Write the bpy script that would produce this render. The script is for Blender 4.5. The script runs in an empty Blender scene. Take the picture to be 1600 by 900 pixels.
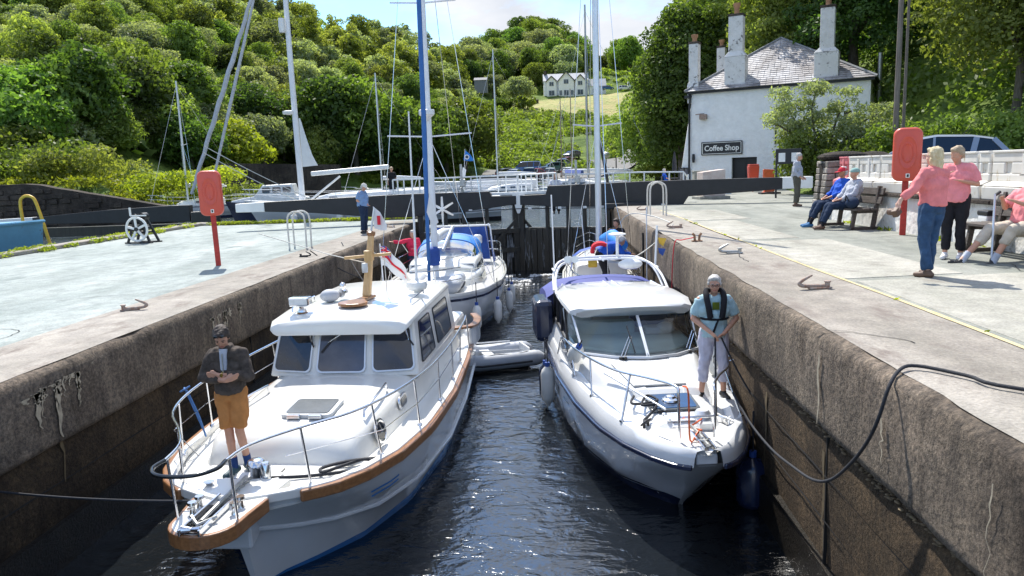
import bpy, math, random
import numpy as np
from mathutils import Vector, Matrix, Euler, noise
R = math.radians
PI = math.pi
S = bpy.context.scene
COL = S.collection
rnd = random.Random(7)

# ------------------------------------------------------------ camera, sky, sun, exposure
cam_d = bpy.data.cameras.new("camera")
cam = bpy.data.objects.new("camera", cam_d)
COL.objects.link(cam)
cam_d.sensor_width = 36.0
cam_d.lens = 25.99
cam_d.clip_start = 0.05
cam_d.clip_end = 6000
_M = Matrix(((0.99801, 0.02685, 0.05703), (0.05207, 0.15877, -0.98594), (-0.03553, 0.98695, 0.15706)))
cam.matrix_world = Matrix.Translation((0, 0, 1.53)) @ _M.to_4x4()
S.camera = cam

SUN_AZ, SUN_EL = R(-20), R(54)      # azimuth from +Y towards +X
W = bpy.data.worlds.new("World")
S.world = W
W.use_nodes = True
nt = W.node_tree
nt.nodes.clear()
wo = nt.nodes.new("ShaderNodeOutputWorld")
sky = nt.nodes.new("ShaderNodeTexSky")
sky.sky_type = 'NISHITA'
sky.sun_disc = False
sky.sun_elevation = SUN_EL
sky.sun_rotation = SUN_AZ
sky.air_density = 1.3
sky.dust_density = 0.6
bg1 = nt.nodes.new("ShaderNodeBackground")
bg1.inputs[1].default_value = 0.15
tint = nt.nodes.new("ShaderNodeMix")
tint.data_type = 'RGBA'
tint.blend_type = 'MULTIPLY'
tint.inputs[0].default_value = 1
tint.inputs[7].default_value = (.52, .82, 1.2, 1)
nt.links.new(sky.outputs[0], tint.inputs[6])
nt.links.new(tint.outputs[2], bg1.inputs[0])
bg2 = nt.nodes.new("ShaderNodeBackground")
bg2.inputs[1].default_value = 1.0
tc = nt.nodes.new("ShaderNodeTexCoord")
mp = nt.nodes.new("ShaderNodeMapping")
mp.inputs['Scale'].default_value = (1.0, 1.0, 2.6)
mp.inputs['Location'].default_value = (2.7, 0.35, 0.4)
nt.links.new(tc.outputs['Generated'], mp.inputs[0])
n1 = nt.nodes.new("ShaderNodeTexNoise")
n1.inputs['Scale'].default_value = 2.6
n1.inputs['Detail'].default_value = 9
n1.inputs['Roughness'].default_value = .55
nt.links.new(mp.outputs[0], n1.inputs['Vector'])
cr = nt.nodes.new("ShaderNodeValToRGB")
cr.color_ramp.elements[0].position = .43
cr.color_ramp.elements[1].position = .55
nt.links.new(n1.outputs[0], cr.inputs[0])
n2 = nt.nodes.new("ShaderNodeTexNoise")
n2.inputs['Scale'].default_value = 7
n2.inputs['Detail'].default_value = 8
nt.links.new(mp.outputs[0], n2.inputs['Vector'])
cr2 = nt.nodes.new("ShaderNodeValToRGB")
cr2.color_ramp.elements[0].position = .3
cr2.color_ramp.elements[0].color = (.44, .47, .53, 1)
cr2.color_ramp.elements[1].position = .65
cr2.color_ramp.elements[1].color = (.60, .61, .63, 1)
nt.links.new(n2.outputs[0], cr2.inputs[0])
nt.links.new(cr2.outputs[0], bg2.inputs[0])
mx = nt.nodes.new("ShaderNodeMixShader")
nt.links.new(cr.outputs[0], mx.inputs[0])
nt.links.new(bg1.outputs[0], mx.inputs[1])
nt.links.new(bg2.outputs[0], mx.inputs[2])
nt.links.new(mx.outputs[0], wo.inputs[0])

sd = bpy.data.lights.new("sun", 'SUN')
sd.energy = 4.5
sd.angle = R(.53)
sd.color = (1, .95, .87)
sun = bpy.data.objects.new("sun", sd)
COL.objects.link(sun)
sdir = Vector((math.sin(SUN_AZ) * math.cos(SUN_EL), math.cos(SUN_AZ) * math.cos(SUN_EL), math.sin(SUN_EL)))
sun.rotation_euler = sdir.to_track_quat('Z', 'Y').to_euler()
sun.location = sdir * 60
S.view_settings.view_transform = 'Standard'
S.view_settings.look = 'None'
S.view_settings.exposure = 0.75
S.view_settings.gamma = 1
S.cycles.max_bounces = 7
S.cycles.transparent_max_bounces = 12
S.cycles.diffuse_bounces = 3
S.cycles.sample_clamp_direct = 8
S.cycles.sample_clamp_indirect = 4
S.cycles.caustics_reflective = False
S.cycles.caustics_refractive = False

# ------------------------------------------------------------ materials
MATS = {}
def mat(n, col=None, rough=.6, metal=0.0, var=.12, scale=4, bump=0.0, bscale=40, col2=None, detail=6, coat=0.0,
  spots=None, sscale=8, spos=.62, spec=.5, stretch=None, trans=0, alpha=1.0, rnd_obj=0.0, geo=False):
 """noise-mottled principled material; spots=(colour) adds a second blotch layer; stretch scales the texture axes"""
 if n in MATS:
  return MATS[n]
 m = bpy.data.materials.new(n)
 m.use_nodes = True
 t = m.node_tree
 b = t.nodes["Principled BSDF"]
 L = t.links.new
 tc = t.nodes.new("ShaderNodeTexCoord")
 src = tc.outputs['Object']
 if geo:
  g = t.nodes.new("ShaderNodeNewGeometry")
  src = g.outputs['Position']
 if stretch:
  mp = t.nodes.new("ShaderNodeMapping")
  mp.inputs['Scale'].default_value = stretch
  L(src, mp.inputs[0])
  src = mp.outputs[0]
 nz = t.nodes.new("ShaderNodeTexNoise")
 nz.inputs['Scale'].default_value = scale
 nz.inputs['Detail'].default_value = detail
 nz.inputs['Roughness'].default_value = .62
 L(src, nz.inputs['Vector'])
 r = t.nodes.new("ShaderNodeValToRGB")
 r.color_ramp.elements[0].position = .33
 r.color_ramp.elements[1].position = .67
 c2 = col2 or tuple(min(1, c * (1 + var)) for c in col)
 c1 = col if col2 else tuple(c * (1 - var) for c in col)
 r.color_ramp.elements[0].color = (*c1, 1)
 r.color_ramp.elements[1].color = (*c2, 1)
 L(nz.outputs[0], r.inputs[0])
 out = r.outputs[0]
 if spots:
  n2 = t.nodes.new("ShaderNodeTexNoise")
  n2.inputs['Scale'].default_value = sscale
  n2.inputs['Detail'].default_value = 9
  n2.inputs['Roughness'].default_value = .7
  L(src, n2.inputs['Vector'])
  r2 = t.nodes.new("ShaderNodeValToRGB")
  r2.color_ramp.elements[0].position = spos
  r2.color_ramp.elements[1].position = min(1, spos + .08)
  L(n2.outputs[0], r2.inputs[0])
  mx = t.nodes.new("ShaderNodeMix")
  mx.data_type = 'RGBA'
  L(r2.outputs[0], mx.inputs[0])
  L(out, mx.inputs[6])
  mx.inputs[7].default_value = (*spots, 1)
  out = mx.outputs[2]
 if rnd_obj:
  oi = t.nodes.new("ShaderNodeObjectInfo")
  mr = t.nodes.new("ShaderNodeMapRange")
  mr.inputs[3].default_value = 1 - rnd_obj
  mr.inputs[4].default_value = 1 + rnd_obj
  L(oi.outputs['Random'], mr.inputs[0])
  mx = t.nodes.new("ShaderNodeMix")
  mx.data_type = 'RGBA'
  mx.blend_type = 'MULTIPLY'
  mx.inputs[0].default_value = 1
  L(out, mx.inputs[6])
  L(mr.outputs[0], mx.inputs[7])
  out = mx.outputs[2]
 L(out, b.inputs['Base Color'])
 b.inputs['Roughness'].default_value = rough
 b.inputs['Metallic'].default_value = metal
 b.inputs['Specular IOR Level'].default_value = spec
 b.inputs['Coat Weight'].default_value = coat
 if trans:
  b.inputs['Transmission Weight'].default_value = trans
 if alpha < 1:
  b.inputs['Alpha'].default_value = alpha
 if bump:
  n3 = t.nodes.new("ShaderNodeTexNoise")
  n3.inputs['Scale'].default_value = bscale
  n3.inputs['Detail'].default_value = 6
  L(src, n3.inputs['Vector'])
  bp = t.nodes.new("ShaderNodeBump")
  bp.inputs['Strength'].default_value = 1
  bp.inputs['Distance'].default_value = bump
  L(n3.outputs[0], bp.inputs['Height'])
  L(bp.outputs[0], b.inputs['Normal'])
 MATS[n] = m
 return m

def leafmat(n, c1, c2, hue=.12, scale=.35):
 m = bpy.data.materials.new(n)
 m.use_nodes = True
 t = m.node_tree
 t.nodes.clear()
 L = t.links.new
 o = t.nodes.new("ShaderNodeOutputMaterial")
 tc = t.nodes.new("ShaderNodeTexCoord")
 nz = t.nodes.new("ShaderNodeTexNoise")
 nz.inputs['Scale'].default_value = scale
 nz.inputs['Detail'].default_value = 5
 nz.inputs['Roughness'].default_value = .7
 L(tc.outputs['Object'], nz.inputs['Vector'])
 r = t.nodes.new("ShaderNodeValToRGB")
 r.color_ramp.elements[0].position = .35
 r.color_ramp.elements[1].position = .65
 r.color_ramp.elements[0].color = (*c1, 1)
 r.color_ramp.elements[1].color = (*c2, 1)
 L(nz.outputs[0], r.inputs[0])
 oi = t.nodes.new("ShaderNodeObjectInfo")
 hs = t.nodes.new("ShaderNodeHueSaturation")
 mr = t.nodes.new("ShaderNodeMapRange")
 mr.inputs[3].default_value = .5 - hue * .22
 mr.inputs[4].default_value = .5 + hue * .28
 L(oi.outputs['Random'], mr.inputs[0])
 L(mr.outputs[0], hs.inputs['Hue'])
 mul = t.nodes.new("ShaderNodeMath")
 mul.operation = 'MULTIPLY'
 mul.inputs[1].default_value = 7.31
 fr = t.nodes.new("ShaderNodeMath")
 fr.operation = 'FRACT'
 L(oi.outputs['Random'], mul.inputs[0])
 L(mul.outputs[0], fr.inputs[0])
 mv = t.nodes.new("ShaderNodeMapRange")
 mv.inputs[3].default_value = .72
 mv.inputs[4].default_value = 1.45
 L(fr.outputs[0], mv.inputs[0])
 L(mv.outputs[0], hs.inputs['Value'])
 L(r.outputs[0], hs.inputs['Color'])
 d = t.nodes.new("ShaderNodeBsdfDiffuse")
 tr = t.nodes.new("ShaderNodeBsdfTranslucent")
 gl = t.nodes.new("ShaderNodeBsdfGlossy")
 gl.inputs['Roughness'].default_value = .45
 L(hs.outputs[0], d.inputs[0])
 br = t.nodes.new("ShaderNodeMix")
 br.data_type = 'RGBA'
 br.blend_type = 'MULTIPLY'
 br.inputs[0].default_value = 1
 L(hs.outputs[0], br.inputs[6])
 br.inputs[7].default_value = (1.5, 1.6, .6, 1)
 L(br.outputs[2], tr.inputs[0])
 a = t.nodes.new("ShaderNodeMixShader")
 a.inputs[0].default_value = .52
 L(d.outputs[0], a.inputs[1])
 L(tr.outputs[0], a.inputs[2])
 f = t.nodes.new("ShaderNodeMixShader")
 f.inputs[0].default_value = .018
 L(a.outputs[0], f.inputs[1])
 L(gl.outputs[0], f.inputs[2])
 L(f.outputs[0], o.inputs[0])
 MATS[n] = m
 return m

def glassmat(n, tint=(.55, .65, .65), rough=.02, fac=.25):
 m = bpy.data.materials.new(n)
 m.use_nodes = True
 t = m.node_tree
 t.nodes.clear()
 o = t.nodes.new("ShaderNodeOutputMaterial")
 tr = t.nodes.new("ShaderNodeBsdfTransparent")
 tr.inputs[0].default_value = (*tint, 1)
 g = t.nodes.new("ShaderNodeBsdfGlossy")
 g.inputs['Roughness'].default_value = rough
 fr = t.nodes.new("ShaderNodeFresnel")
 fr.inputs[0].default_value = 1.5
 ad = t.nodes.new("ShaderNodeMath")
 ad.operation = 'ADD'
 ad.inputs[1].default_value = fac - .04
 t.links.new(fr.outputs[0], ad.inputs[0])
 mx = t.nodes.new("ShaderNodeMixShader")
 t.links.new(ad.outputs[0], mx.inputs[0])
 t.links.new(tr.outputs[0], mx.inputs[1])
 t.links.new(g.outputs[0], mx.inputs[2])
 t.links.new(mx.outputs[0], o.inputs[0])
 MATS[n] = m
 return m

mat('gelcoat', (.72, .71, .665), .22, var=.04, scale=1.5, coat=.4, spots=(.58, .56, .50), sscale=2.5, spos=.68)
mat('gelcoat_cool', (.66, .67, .67), .2, var=.04, scale=1.5, coat=.4, spots=(.55, .55, .53), sscale=2.5, spos=.66)
mat('hull_white', (.62, .64, .66), .18, var=.05, scale=1.2, coat=.5, spots=(.55, .55, .52), sscale=1.6, spos=.66)
mat('hull_blue', (.03, .16, .42), .25, var=.1, coat=.3)
mat('navy', (.012, .02, .055), .25, coat=.4)
mat('antifoul', (.012, .014, .02), .5)
mat('antifoul_red', (.12, .02, .012), .5)
mat('deck_grey', (.50, .52, .53), .6, var=.05, bump=.0015, bscale=160)
mat('nonslip', (.53, .525, .50), .55, var=.04, bump=.0012, bscale=200)
mat('teak', (.19, .085, .032), .35, var=.3, scale=3, stretch=(12, 2, 12), col2=(.33, .15, .058), coat=.3)
mat('pine', (.55, .33, .13), .4, col2=(.68, .44, .2), scale=2, stretch=(14, 14, 1.5), coat=.2)
mat('steel', (.72, .73, .75), .18, metal=1, var=.08, scale=20)
mat('black_rail', (.05, .055, .06), .18, metal=.7)
mat('galv', (.42, .42, .40), .45, metal=.8, var=.2, scale=12)
mat('rust', (.16, .07, .035), .85, col2=(.34, .20, .12), scale=18, bump=.003, bscale=60)
mat('rusty_steel', (.38, .34, .30), .7, col2=(.25, .12, .07), scale=14, bump=.002)
mat('alu', (.66, .68, .70), .35, metal=.55, var=.06)
mat('mast_white', (.74, .75, .76), .35, var=.05)
mat('rubber', (.02, .02, .022), .6)
mat('black', (.015, .015, .017), .5)
mat('gate_black', (.012, .012, .014), .45, var=.3, scale=3, spots=(.035, .032, .03), sscale=4, bump=.003, bscale=12)
mat('wet_timber', (.014, .013, .011), .3, col2=(.035, .032, .024), scale=2, stretch=(6, 6, .6), bump=.01, bscale=9)
mat('white_paint', (.78, .78, .75), .45, var=.06, scale=3, spots=(.5, .48, .42), sscale=9, spos=.68)
mat('red_box', (.66, .085, .045), .38, col2=(.54, .08, .05), scale=1.6, coat=.15, spots=(.42, .10, .07), sscale=14, spos=.70)
mat('red_post', (.42, .03, .02), .5, var=.25, scale=14, spots=(.15, .05, .03), sscale=16, spos=.66)
mat('bench_wood', (.045, .035, .028), .7, col2=(.12, .10, .085), scale=3, stretch=(1.5, 14, 14), bump=.003)
mat('tube_grey', (.40, .42, .45), .45, var=.05, spots=(.42, .43, .45), sscale=6)
mat('fender', (.66, .66, .63), .4, var=.06, spots=(.45, .44, .4), sscale=10, spos=.64)
mat('rope_white', (.62, .60, .54), .85, var=.15, scale=40, bump=.004, bscale=120)
mat('rope_dark', (.018, .02, .026), .8, var=.3, scale=60, bump=.004, bscale=150)
mat('rope_grey', (.34, .35, .36), .8, var=.3, scale=60, bump=.004, bscale=150)
mat('rope_blue', (.05, .14, .34), .8)
mat('canvas_blue', (.02, .07, .30), .7, var=.2, scale=3, bump=.01, bscale=6)
mat('canvas_bright', (.02, .20, .62), .6, var=.2, scale=3, bump=.01, bscale=6)
mat('canvas_purple', (.045, .06, .24), .75, var=.12, scale=3, bump=.006, bscale=8)
mat('sail_white', (.70, .70, .68), .7, var=.06, bump=.01, bscale=5)
mat('sail_grey', (.42, .44, .47), .7, var=.12, bump=.01, bscale=5)
mat('dark_glass', (.008, .011, .015), .04, spec=.8, var=.3, scale=1.2, col2=(.03, .035, .05))
mat('curtain_glass', (.04, .045, .06), .05, spec=.8, col2=(.10, .10, .12), scale=1.4)
mat('car_glass', (.012, .016, .02), .04, spec=.7)
mat('plastic_white', (.72, .72, .70), .35)
mat('yellow', (.62, .38, .03), .5, var=.15, scale=9)
mat('orange', (.75, .13, .03), .5)
mat('cone_orange', (.80, .16, .06), .5, var=.15)
mat('blue_pole', (.02, .11, .33), .45, var=.12, scale=3)
mat('black_print', (.02, .02, .02), .6)
mat('white_print', (.80, .79, .74), .6)
glassmat('clear_glass', (.88, .93, .92), .02, .06)
glassmat('vinyl', (.60, .68, .78), .12, .22)

# ------------------------------------------------------------ geometry collector
class G:
 def __init__(s):
  s.v = []
  s.f = []
 def add(s, vs, fs):
  b = len(s.v)
  s.v += [tuple(v) for v in vs]
  s.f += [tuple(i + b for i in f) for f in fs]
  return s
 def box(s, c, d, rot=None, taper=1.0):
  x, y, z = d[0] / 2, d[1] / 2, d[2] / 2
  vs = [Vector(p) for p in ((-x, -y, -z), (x, -y, -z), (x, y, -z), (-x, y, -z))]
  vs += [Vector((p.x * taper, p.y * taper, z)) for p in vs[:4]]
  if rot:
   e = Euler(rot).to_matrix()
   vs = [e @ p for p in vs]
  c = Vector(c)
  return s.add([p + c for p in vs], ((0, 3, 2, 1), (4, 5, 6, 7), (0, 1, 5, 4), (1, 2, 6, 5), (2, 3, 7, 6), (3, 0, 4, 7)))
 def beam(s, a, b, w, h, up=(0, 0, 1), w2=None, h2=None):
  a, b = Vector(a), Vector(b)
  d = (b - a).normalized()
  u = Vector(up)
  r = d.cross(u)
  if r.length < 1e-4:
   r = d.cross(Vector((1, 0, 0)))
  r.normalize()
  u = r.cross(d)
  vs = []
  for p, ww, hh in ((a, w, h), (b, w2 or w, h2 or h)):
   for i, j in ((-1, -1), (1, -1), (1, 1), (-1, 1)):
    vs.append(p + r * ww / 2 * i + u * hh / 2 * j)
  return s.add(vs, ((0, 1, 2, 3), (7, 6, 5, 4), (0, 4, 5, 1), (1, 5, 6, 2), (2, 6, 7, 3), (3, 7, 4, 0)))
 def tube(s, pts, r, n=8, cap=True, closed=False):
  P = [Vector(p) for p in pts]
  m = len(P)
  rs = r if isinstance(r, (list, tuple)) else [r] * m
  prev = None
  b = len(s.v)
  for i, p in enumerate(P):
   if closed:
    d = P[(i + 1) % m] - P[i - 1]
   else:
    d = P[min(i + 1, m - 1)] - P[max(i - 1, 0)]
   if d.length < 1e-9:
    d = Vector((0, 0, 1))
   d.normalize()
   if prev is None:
    a = Vector((0, 0, 1)) if abs(d.z) < .9 else Vector((1, 0, 0))
    u = d.cross(a).normalized()
   else:
    u = (prev - d * prev.dot(d))
    u = u.normalized() if u.length > 1e-6 else d.orthogonal().normalized()
   prev = u
   w = d.cross(u)
   for k in range(n):
    t = 2 * PI * k / n
    s.v.append(tuple(p + (u * math.cos(t) + w * math.sin(t)) * rs[i]))
  rng = range(m if closed else m - 1)
  for i in rng:
   for k in range(n):
    a0 = b + i * n + k
    a1 = b + i * n + (k + 1) % n
    j = (i + 1) % m
    s.f.append((a0, a1, b + j * n + (k + 1) % n, b + j * n + k))
  if cap and not closed:
   s.f.append(tuple(b + k for k in range(n))[::-1])
   s.f.append(tuple(b + (m - 1) * n + k for k in range(n)))
  return s
 def lathe(s, c, prof, n=16, axis='z', rot=None):
  b = len(s.v)
  e = Euler(rot).to_matrix() if rot else None
  for r, h in prof:
   for k in range(n):
    t = 2 * PI * k / n
    p = Vector((r * math.cos(t), r * math.sin(t), h))
    if axis == 'x':
     p = Vector((p.z, p.x, p.y))
    if axis == 'y':
     p = Vector((p.x, p.z, p.y))
    if e:
     p = e @ p
    s.v.append(tuple(p + Vector(c)))
  m = len(prof)
  for i in range(m - 1):
   for k in range(n):
    s.f.append((b + i * n + k, b + i * n + (k + 1) % n, b + (i + 1) * n + (k + 1) % n, b + (i + 1) * n + k))
  s.f.append(tuple(b + k for k in range(n))[::-1])
  s.f.append(tuple(b + (m - 1) * n + k for k in range(n)))
  return s
 def ell(s, c, r, n=12, m=8, rot=None):
  e = Euler(rot).to_matrix() if rot else None
  b = len(s.v)
  c = Vector(c)
  def tr(p):
   return tuple((e @ p if e else p) + c)
  s.v.append(tr(Vector((0, 0, r[2]))))
  for i in range(1, m):
   a = PI * i / m
   for k in range(n):
    t = 2 * PI * k / n
    s.v.append(tr(Vector((r[0] * math.sin(a) * math.cos(t), r[1] * math.sin(a) * math.sin(t), r[2] * math.cos(a)))))
  s.v.append(tr(Vector((0, 0, -r[2]))))
  for k in range(n):
   s.f.append((b, b + 1 + k, b + 1 + (k + 1) % n))
   for i in range(m - 2):
    s.f.append((b + 1 + i * n + k, b + 1 + (i + 1) * n + k, b + 1 + (i + 1) * n + (k + 1) % n, b + 1 + i * n + (k + 1) % n))
   l = b + 1 + (m - 2) * n
   s.f.append((l + k, b + 1 + (m - 1) * n, l + (k + 1) % n))
  return s
 def prism(s, poly, z0, z1, fr=None):
  """poly of (x,y) pulled from z0 to z1; fr maps Vector to Vector"""
  n = len(poly)
  vs = [Vector((p[0], p[1], z0)) for p in poly] + [Vector((p[0], p[1], z1)) for p in poly]
  if fr:
   vs = [fr(v) for v in vs]
  fs = [tuple(range(n))[::-1], tuple(range(n, 2 * n))] + [(i, (i + 1) % n, n + (i + 1) % n, n + i) for i in range(n)]
  return s.add(vs, fs)
 def loft(s, rings, closed=True, cap0=True, cap1=True):
  b = len(s.v)
  n = len(rings[0])
  for r in rings:
   s.v += [tuple(p) for p in r]
  for i in range(len(rings) - 1):
   for k in range(n if closed else n - 1):
    s.f.append((b + i * n + k, b + i * n + (k + 1) % n, b + (i + 1) * n + (k + 1) % n, b + (i + 1) * n + k))
  if closed and cap0:
   s.f.append(tuple(b + k for k in range(n))[::-1])
  if closed and cap1:
   s.f.append(tuple(b + (len(rings) - 1) * n + k for k in range(n)))
  return s

def XZ(y0=0, sx=1):          # maps prism (a,b,depth) into x=a, z=b, y=depth
 return lambda v: Vector((v.x * sx, y0 + v.z, v.y))
def YZ(x0=0):
 return lambda v: Vector((x0 + v.z, v.x, v.y))

def ob(name, g, m, parent=None, smooth=None, bevel=0, loc=None, rot=None, mesh=None, fixn=True, seg=2):
 if mesh is None:
  mesh = bpy.data.meshes.new(name)
  mesh.from_pydata(g.v, [], g.f)
  if fixn:
   import bmesh
   bm = bmesh.new()
   bm.from_mesh(mesh)
   bmesh.ops.recalc_face_normals(bm, faces=bm.faces)
   bm.to_mesh(mesh)
   bm.free()
  if m is not None:
   mesh.materials.append(MATS[m] if isinstance(m, str) else m)
  if smooth is not None:
   mesh.polygons.foreach_set('use_smooth', [True] * len(mesh.polygons))
   if smooth:
    mesh.set_sharp_from_angle(angle=R(smooth))
  mesh.update()
 o = bpy.data.objects.new(name, mesh)
 COL.objects.link(o)
 if parent:
  o.parent = parent
 if loc:
  o.location = loc
 if rot:
  o.rotation_euler = rot
 if bevel:
  b = o.modifiers.new('bevel', 'BEVEL')
  b.width = bevel
  b.segments = seg
  b.limit_method = 'ANGLE'
  b.angle_limit = R(35)
  b.harden_normals = False
 return o

def tag(o, label, cat=None, group=None):
 o['label'] = label
 if cat:
  o['category'] = cat
 if group:
  o['group'] = group
 return o
def thing(name, label, cat, loc=(0, 0, 0), rz=0, group=None, rot=None):
 o = bpy.data.objects.new(name, None)
 o.empty_display_size = .2
 COL.objects.link(o)
 o.location = loc
 o.rotation_euler = rot or (0, 0, rz)
 return tag(o, label, cat, group)
def struct(o, kind='structure'):
 o['kind'] = kind
 return o
def dup(root, loc=None, rz=None, label=None, scale=None, group=None):
 def cp(o, par):
  c = o.copy()
  COL.objects.link(c)
  if par:
   c.parent = par
  for ch in o.children:
   cp(ch, c)
  return c
 r = cp(root, None)
 if loc is not None:
  r.location = loc
 if rz is not None:
  r.rotation_euler = (0, 0, rz)
 if scale:
  r.scale = (scale,) * 3 if not isinstance(scale, (tuple, list)) else scale
 if label:
  r['label'] = label
 if group:
  r['group'] = group
 return r
def smoothpts(pts, k=6):
 P = [Vector(p) for p in pts]
 out = []
 for i in range(len(P) - 1):
  p0, p1, p2, p3 = P[max(i - 1, 0)], P[i], P[i + 1], P[min(i + 2, len(P) - 1)]
  for j in range(k):
   t = j / k
   out.append(.5 * ((2 * p1) + (p2 - p0) * t + (2 * p0 - 5 * p1 + 4 * p2 - p3) * t * t + (3 * p1 - p0 - 3 * p2 + p3) * t ** 3))
 out.append(P[-1])
 return out
def lerp(tab, x):
 """piecewise linear table [(x,(a,b,..)) or (x,a)]"""
 return float(np.interp(x, [t[0] for t in tab], [t[1] for t in tab]))
def sag(a, b, d, n=14):
 a, b = Vector(a), Vector(b)
 return [a.lerp(b, i / n) + Vector((0, 0, -d * 4 * (i / n) * (1 - i / n))) for i in range(n + 1)]
def rrect(w, h, r, n=4, cx=0, cy=0):
 pts = []
 for sx, sy, a0 in ((1, 1, 0), (-1, 1, 90), (-1, -1, 180), (1, -1, 270)):
  for i in range(n + 1):
   a = R(a0 + 90 * i / n)
   pts.append((cx + sx * (w / 2 - r) + r * math.cos(a), cy + sy * (h / 2 - r) + r * math.sin(a)))
 return pts
# ============================================================ SETTING
ZW, ZL, XL, XR = -2.65, -0.4, -5.5, 2.37     # water in lock, left quay level, left and right chamber faces
ZB = -1.0                                    # basin water

# terrain: table of (azimuth x/y -> list of (distance, height))
TER = [
 (-1.6, [(0, -3.4), (43, -3.4), (45, 1.5), (60, 2), (120, 30), (230, 78), (420, 100)]),
 (-.9, [(0, -3.4), (44, -3.4), (45.5, 1.5), (60, 2), (120, 30), (230, 77), (420, 95)]),
 (-.62, [(0, -3.4), (45, -3.4), (46.5, 1.4), (62, 2.4), (120, 27), (230, 72), (420, 88)]),
 (-.5, [(0, -3.4), (55, -3.4), (60, .5), (75, 2), (130, 26), (235, 69), (420, 80)]),
 (-.35, [(0, -3.4), (84, -3.4), (88, .2), (98, 1), (140, 16), (240, 51), (420, 56)]),
 (-.2, [(0, -3.4), (97, -3.4), (101, 0), (110, 1), (150, 12), (255, 45), (420, 45)]),
 (-.13, [(0, -3.4), (99, -3.4), (103, 0), (118, 1), (160, 8), (280, 41), (420, 38)]),
 (-.09, [(0, -3.4), (99, -3.4), (103, 0), (122, .8), (190, 12), (300, 40), (400, 46)]),
 (-.06, [(0, -3.4), (99, -3.4), (103, 0), (125, .8), (205, 16), (245, 23), (310, 38), (380, 62), (500, 50)]),
 (0, [(0, -3.4), (99, -3.4), (103, 0), (130, 1), (205, 16), (262, 26.2), (280, 27), (300, 36), (400, 68), (520, 55)]),
 (.06, [(0, -3.4), (90, -3.4), (94, -.1), (130, 1.6), (205, 16), (262, 26.2), (278, 27), (305, 42), (340, 38), (460, 55), (600, 45)]),
 (.1, [(0, -3.4), (40, -3.4), (60, -.3), (125, 1.8), (200, 15), (262, 26.5), (278, 28), (305, 38), (500, 58), (700, 50)]),
 (.15, [(0, -3.4), (26, -3.4), (28, -.3), (60, -.2), (100, 3), (180, 18), (262, 28), (500, 60), (700, 50)]),
 (.2, [(0, -3.4), (20, -3.4), (22, -.3), (52, -.2), (65, 2), (110, 18), (200, 42), (420, 60)]),
 (.3, [(0, -3.4), (12, -3.4), (15, -.3), (46, -.2), (54, 2), (95, 26), (180, 66), (400, 90)]),
 (.45, [(0, -3.4), (8, -3.4), (10, -.3), (30, -.2), (38, 1.8), (80, 28), (170, 72), (400, 100)]),
 (.65, [(0, -3.4), (6, -3.4), (8, -.3), (24, .3), (30, 1.8), (68, 28), (150, 72), (400, 100)]),
 (1.6, [(0, -3.4), (6, -3.4), (8, -.3), (14, .3), (20, 2), (60, 28), (150, 72), (400, 100)]),
]
_TT = [t for t, _ in TER]
def ground(x, y):
 y = max(y, .5)
 t = min(max(x / y, _TT[0]), _TT[-1])
 i = 0
 while i < len(_TT) - 2 and t > _TT[i + 1]:
  i += 1
 a, b = TER[i], TER[i + 1]
 k = (t - a[0]) / (b[0] - a[0])
 z = lerp(a[1], y) * (1 - k) + lerp(b[1], y) * k
 if y > 50:
  z += noise.noise(Vector((x * .03, y * .03, 1))) * min(3, (y - 50) * .03) + noise.noise(Vector((x * .12, y * .12, 4))) * min(.7, (y - 50) * .012) * (1 if y > 125 else .2)
 return z

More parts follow.
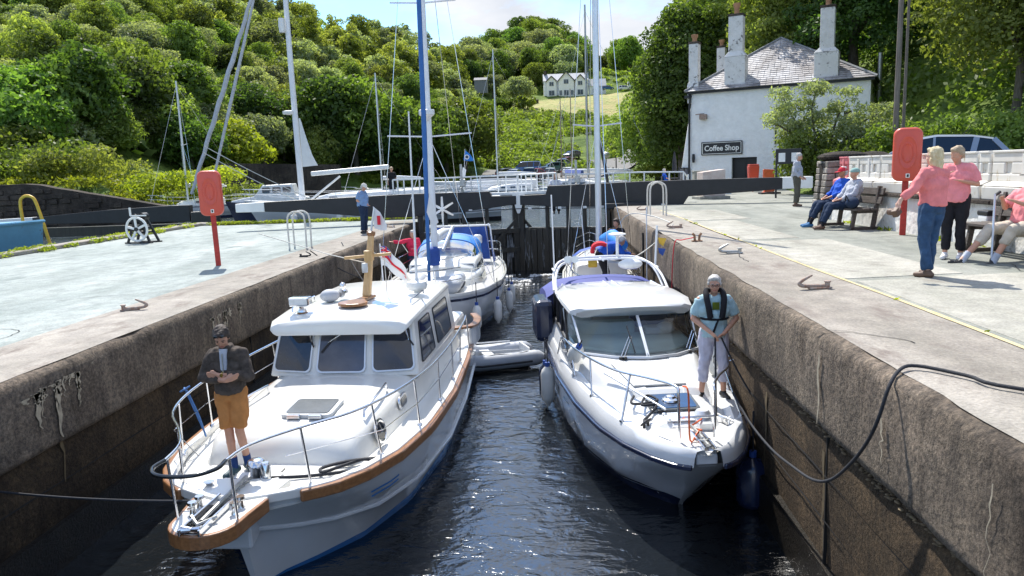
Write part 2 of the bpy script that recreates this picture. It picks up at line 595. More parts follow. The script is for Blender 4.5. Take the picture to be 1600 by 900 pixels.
def build_terrain():
 ts = np.concatenate([np.arange(-1.6, -.7, .05), np.arange(-.7, .7, .0125), np.arange(.7, 1.65, .05)])
 ds = np.concatenate([np.arange(1, 24, 3), np.arange(24, 130, 2), np.arange(130, 340, 4), np.arange(340, 720, 15), [900, 1400, 2500]])
 vs = []
 for d in ds:
  for t in ts:
   x = float(t * d)
   vs.append((x, float(d), ground(x, min(float(d), 700.0)) if d < 710 else ground(t * 700, 700) - (d - 700) * .01))
 n = len(ts)
 fs = [(i * n + j, i * n + j + 1, (i + 1) * n + j + 1, (i + 1) * n + j) for i in range(len(ds) - 1) for j in range(n - 1)]
 g = G()
 g.v, g.f = vs, fs
 # grass, bracken and mown field by position
 m = bpy.data.materials.new('hill_grass')
 m.use_nodes = True
 t = m.node_tree
 L = t.links.new
 b = t.nodes['Principled BSDF']
 b.inputs['Roughness'].default_value = .9
 b.inputs['Specular IOR Level'].default_value = .15
 ge = t.nodes.new('ShaderNodeNewGeometry')
 n1 = t.nodes.new('ShaderNodeTexNoise')
 n1.inputs['Scale'].default_value = .12
 n1.inputs['Detail'].default_value = 10
 n1.inputs['Roughness'].default_value = .7
 L(ge.outputs['Position'], n1.inputs['Vector'])
 r1 = t.nodes.new('ShaderNodeValToRGB')
 r1.color_ramp.elements[0].position = .35
 r1.color_ramp.elements[0].color = (.045, .085, .015, 1)
 r1.color_ramp.elements[1].position = .65
 r1.color_ramp.elements[1].color = (.16, .22, .045, 1)
 L(n1.outputs[0], r1.inputs[0])
 # field mask: y between 204 and 263 ; x between -14 and 34
 sp = t.nodes.new('ShaderNodeSeparateXYZ')
 L(ge.outputs['Position'], sp.inputs[0])
 def band(sock, lo, hi, s):
  a = t.nodes.new('ShaderNodeMapRange')
  a.inputs[1].default_value = lo - s
  a.inputs[2].default_value = lo + s
  L(sock, a.inputs[0])
  c = t.nodes.new('ShaderNodeMapRange')
  c.inputs[1].default_value = hi - s
  c.inputs[2].default_value = hi + s
  c.inputs[3].default_value = 1
  c.inputs[4].default_value = 0
  L(sock, c.inputs[0])
  mu = t.nodes.new('ShaderNodeMath')
  mu.operation = 'MULTIPLY'
  L(a.outputs[0], mu.inputs[0])
  L(c.outputs[0], mu.inputs[1])
  return mu.outputs[0]
 ad = t.nodes.new('ShaderNodeMath')
 ad.operation = 'MULTIPLY_ADD'
 L(n1.outputs[0], ad.inputs[0])
 ad.inputs[1].default_value = 9
 L(sp.outputs[1], ad.inputs[2])
 mk = t.nodes.new('ShaderNodeMath')
 mk.operation = 'MULTIPLY'
 L(band(ad.outputs[0], 207, 262, 1.5), mk.inputs[0])
 L(band(sp.outputs[0], -12, 36, 1.5), mk.inputs[1])
 n2 = t.nodes.new('ShaderNodeTexNoise')
 n2.inputs['Scale'].default_value = .35
 n2.inputs['Detail'].default_value = 8
 L(ge.outputs['Position'], n2.inputs['Vector'])
 r2 = t.nodes.new('ShaderNodeValToRGB')
 r2.color_ramp.elements[0].position = .38
 r2.color_ramp.elements[0].color = (.40, .35, .16, 1)
 r2.color_ramp.elements[1].position = .66
 r2.color_ramp.elements[1].color = (.27, .31, .11, 1)
 L(n2.outputs[0], r2.inputs[0])
 mx = t.nodes.new('ShaderNodeMix')
 mx.data_type = 'RGBA'
 L(mk.outputs[0], mx.inputs[0])
 L(r1.outputs[0], mx.inputs[6])
 L(r2.outputs[0], mx.inputs[7])
 L(mx.outputs[2], b.inputs['Base Color'])
 bp = t.nodes.new('ShaderNodeBump')
 bp.inputs['Distance'].default_value = .8
 n3 = t.nodes.new('ShaderNodeTexNoise')
 n3.inputs['Scale'].default_value = 1.1
 n3.inputs['Detail'].default_value = 6
 L(ge.outputs['Position'], n3.inputs['Vector'])
 L(n3.outputs[0], bp.inputs['Height'])
 L(bp.outputs[0], b.inputs['Normal'])
 struct(ob('hillside', g, m, smooth=60, fixn=False))
build_terrain()

# water
def watermat(n, base, bs=1.0, rough=.03, d=.05):
 m = bpy.data.materials.new(n)
 m.use_nodes = True
 t = m.node_tree
 L = t.links.new
 b = t.nodes['Principled BSDF']
 b.inputs['Base Color'].default_value = (*base, 1)
 b.inputs['Roughness'].default_value = rough
 b.inputs['IOR'].default_value = 1.85
 b.inputs['Specular IOR Level'].default_value = .75
 ge = t.nodes.new('ShaderNodeNewGeometry')
 mp = t.nodes.new('ShaderNodeMapping')
 mp.inputs['Scale'].default_value = (1, 1.7, 1)
 L(ge.outputs['Position'], mp.inputs[0])
 a = t.nodes.new('ShaderNodeTexNoise')
 a.inputs['Scale'].default_value = 3.2 * bs
 a.inputs['Detail'].default_value = 4
 a.inputs['Distortion'].default_value = .6
 c = t.nodes.new('ShaderNodeTexNoise')
 c.inputs['Scale'].default_value = 11 * bs
 c.inputs['Detail'].default_value = 5
 c.inputs['Distortion'].default_value = .4
 L(mp.outputs[0], a.inputs['Vector'])
 L(mp.outputs[0], c.inputs['Vector'])
 ad = t.nodes.new('ShaderNodeMath')
 ad.operation = 'MULTIPLY_ADD'
 L(c.outputs[0], ad.inputs[0])
 ad.inputs[1].default_value = .22
 L(a.outputs[0], ad.inputs[2])
 bp = t.nodes.new('ShaderNodeBump')
 bp.inputs['Strength'].default_value = 1
 bp.inputs['Distance'].default_value = d
 L(ad.outputs[0], bp.inputs['Height'])
 L(bp.outputs[0], b.inputs['Normal'])
 MATS[n] = m
watermat('lock_water_mat', (.007, .009, .011), .62, .08, .048)
watermat('basin_water_mat', (.020, .028, .016), .45, .08, .22)
g = G()
g.add([(XL - .3, -12, ZW), (XR + .3, -12, ZW), (XR + .3, 31, ZW), (XL - .3, 31, ZW)], [(0, 1, 2, 3)])
struct(ob('lock_water', g, 'lock_water_mat'))
g = G()
g.add([(-120, 31, ZB), (26, 31, ZB), (26, 106, ZB), (-120, 106, ZB)], [(0, 1, 2, 3)])
g.add([(-120, -10, ZB), (-16.3, -10, ZB), (-16.3, 31, ZB), (-120, 31, ZB)], [(0, 1, 2, 3)])
struct(ob('basin_water', g, 'basin_water_mat'))

# concrete of the quays
def concrete(n, c1, c2, stain=None, sb=3.0, bump=.006, vert=False):
 m = bpy.data.materials.new(n)
 m.use_nodes = True
 t = m.node_tree
 L = t.links.new
 b = t.nodes['Principled BSDF']
 b.inputs['Roughness'].default_value = .88
 b.inputs['Specular IOR Level'].default_value = .25
 ge = t.nodes.new('ShaderNodeNewGeometry')
 def nz(sc, det=8, scale=None):
  k = t.nodes.new('ShaderNodeTexNoise')
  k.inputs['Scale'].default_value = sc
  k.inputs['Detail'].default_value = det
  k.inputs['Roughness'].default_value = .68
  if scale:
   mp = t.nodes.new('ShaderNodeMapping')
   mp.inputs['Scale'].default_value = scale
   L(ge.outputs['Position'], mp.inputs[0])
   L(mp.outputs[0], k.inputs['Vector'])
  else:
   L(ge.outputs['Position'], k.inputs['Vector'])
  return k.outputs[0]
 def ramp(s, p0, p1, a, c):
  r = t.nodes.new('ShaderNodeValToRGB')
  r.color_ramp.elements[0].position = p0
  r.color_ramp.elements[1].position = p1
  r.color_ramp.elements[0].color = (*a, 1)
  r.color_ramp.elements[1].color = (*c, 1)
  L(s, r.inputs[0])
  return r.outputs[0]
 def mix(f, a, c, mode='MIX'):
  x = t.nodes.new('ShaderNodeMix')
  x.data_type = 'RGBA'
  x.blend_type = mode
  if isinstance(f, float):
   x.inputs[0].default_value = f
  else:
   L(f, x.inputs[0])
  L(a, x.inputs[6])
  if isinstance(c, tuple):
   x.inputs[7].default_value = (*c, 1)
  else:
   L(c, x.inputs[7])
  return x.outputs[2]
 c = ramp(nz(.45, 8, (1, .35, 1) if not vert else None), .35, .65, c1, c2)
 c = mix(.8, c, ramp(nz(38, 5), .30, .70, (.68, .68, .68), (1.28, 1.28, 1.28)), 'MULTIPLY')
 c = mix(.9, c, ramp(nz(3.5, 8), .30, .70, (.74, .74, .75), (1.18, 1.18, 1.16)), 'MULTIPLY')
 c = mix(.8, c, ramp(nz(.9, 9, (1, .3, 1)), .38, .62, (.80, .82, .80), (1.12, 1.12, 1.12)), 'MULTIPLY')
 if stain:
  c = mix(ramp(nz(sb, 10, (1, 1, .22) if vert else (1, .4, 1)), .54, .68, (0, 0, 0), (1, 1, 1)), c, stain)
 if vert:
  c = mix(.75, c, ramp(nz(22, 6), .36, .64, (.45, .45, .45), (1.75, 1.65, 1.5)), 'MULTIPLY')
  c = mix(.5, c, ramp(nz(2.2, 8, (1, 2.5, .18)), .35, .65, (.55, .55, .55), (1.4, 1.35, 1.25)), 'MULTIPLY')
 L(c, b.inputs['Base Color'])
 bp = t.nodes.new('ShaderNodeBump')
 bp.inputs['Distance'].default_value = bump
 L(nz(30, 8), bp.inputs['Height'])
 L(bp.outputs[0], b.inputs['Normal'])
 MATS[n] = m
concrete('quay_left_mat', (.25, .285, .275), (.36, .39, .375), (.17, .20, .19), 1.2)
concrete('coping_left_mat', (.26, .235, .205), (.36, .33, .295), (.17, .14, .12), 2.5, .012)
concrete('quay_right_mat', (.21, .22, .195), (.31, .31, .275), (.15, .155, .135), 1.4)
concrete('coping_right_mat', (.26, .23, .20), (.36, .33, .29), (.18, .15, .13), 2.2, .012)
concrete('slab_mat', (.30, .29, .25), (.40, .385, .34), (.22, .205, .175), 2.0)
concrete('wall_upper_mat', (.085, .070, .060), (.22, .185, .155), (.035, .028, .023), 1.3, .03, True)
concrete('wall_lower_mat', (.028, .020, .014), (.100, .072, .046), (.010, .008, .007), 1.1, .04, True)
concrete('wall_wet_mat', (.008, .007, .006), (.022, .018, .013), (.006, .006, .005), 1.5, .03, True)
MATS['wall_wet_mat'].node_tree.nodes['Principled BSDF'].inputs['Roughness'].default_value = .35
concrete('stone_dark_mat', (.035, .030, .028), (.10, .085, .075), (.02, .018, .016), 2.5, .05, True)

def rough_edge_block(name, side, xf, ztop, m, y0, y1, parent=None):
 """quay body: top sheet edge rounded and worn; face drawn down to ledge"""
 g = G()
 ys = np.arange(y0, y1 + .01, .22)
 prof = [(1.3, 0), (.42, 0), (.11, -.006), (.045, -.028), (.012, -.07), (0, -.17), (0, -.5), (0, -.8), (.0, -.86), (.10, -.92)]
 rings = []
 for y in ys:
  r = []
  for i, (dx, dz) in enumerate(prof):
   w = 0 if i == 0 or i == len(prof) - 1 else noise.fractal(Vector((y * 1.1, i * .35, 3 * side)), 1, 2, 4) * (.03 if i > 1 else .006)
   if 2 <= i <= 5:
    ch = max(0, noise.noise(Vector((y * .9, 7.7, side * 5))) - .28) * .35
    w += ch
   bs = 0 if i < 2 else (.012 if noise.noise(Vector((y * 9, i * 2, 1))) > .2 else 0)
   r.append((xf + side * (dx + abs(w) * (1 if i > 1 else 0) + bs), float(y), ztop + dz + (w * .2 if i in (1, 2) else 0) - (abs(w) * .25 if 2 <= i <= 4 else 0)))
  rings.append(r)
 g.loft(rings, closed=False)
 return struct(ob(name, g, m, parent, smooth=70, fixn=False))

def lockwall(side, xf, ztop, label):
 s = 'left' if side < 0 else 'right'
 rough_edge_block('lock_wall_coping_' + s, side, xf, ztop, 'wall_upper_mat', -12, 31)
 # top strip of the coping lies on the sheet (own concrete colour)
 g = G()
 ys = np.arange(-12, 31.01, .25)
 rings = []
 for y in ys:
  e = noise.fractal(Vector((float(y) * 1.3, 2, side)), 1, 2, 4) * .05
  rings.append([(xf + side * 1.32, float(y), ztop + .006), (xf + side * (.30 + e), float(y), ztop + .006), (xf + side * (.11 + e * .6), float(y), ztop - .003)])
 g.loft(rings, closed=False)
 struct(ob('coping_top_' + s, g, 'coping_%s_mat' % s, smooth=60, fixn=False))
 g = G()
 ys = np.arange(-12, 31.01, .3)
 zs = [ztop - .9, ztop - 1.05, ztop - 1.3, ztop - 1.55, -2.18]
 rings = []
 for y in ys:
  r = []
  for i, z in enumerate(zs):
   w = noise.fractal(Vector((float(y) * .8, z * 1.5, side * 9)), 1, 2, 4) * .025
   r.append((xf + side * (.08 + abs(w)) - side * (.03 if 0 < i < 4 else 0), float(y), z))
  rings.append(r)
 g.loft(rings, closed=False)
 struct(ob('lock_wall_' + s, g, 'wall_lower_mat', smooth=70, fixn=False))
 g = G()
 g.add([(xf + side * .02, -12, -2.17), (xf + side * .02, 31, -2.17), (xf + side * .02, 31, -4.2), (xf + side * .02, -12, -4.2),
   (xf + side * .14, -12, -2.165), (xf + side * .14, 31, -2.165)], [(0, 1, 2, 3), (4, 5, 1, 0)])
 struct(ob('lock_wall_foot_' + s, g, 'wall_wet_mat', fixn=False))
lockwall(-1, XL, ZL, '')
lockwall(1, XR, 0.0, '')

# pale lime / paint runs and vertical joints on the chamber walls
mat('lime', (.36, .31, .23), .9, var=.25, scale=12)
mat('ochre', (.11, .08, .04), .9, var=.3, scale=12)
mat('joint_dark', (.01, .009, .008), .9)
def streak(xf, side, y, z0, z1, w, m, seed):
 r = random.Random(seed)
 g = G()
 n = 9
 L_ = []
 R_ = []
 for i in range(n + 1):
  k = i / n
  z = z0 + (z1 - z0) * k
  ww = w * (1 - .8 * k) * r.uniform(.5, 1.2)
  c = y + r.uniform(-.03, .03)
  L_.append((xf - side * .012, c - ww / 2, z))
  R_.append((xf - side * .012, c + ww / 2, z))
 g.loft([[a, b] for a, b in zip(L_, R_)], closed=False)
 return struct(ob('lime_streak', g, m, fixn=False), 'stuff')
for k in range(22):
 r = random.Random(k)
 y = 7.6 + r.gauss(0, .28)
 z = -.58 + (y - 7.2) * .05 - r.random() * .05
 streak(XL - .005, -1, y, z, z - r.random() ** 2 * .42 - .03, r.choice((.04, .07, .13)), 'lime', k)
streak(XL - .057, -1, 7.62, -1.0, -1.75, .08, 'ochre', 40)
streak(XL - .005, -1, 7.58, -.66, -1.22, .11, 'lime', 41)
for k in range(18):
 r = random.Random(50 + k)
 y = 11.3 + r.random() * 1.2
 z = -.60 + (y - 11.3) * .02 - r.random() * .06
 streak(XL - .005, -1, y, z, z - r.random() ** 2 * .35 - .04, r.choice((.05, .09, .14)), 'lime', 60 + k)
for y, z0, z1, w in ((6.6, -.2, -.85, .07), (5.3, -.35, -.7, .035), (3.95, -.25, -.85, .02)):
 streak(XR, 1, y, z0, z1, w, 'lime', int(y * 10))
for y in (6.55, 8.4):
 streak(XR + .057, 1, y, -1.1, -2.1, .07, 'ochre', int(y * 10) + 3)
for xf, side, y, z0, z1 in ((XR, 1, 6.5, -.95, -2.2), (XL, -1, 12.9, -1.3, -2.2), (XL, -1, 17.2, -1.3, -2.2)):
 g = G()
 g.box((xf + side * .06, y, (z0 + z1) / 2), (.03, .016, z0 - z1))
 struct(ob('wall_joint', g, 'joint_dark'))
# ladder recess and chamber chain on the right wall
for y, zt in ((12.9, 0), ):
 g = G()
 g.box((XR - .01, 19.5, -1.35), (.05, .09, 2.3))
 struct(ob('wall_joint', g, 'joint_dark'))

# pour lines, and pale deposit along the ledge of the chamber walls
for xf, side, zs_ in ((XR, 1, (-1.32, -1.75)), (XL, -1, (-1.72,))):
 for z in zs_:
  g = G()
  g.loft([[(xf + side * (.045 + .004 * math.sin(y)), float(y), z + .007 + .006 * math.sin(y * 3)), (xf + side * .045, float(y), z - .007)] for y in np.arange(-8, 29, .5)], closed=False)
  struct(ob('pour_line', g, 'joint_dark', fixn=False))
mat('deposit', (.16, .12, .07), .9, var=.4, scale=14, spots=(.09, .12, .04), sscale=5, spos=.58)
g = G()
r = random.Random(9)
for k in range(420):
 y = 2.6 + 12 * r.random() ** 1.5
 s = r.uniform(.004, .014)
 z = -.93 + r.gauss(0, .022)
 g.ell((XR + .06, y, z), (.02, s * r.uniform(1, 4), s * .7), 6, 4)
struct(ob('ledge_deposit', g, 'deposit', smooth=60), 'stuff')

# quay tops (sheets) -------------------------------------------------------------
g = G()
g.add([(XL - 1.25, -12, ZL), (XL - 1.25, 31.6, ZL), (-16.1, 32.6, ZL), (-16.1, -12, ZL)], [(0, 1, 2, 3)])
g.add([(XL - 1.25, 29.9, ZL), (XL, 29.9, ZL), (XL, 31.6, ZL), (XL - 1.25, 31.6, ZL)], [(0, 1, 2, 3)])
struct(ob('left_quay', g, 'quay_left_mat'))
g = G()
g.add([(-16.1, -12, ZL + .004), (-16.35, -12, ZL), (-16.35, 32.8, ZL), (-16.1, 32.8, ZL + .004), (-16.35, -12, -4), (-16.35, 32.8, -4), (XL, 31.7, ZL + .004), (XL, 32, -4)],
  [(0, 1, 2, 3), (1, 4, 5, 2), (3, 2, 5, 7, 6)])
g.box((-15.7, 10, ZL + .06), (.55, 45, .12))
g.box((-11, 32.1, ZL + .05), (10.6, .5, .1))
struct(ob('left_quay_edge', g, 'coping_left_mat', bevel=.03))
g = G()
g.add([(XR + 1.25, -12, 0), (XR + 1.25, 31, 0), (XR, 31, 0), (XR, 29.9, 0), (3.6, 40, 0), (8, 96, 0), (40, 96, 0), (60, 40, 0), (60, -12, 0)],
  [(0, 1, 2, 4, 5, 6, 7, 8)])
struct(ob('right_quay', g, 'quay_right_mat'))
g = G()
g.add([(XR, 31, 0), (3.6, 40, 0), (8, 96, 0), (8, 96, -4), (3.6, 40, -4), (XR, 31, -4)], [(0, 1, 4, 5), (1, 2, 3, 4)])
struct(ob('basin_wall', g, 'stone_dark_mat'))
# pale concrete slabs laid into the right quay
slabs = [[(3.80, 5.0), (3.80, 9.4), (7.0, 9.9), (7.0, 5.5)], [(3.72, 9.6), (3.72, 14.5), (5.3, 14.6), (5.3, 9.8)],
   [(3.62, 14.9), (3.62, 20), (4.9, 20.2), (4.9, 15)], [(3.6, 20.3), (3.6, 25), (5.4, 25), (5.4, 20.5)], [(6.3, 1.5), (7.2, 5.2), (3.82, 4.8), (3.85, 1.5)]]
for k, p in enumerate(slabs):
 g = G()
 if k in (0, 1, 2, 3, 4):
  g.prism(p, -.05, .006 + .002 * (k % 2))
  struct(ob('concrete_slab', g, 'slab_mat', bevel=.004))
mat('line_yellow', (.55, .43, .17), .8, col2=(.45, .40, .28), scale=9)
g = G()
rings = []
for y in np.arange(0, 26, .4):
 w = .026 + noise.noise(Vector((float(y) * 3, 0, 0))) * .012
 x = 3.68 + .012 * math.sin(y)
 rings.append([(x - w, float(y), .013), (x + w, float(y), .013)])
g.loft(rings, closed=False)
struct(ob('yellow_line', g, 'line_yellow', fixn=False))

# cracks and weeds
for k, (x, y, l, a) in enumerate(((4.6, 5.5, 2.2, .25), (2.95, 6.1, 1.0, 1.4), (5.6, 8.2, 2.6, 1.1), (-8.5, 12, 3.5, .4), (-11, 17, 3.8, 1.2), (-7.2, 9, 1.6, 1.5), (3.0, 11.5, 1.1, 1.5), (-9, 22, 4, .2), (6.2, 14.5, 1.8, .3))):
 r = random.Random(k)
 z = (ZL if x < 0 else 0) + (.012 if 2 < x < 7 else .008)
 p = Vector((x, y, z))
 rings = []
 for i in range(16):
  rings.append([p + Vector((-math.sin(a), math.cos(a), 0)) * .006, p - Vector((-math.sin(a), math.cos(a), 0)) * .006])
  a += r.uniform(-.5, .5) * (1 if i % 3 else -.6)
  p = p + Vector((math.cos(a), math.sin(a), 0)) * l / 16
 g = G()
 g.loft(rings, closed=False)
 struct(ob('crack', g, 'joint_dark', fixn=False), 'stuff')

# far road / car park
mat('tarmac', (.16, .155, .15), .9, var=.12, scale=.8)
def drape(name, rows, m, dz, n=10):
 g = G()
 g.loft([[(xa + (xb - xa) * k / n, y, max(ground(xa + (xb - xa) * k / n, y), 0) + dz) for k in range(n + 1)] for y, xa, xb in rows], closed=False)
 return struct(ob(name, g, m, fixn=False, smooth=60))
drape('car_park', [(y, -11 if y < 124 else -11 + (y - 124) * 1.1, 12 + (y - 103) * .22) for y in np.arange(103.5, 142, 1.5)], 'tarmac', .2, 30)
g = G()
L1 = [(5, 97), (7.5, 108), (9.5, 120), (11, 132), (13.5, 145), (19, 156), (30, 166)]
drape('road', [(float(y), float(np.interp(y, [b for a, b in L1], [a for a, b in L1])), float(np.interp(y, [b for a, b in L1], [a for a, b in L1])) + 5 + max(0, y - 150) * .8) for y in np.arange(97, 166, 1.5)], 'tarmac', .3, 8)
# ============================================================ VEGETATION
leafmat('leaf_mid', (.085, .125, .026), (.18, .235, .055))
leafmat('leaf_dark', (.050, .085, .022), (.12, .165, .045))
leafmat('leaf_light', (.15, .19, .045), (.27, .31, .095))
leafmat('leaf_grey', (.165, .19, .10), (.29, .315, .20), .08)
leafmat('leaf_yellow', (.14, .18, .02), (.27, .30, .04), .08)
leafmat('leaf_bracken', (.12, .18, .035), (.23, .29, .07), .1, .15)
mat('bark', (.07, .055, .04), .9, col2=(.16, .14, .11), scale=6, stretch=(3, 3, .6), bump=.03, bscale=8)

def leafmesh(name, clumps, n, size, m, seed, elong=1.0, up=.25):
 """clumps = [(centre, (rx,ry,rz))]; leaf-sized diamonds scattered through every clump's outer shell"""
 r = np.random.default_rng(seed)
 vol = np.array([c[1][0] * c[1][1] for c in clumps])
 idx = r.choice(len(clumps), n, p=vol / vol.sum())
 C = np.array([c[0] for c in clumps])[idx]
 Rr = np.array([c[1] for c in clumps])[idx]
 d = r.normal(size=(n, 3))
 d /= np.linalg.norm(d, axis=1)[:, None]
 flip = (d[:, 2] < -.35) & (r.random(n) < .6)
 d[flip, 2] *= -1
 rad = 1 - .42 * r.random(n) ** 1.6 + .10 * r.normal(size=n)
 P = C + d * Rr * rad[:, None]
 nrm = d + r.normal(size=(n, 3)) * .75 + np.array([0, 0, up])
 nrm /= np.linalg.norm(nrm, axis=1)[:, None]
 a = np.cross(nrm, r.normal(size=(n, 3)))
 a /= np.linalg.norm(a, axis=1)[:, None]
 b = np.cross(nrm, a)
 s = size * (.55 + .9 * r.random(n))[:, None]
 V = np.stack([P - a * s * elong, P - b * s * .55, P + a * s * elong, P + b * s * .55], 1).reshape(-1, 3)
 F = np.arange(n * 4).reshape(-1, 4)
 me = bpy.data.meshes.new(name)
 me.vertices.add(n * 4)
 me.vertices.foreach_set('co', V.astype(np.float32).ravel())
 me.loops.add(n * 4)
 me.loops.foreach_set('vertex_index', F.astype(np.int32).ravel())
 me.polygons.add(n)
 me.polygons.foreach_set('loop_start', np.arange(0, n * 4, 4, dtype=np.int32))
 me.update(calc_edges=True)
 me.materials.append(MATS[m])
 return me

def crownclumps(seed, w=4.5, h=5.0, z0=3.0, k=26, cs=1.35, lop=.25):
 r = random.Random(seed)
 out = []
 ph = r.random() * 6
 for i in range(k):
  u = (i + .5) / k
  z = u ** .8
  a = i * 2.399 + ph
  prof = math.sin(PI * min(.98, .12 + z * .84)) ** .62
  rr = w * prof * r.uniform(.62, 1.0) * (1 + lop * math.sin(a + ph))
  c = cs * r.choice((.55, .8, 1.0, 1.35)) * r.uniform(.8, 1.2) * (1.15 - .35 * z)
  out.append(((rr * math.cos(a) * .85, rr * math.sin(a) * .85, z0 + h * z), (c * 1.15, c * 1.15, c * .8)))
 for i in range(k // 3):
  out.append(((r.uniform(-.4, .4) * w, r.uniform(-.4, .4) * w, z0 + h * r.uniform(.2, .8)), (cs * 1.3,) * 3))
 return out

def trunkgeo(seed, H=6, r0=.28, limbs=5, spread=2.2):
 r = random.Random(seed)
 g = G()
 pts = [(0, 0, -1.2)]
 x = y = 0
 for i in range(1, 6):
  x += r.uniform(-.14, .14)
  y += r.uniform(-.14, .14)
  pts.append((x, y, H * i / 5))
 g.tube(smoothpts(pts, 2), [r0 * (1 - .8 * i / 10) for i in range(11)], 7)
 for j in range(limbs):
  a = j * 2.4 + r.random()
  z = H * r.uniform(.3, .75)
  l = spread * r.uniform(.7, 1.2)
  g.tube([(0, 0, z), (math.cos(a) * l * .4, math.sin(a) * l * .4, z + l * .45), (math.cos(a) * l, math.sin(a) * l, z + l * .9)], [r0 * .45, r0 * .3, r0 * .1], 5)
 return g

CROWN, TRUNK = {}, []
for i in range(3):
 TRUNK.append(ob('trunk', trunkgeo(i), 'bark', smooth=60))
protos = []
kinds = [('leaf_mid', 0), ('leaf_grey', 1), ('leaf_light', 2), ('leaf_dark', 3), ('leaf_mid', 4), ('leaf_grey', 5), ('leaf_light', 6)]
for m, i in kinds:
 me = leafmesh('crown', crownclumps(i, 3.9 + (i % 3) * .5, 5.6 - (i % 2) * .9, 1.9, 58 + 3 * i, .92, .32), 8500, .20, m, i)
 CROWN.setdefault(m, []).append(me)
for o in TRUNK:
 COL.objects.unlink(o)
TR = [o.data for o in TRUNK]
for o in TRUNK:
 bpy.data.objects.remove(o)

def tree(x, y, kind, sc, label, group, cat='tree', name='broadleaf_tree', mesh=None, tr=None, z=None, sz=1.0, rz=None):
 t = thing(name, label, cat, (x, y, (ground(x, y) if z is None else z) - .1), rnd.uniform(0, 6.28) if rz is None else rz, group)
 t.scale = (sc, sc, sc * sz)
 me = mesh or rnd.choice(CROWN[kind])
 c = ob('crown', None, None, t, mesh=me)
 if tr is not False:
  ob('trunk', None, None, t, mesh=tr or rnd.choice(TR))
 return t

NEAR = {}
for m, i in (('leaf_mid', 40), ('leaf_light', 41), ('leaf_dark', 42), ('leaf_mid', 43)):
 NEAR.setdefault(m, []).append(leafmesh('crown', crownclumps(i, 4.2, 5.8, 1.6, 80, .85, .3), 22000, .115, m, i))
def near(pts, x, y, d):
 return any((x - a) ** 2 + (y - b) ** 2 < d * d for a, b in pts)

KW = {'leaf_mid': 'mid-green broadleaf tree', 'leaf_grey': 'silvery grey-green tree', 'leaf_light': 'pale yellow-green tree', 'leaf_dark': 'dark-leaved tree'}
def scatter(n, tmin, tmax, f0, f1, spacing, sc0, sc1, weights, where, group, seed, fine=False):
 r = random.Random(seed)
 pts = []
 tries = 0
 while len(pts) < n and tries < n * 60:
  tries += 1
  t = r.uniform(tmin, tmax)
  a, b = f0(t), f1(t)
  u = r.random()
  y = a + (b - a) * u ** .75
  x = t * y
  s = spacing * (.75 + y / 260)
  if near(pts, x, y, s):
   continue
  pts.append((x, y))
  k = r.choices(list(weights), list(weights.values()))[0]
  tree(x, y, k, r.uniform(sc0, sc1) * (.85 + y / 900), '%s %s' % (KW[k], where), group + ', ' + KW[k] + 's', sz=r.uniform(.9, 1.2), mesh=r.choice(NEAR[k]) if fine else None)
 return pts
# left wooded hill
def c0(t):
 return lerp([(-.9, 60), (-.62, 62), (-.5, 74), (-.35, 97), (-.2, 110), (-.12, 122)], t)
def c1(t):
 return lerp([(-.9, 215), (-.62, 220), (-.5, 225), (-.35, 238), (-.2, 256), (-.13, 285), (-.115, 265), (-.10, 300)], t)
wl = {'leaf_mid': 4, 'leaf_grey': 5, 'leaf_light': 3, 'leaf_dark': 2}
PTS = scatter(285, -.86, -.115, c0, lambda t: c0(t) + (c1(t) - c0(t)) * .42, 4.4, .68, 1.0, wl, 'in the dense wood covering the left hillside', 'trees of the wood on the left hill', 3)
def farwood(n, seed, kind, tmin, tmax, f0, f1, sp, name='distant_wood'):
 r = random.Random(seed)
 cl, pts = [], []
 for _ in range(n * 30):
  t = r.uniform(tmin, tmax)
  y = r.uniform(f0(t), f1(t))
  x = t * y
  if near(pts, x, y, sp):
   continue
  pts.append((x, y))
  s = r.uniform(.75, 1.15)
  for c, q in crownclumps(r.randrange(99), r.uniform(2.4, 4.2) * s, r.uniform(4.0, 8.0) * s, 1.2, 20, 1.1 * s, .5):
   cl.append(((x + c[0], y + c[1], ground(x, y) + c[2]), q))
  if len(pts) >= n:
   break
 struct(ob(name, None, None, mesh=leafmesh(name, cl, len(pts) * 1900, .30, kind, seed)), 'stuff')
ff = lambda t: c0(t) + (c1(t) - c0(t)) * .40
for k, kd in enumerate(('leaf_grey', 'leaf_mid', 'leaf_light', 'leaf_grey')):
 farwood(62, 90 + k, kd, -.86, -.112, ff, c1, 8)
# front row along the foot, bigger and more contrasting
for (px, y, k, s) in ((20, 60, 'leaf_mid', 1.15), (75, 64, 'leaf_light', 1.1), (130, 66, 'leaf_mid', 1.2), (215, 76, 'leaf_dark', 1.25), (300, 84, 'leaf_mid', 1.2),
      (470, 104, 'leaf_mid', 1.3), (520, 104, 'leaf_mid', 1.65), (560, 106, 'leaf_mid', 1.7), (610, 108, 'leaf_dark', 1.5), (655, 110, 'leaf_mid', 1.5), (700, 114, 'leaf_dark', 1.55),
      (728, 118, 'leaf_mid', 1.5), (425, 100, 'leaf_dark', 1.3), (390, 97, 'leaf_dark', 1.2)):
 tree((px - 861) / 1155 * y, y, k, s, '%s at the foot of the left wood, %s' % (KW[k], {20: 'at the far left edge', 75: 'second from the left edge', 130: 'third from the left edge', 215: 'above the quay winch', 300: 'behind the slim sloop spars', 390: 'left of the thick mast', 425: 'behind the thick white mast', 470: 'right of the thick mast', 520: 'above the big yacht boom', 560: 'behind the silver sloop mast', 610: 'left of the blue spar', 655: 'behind the blue spar', 700: 'behind the radar mast', 728: 'nearest the open slope'}[px]), 'large trees at the foot of the left wood')
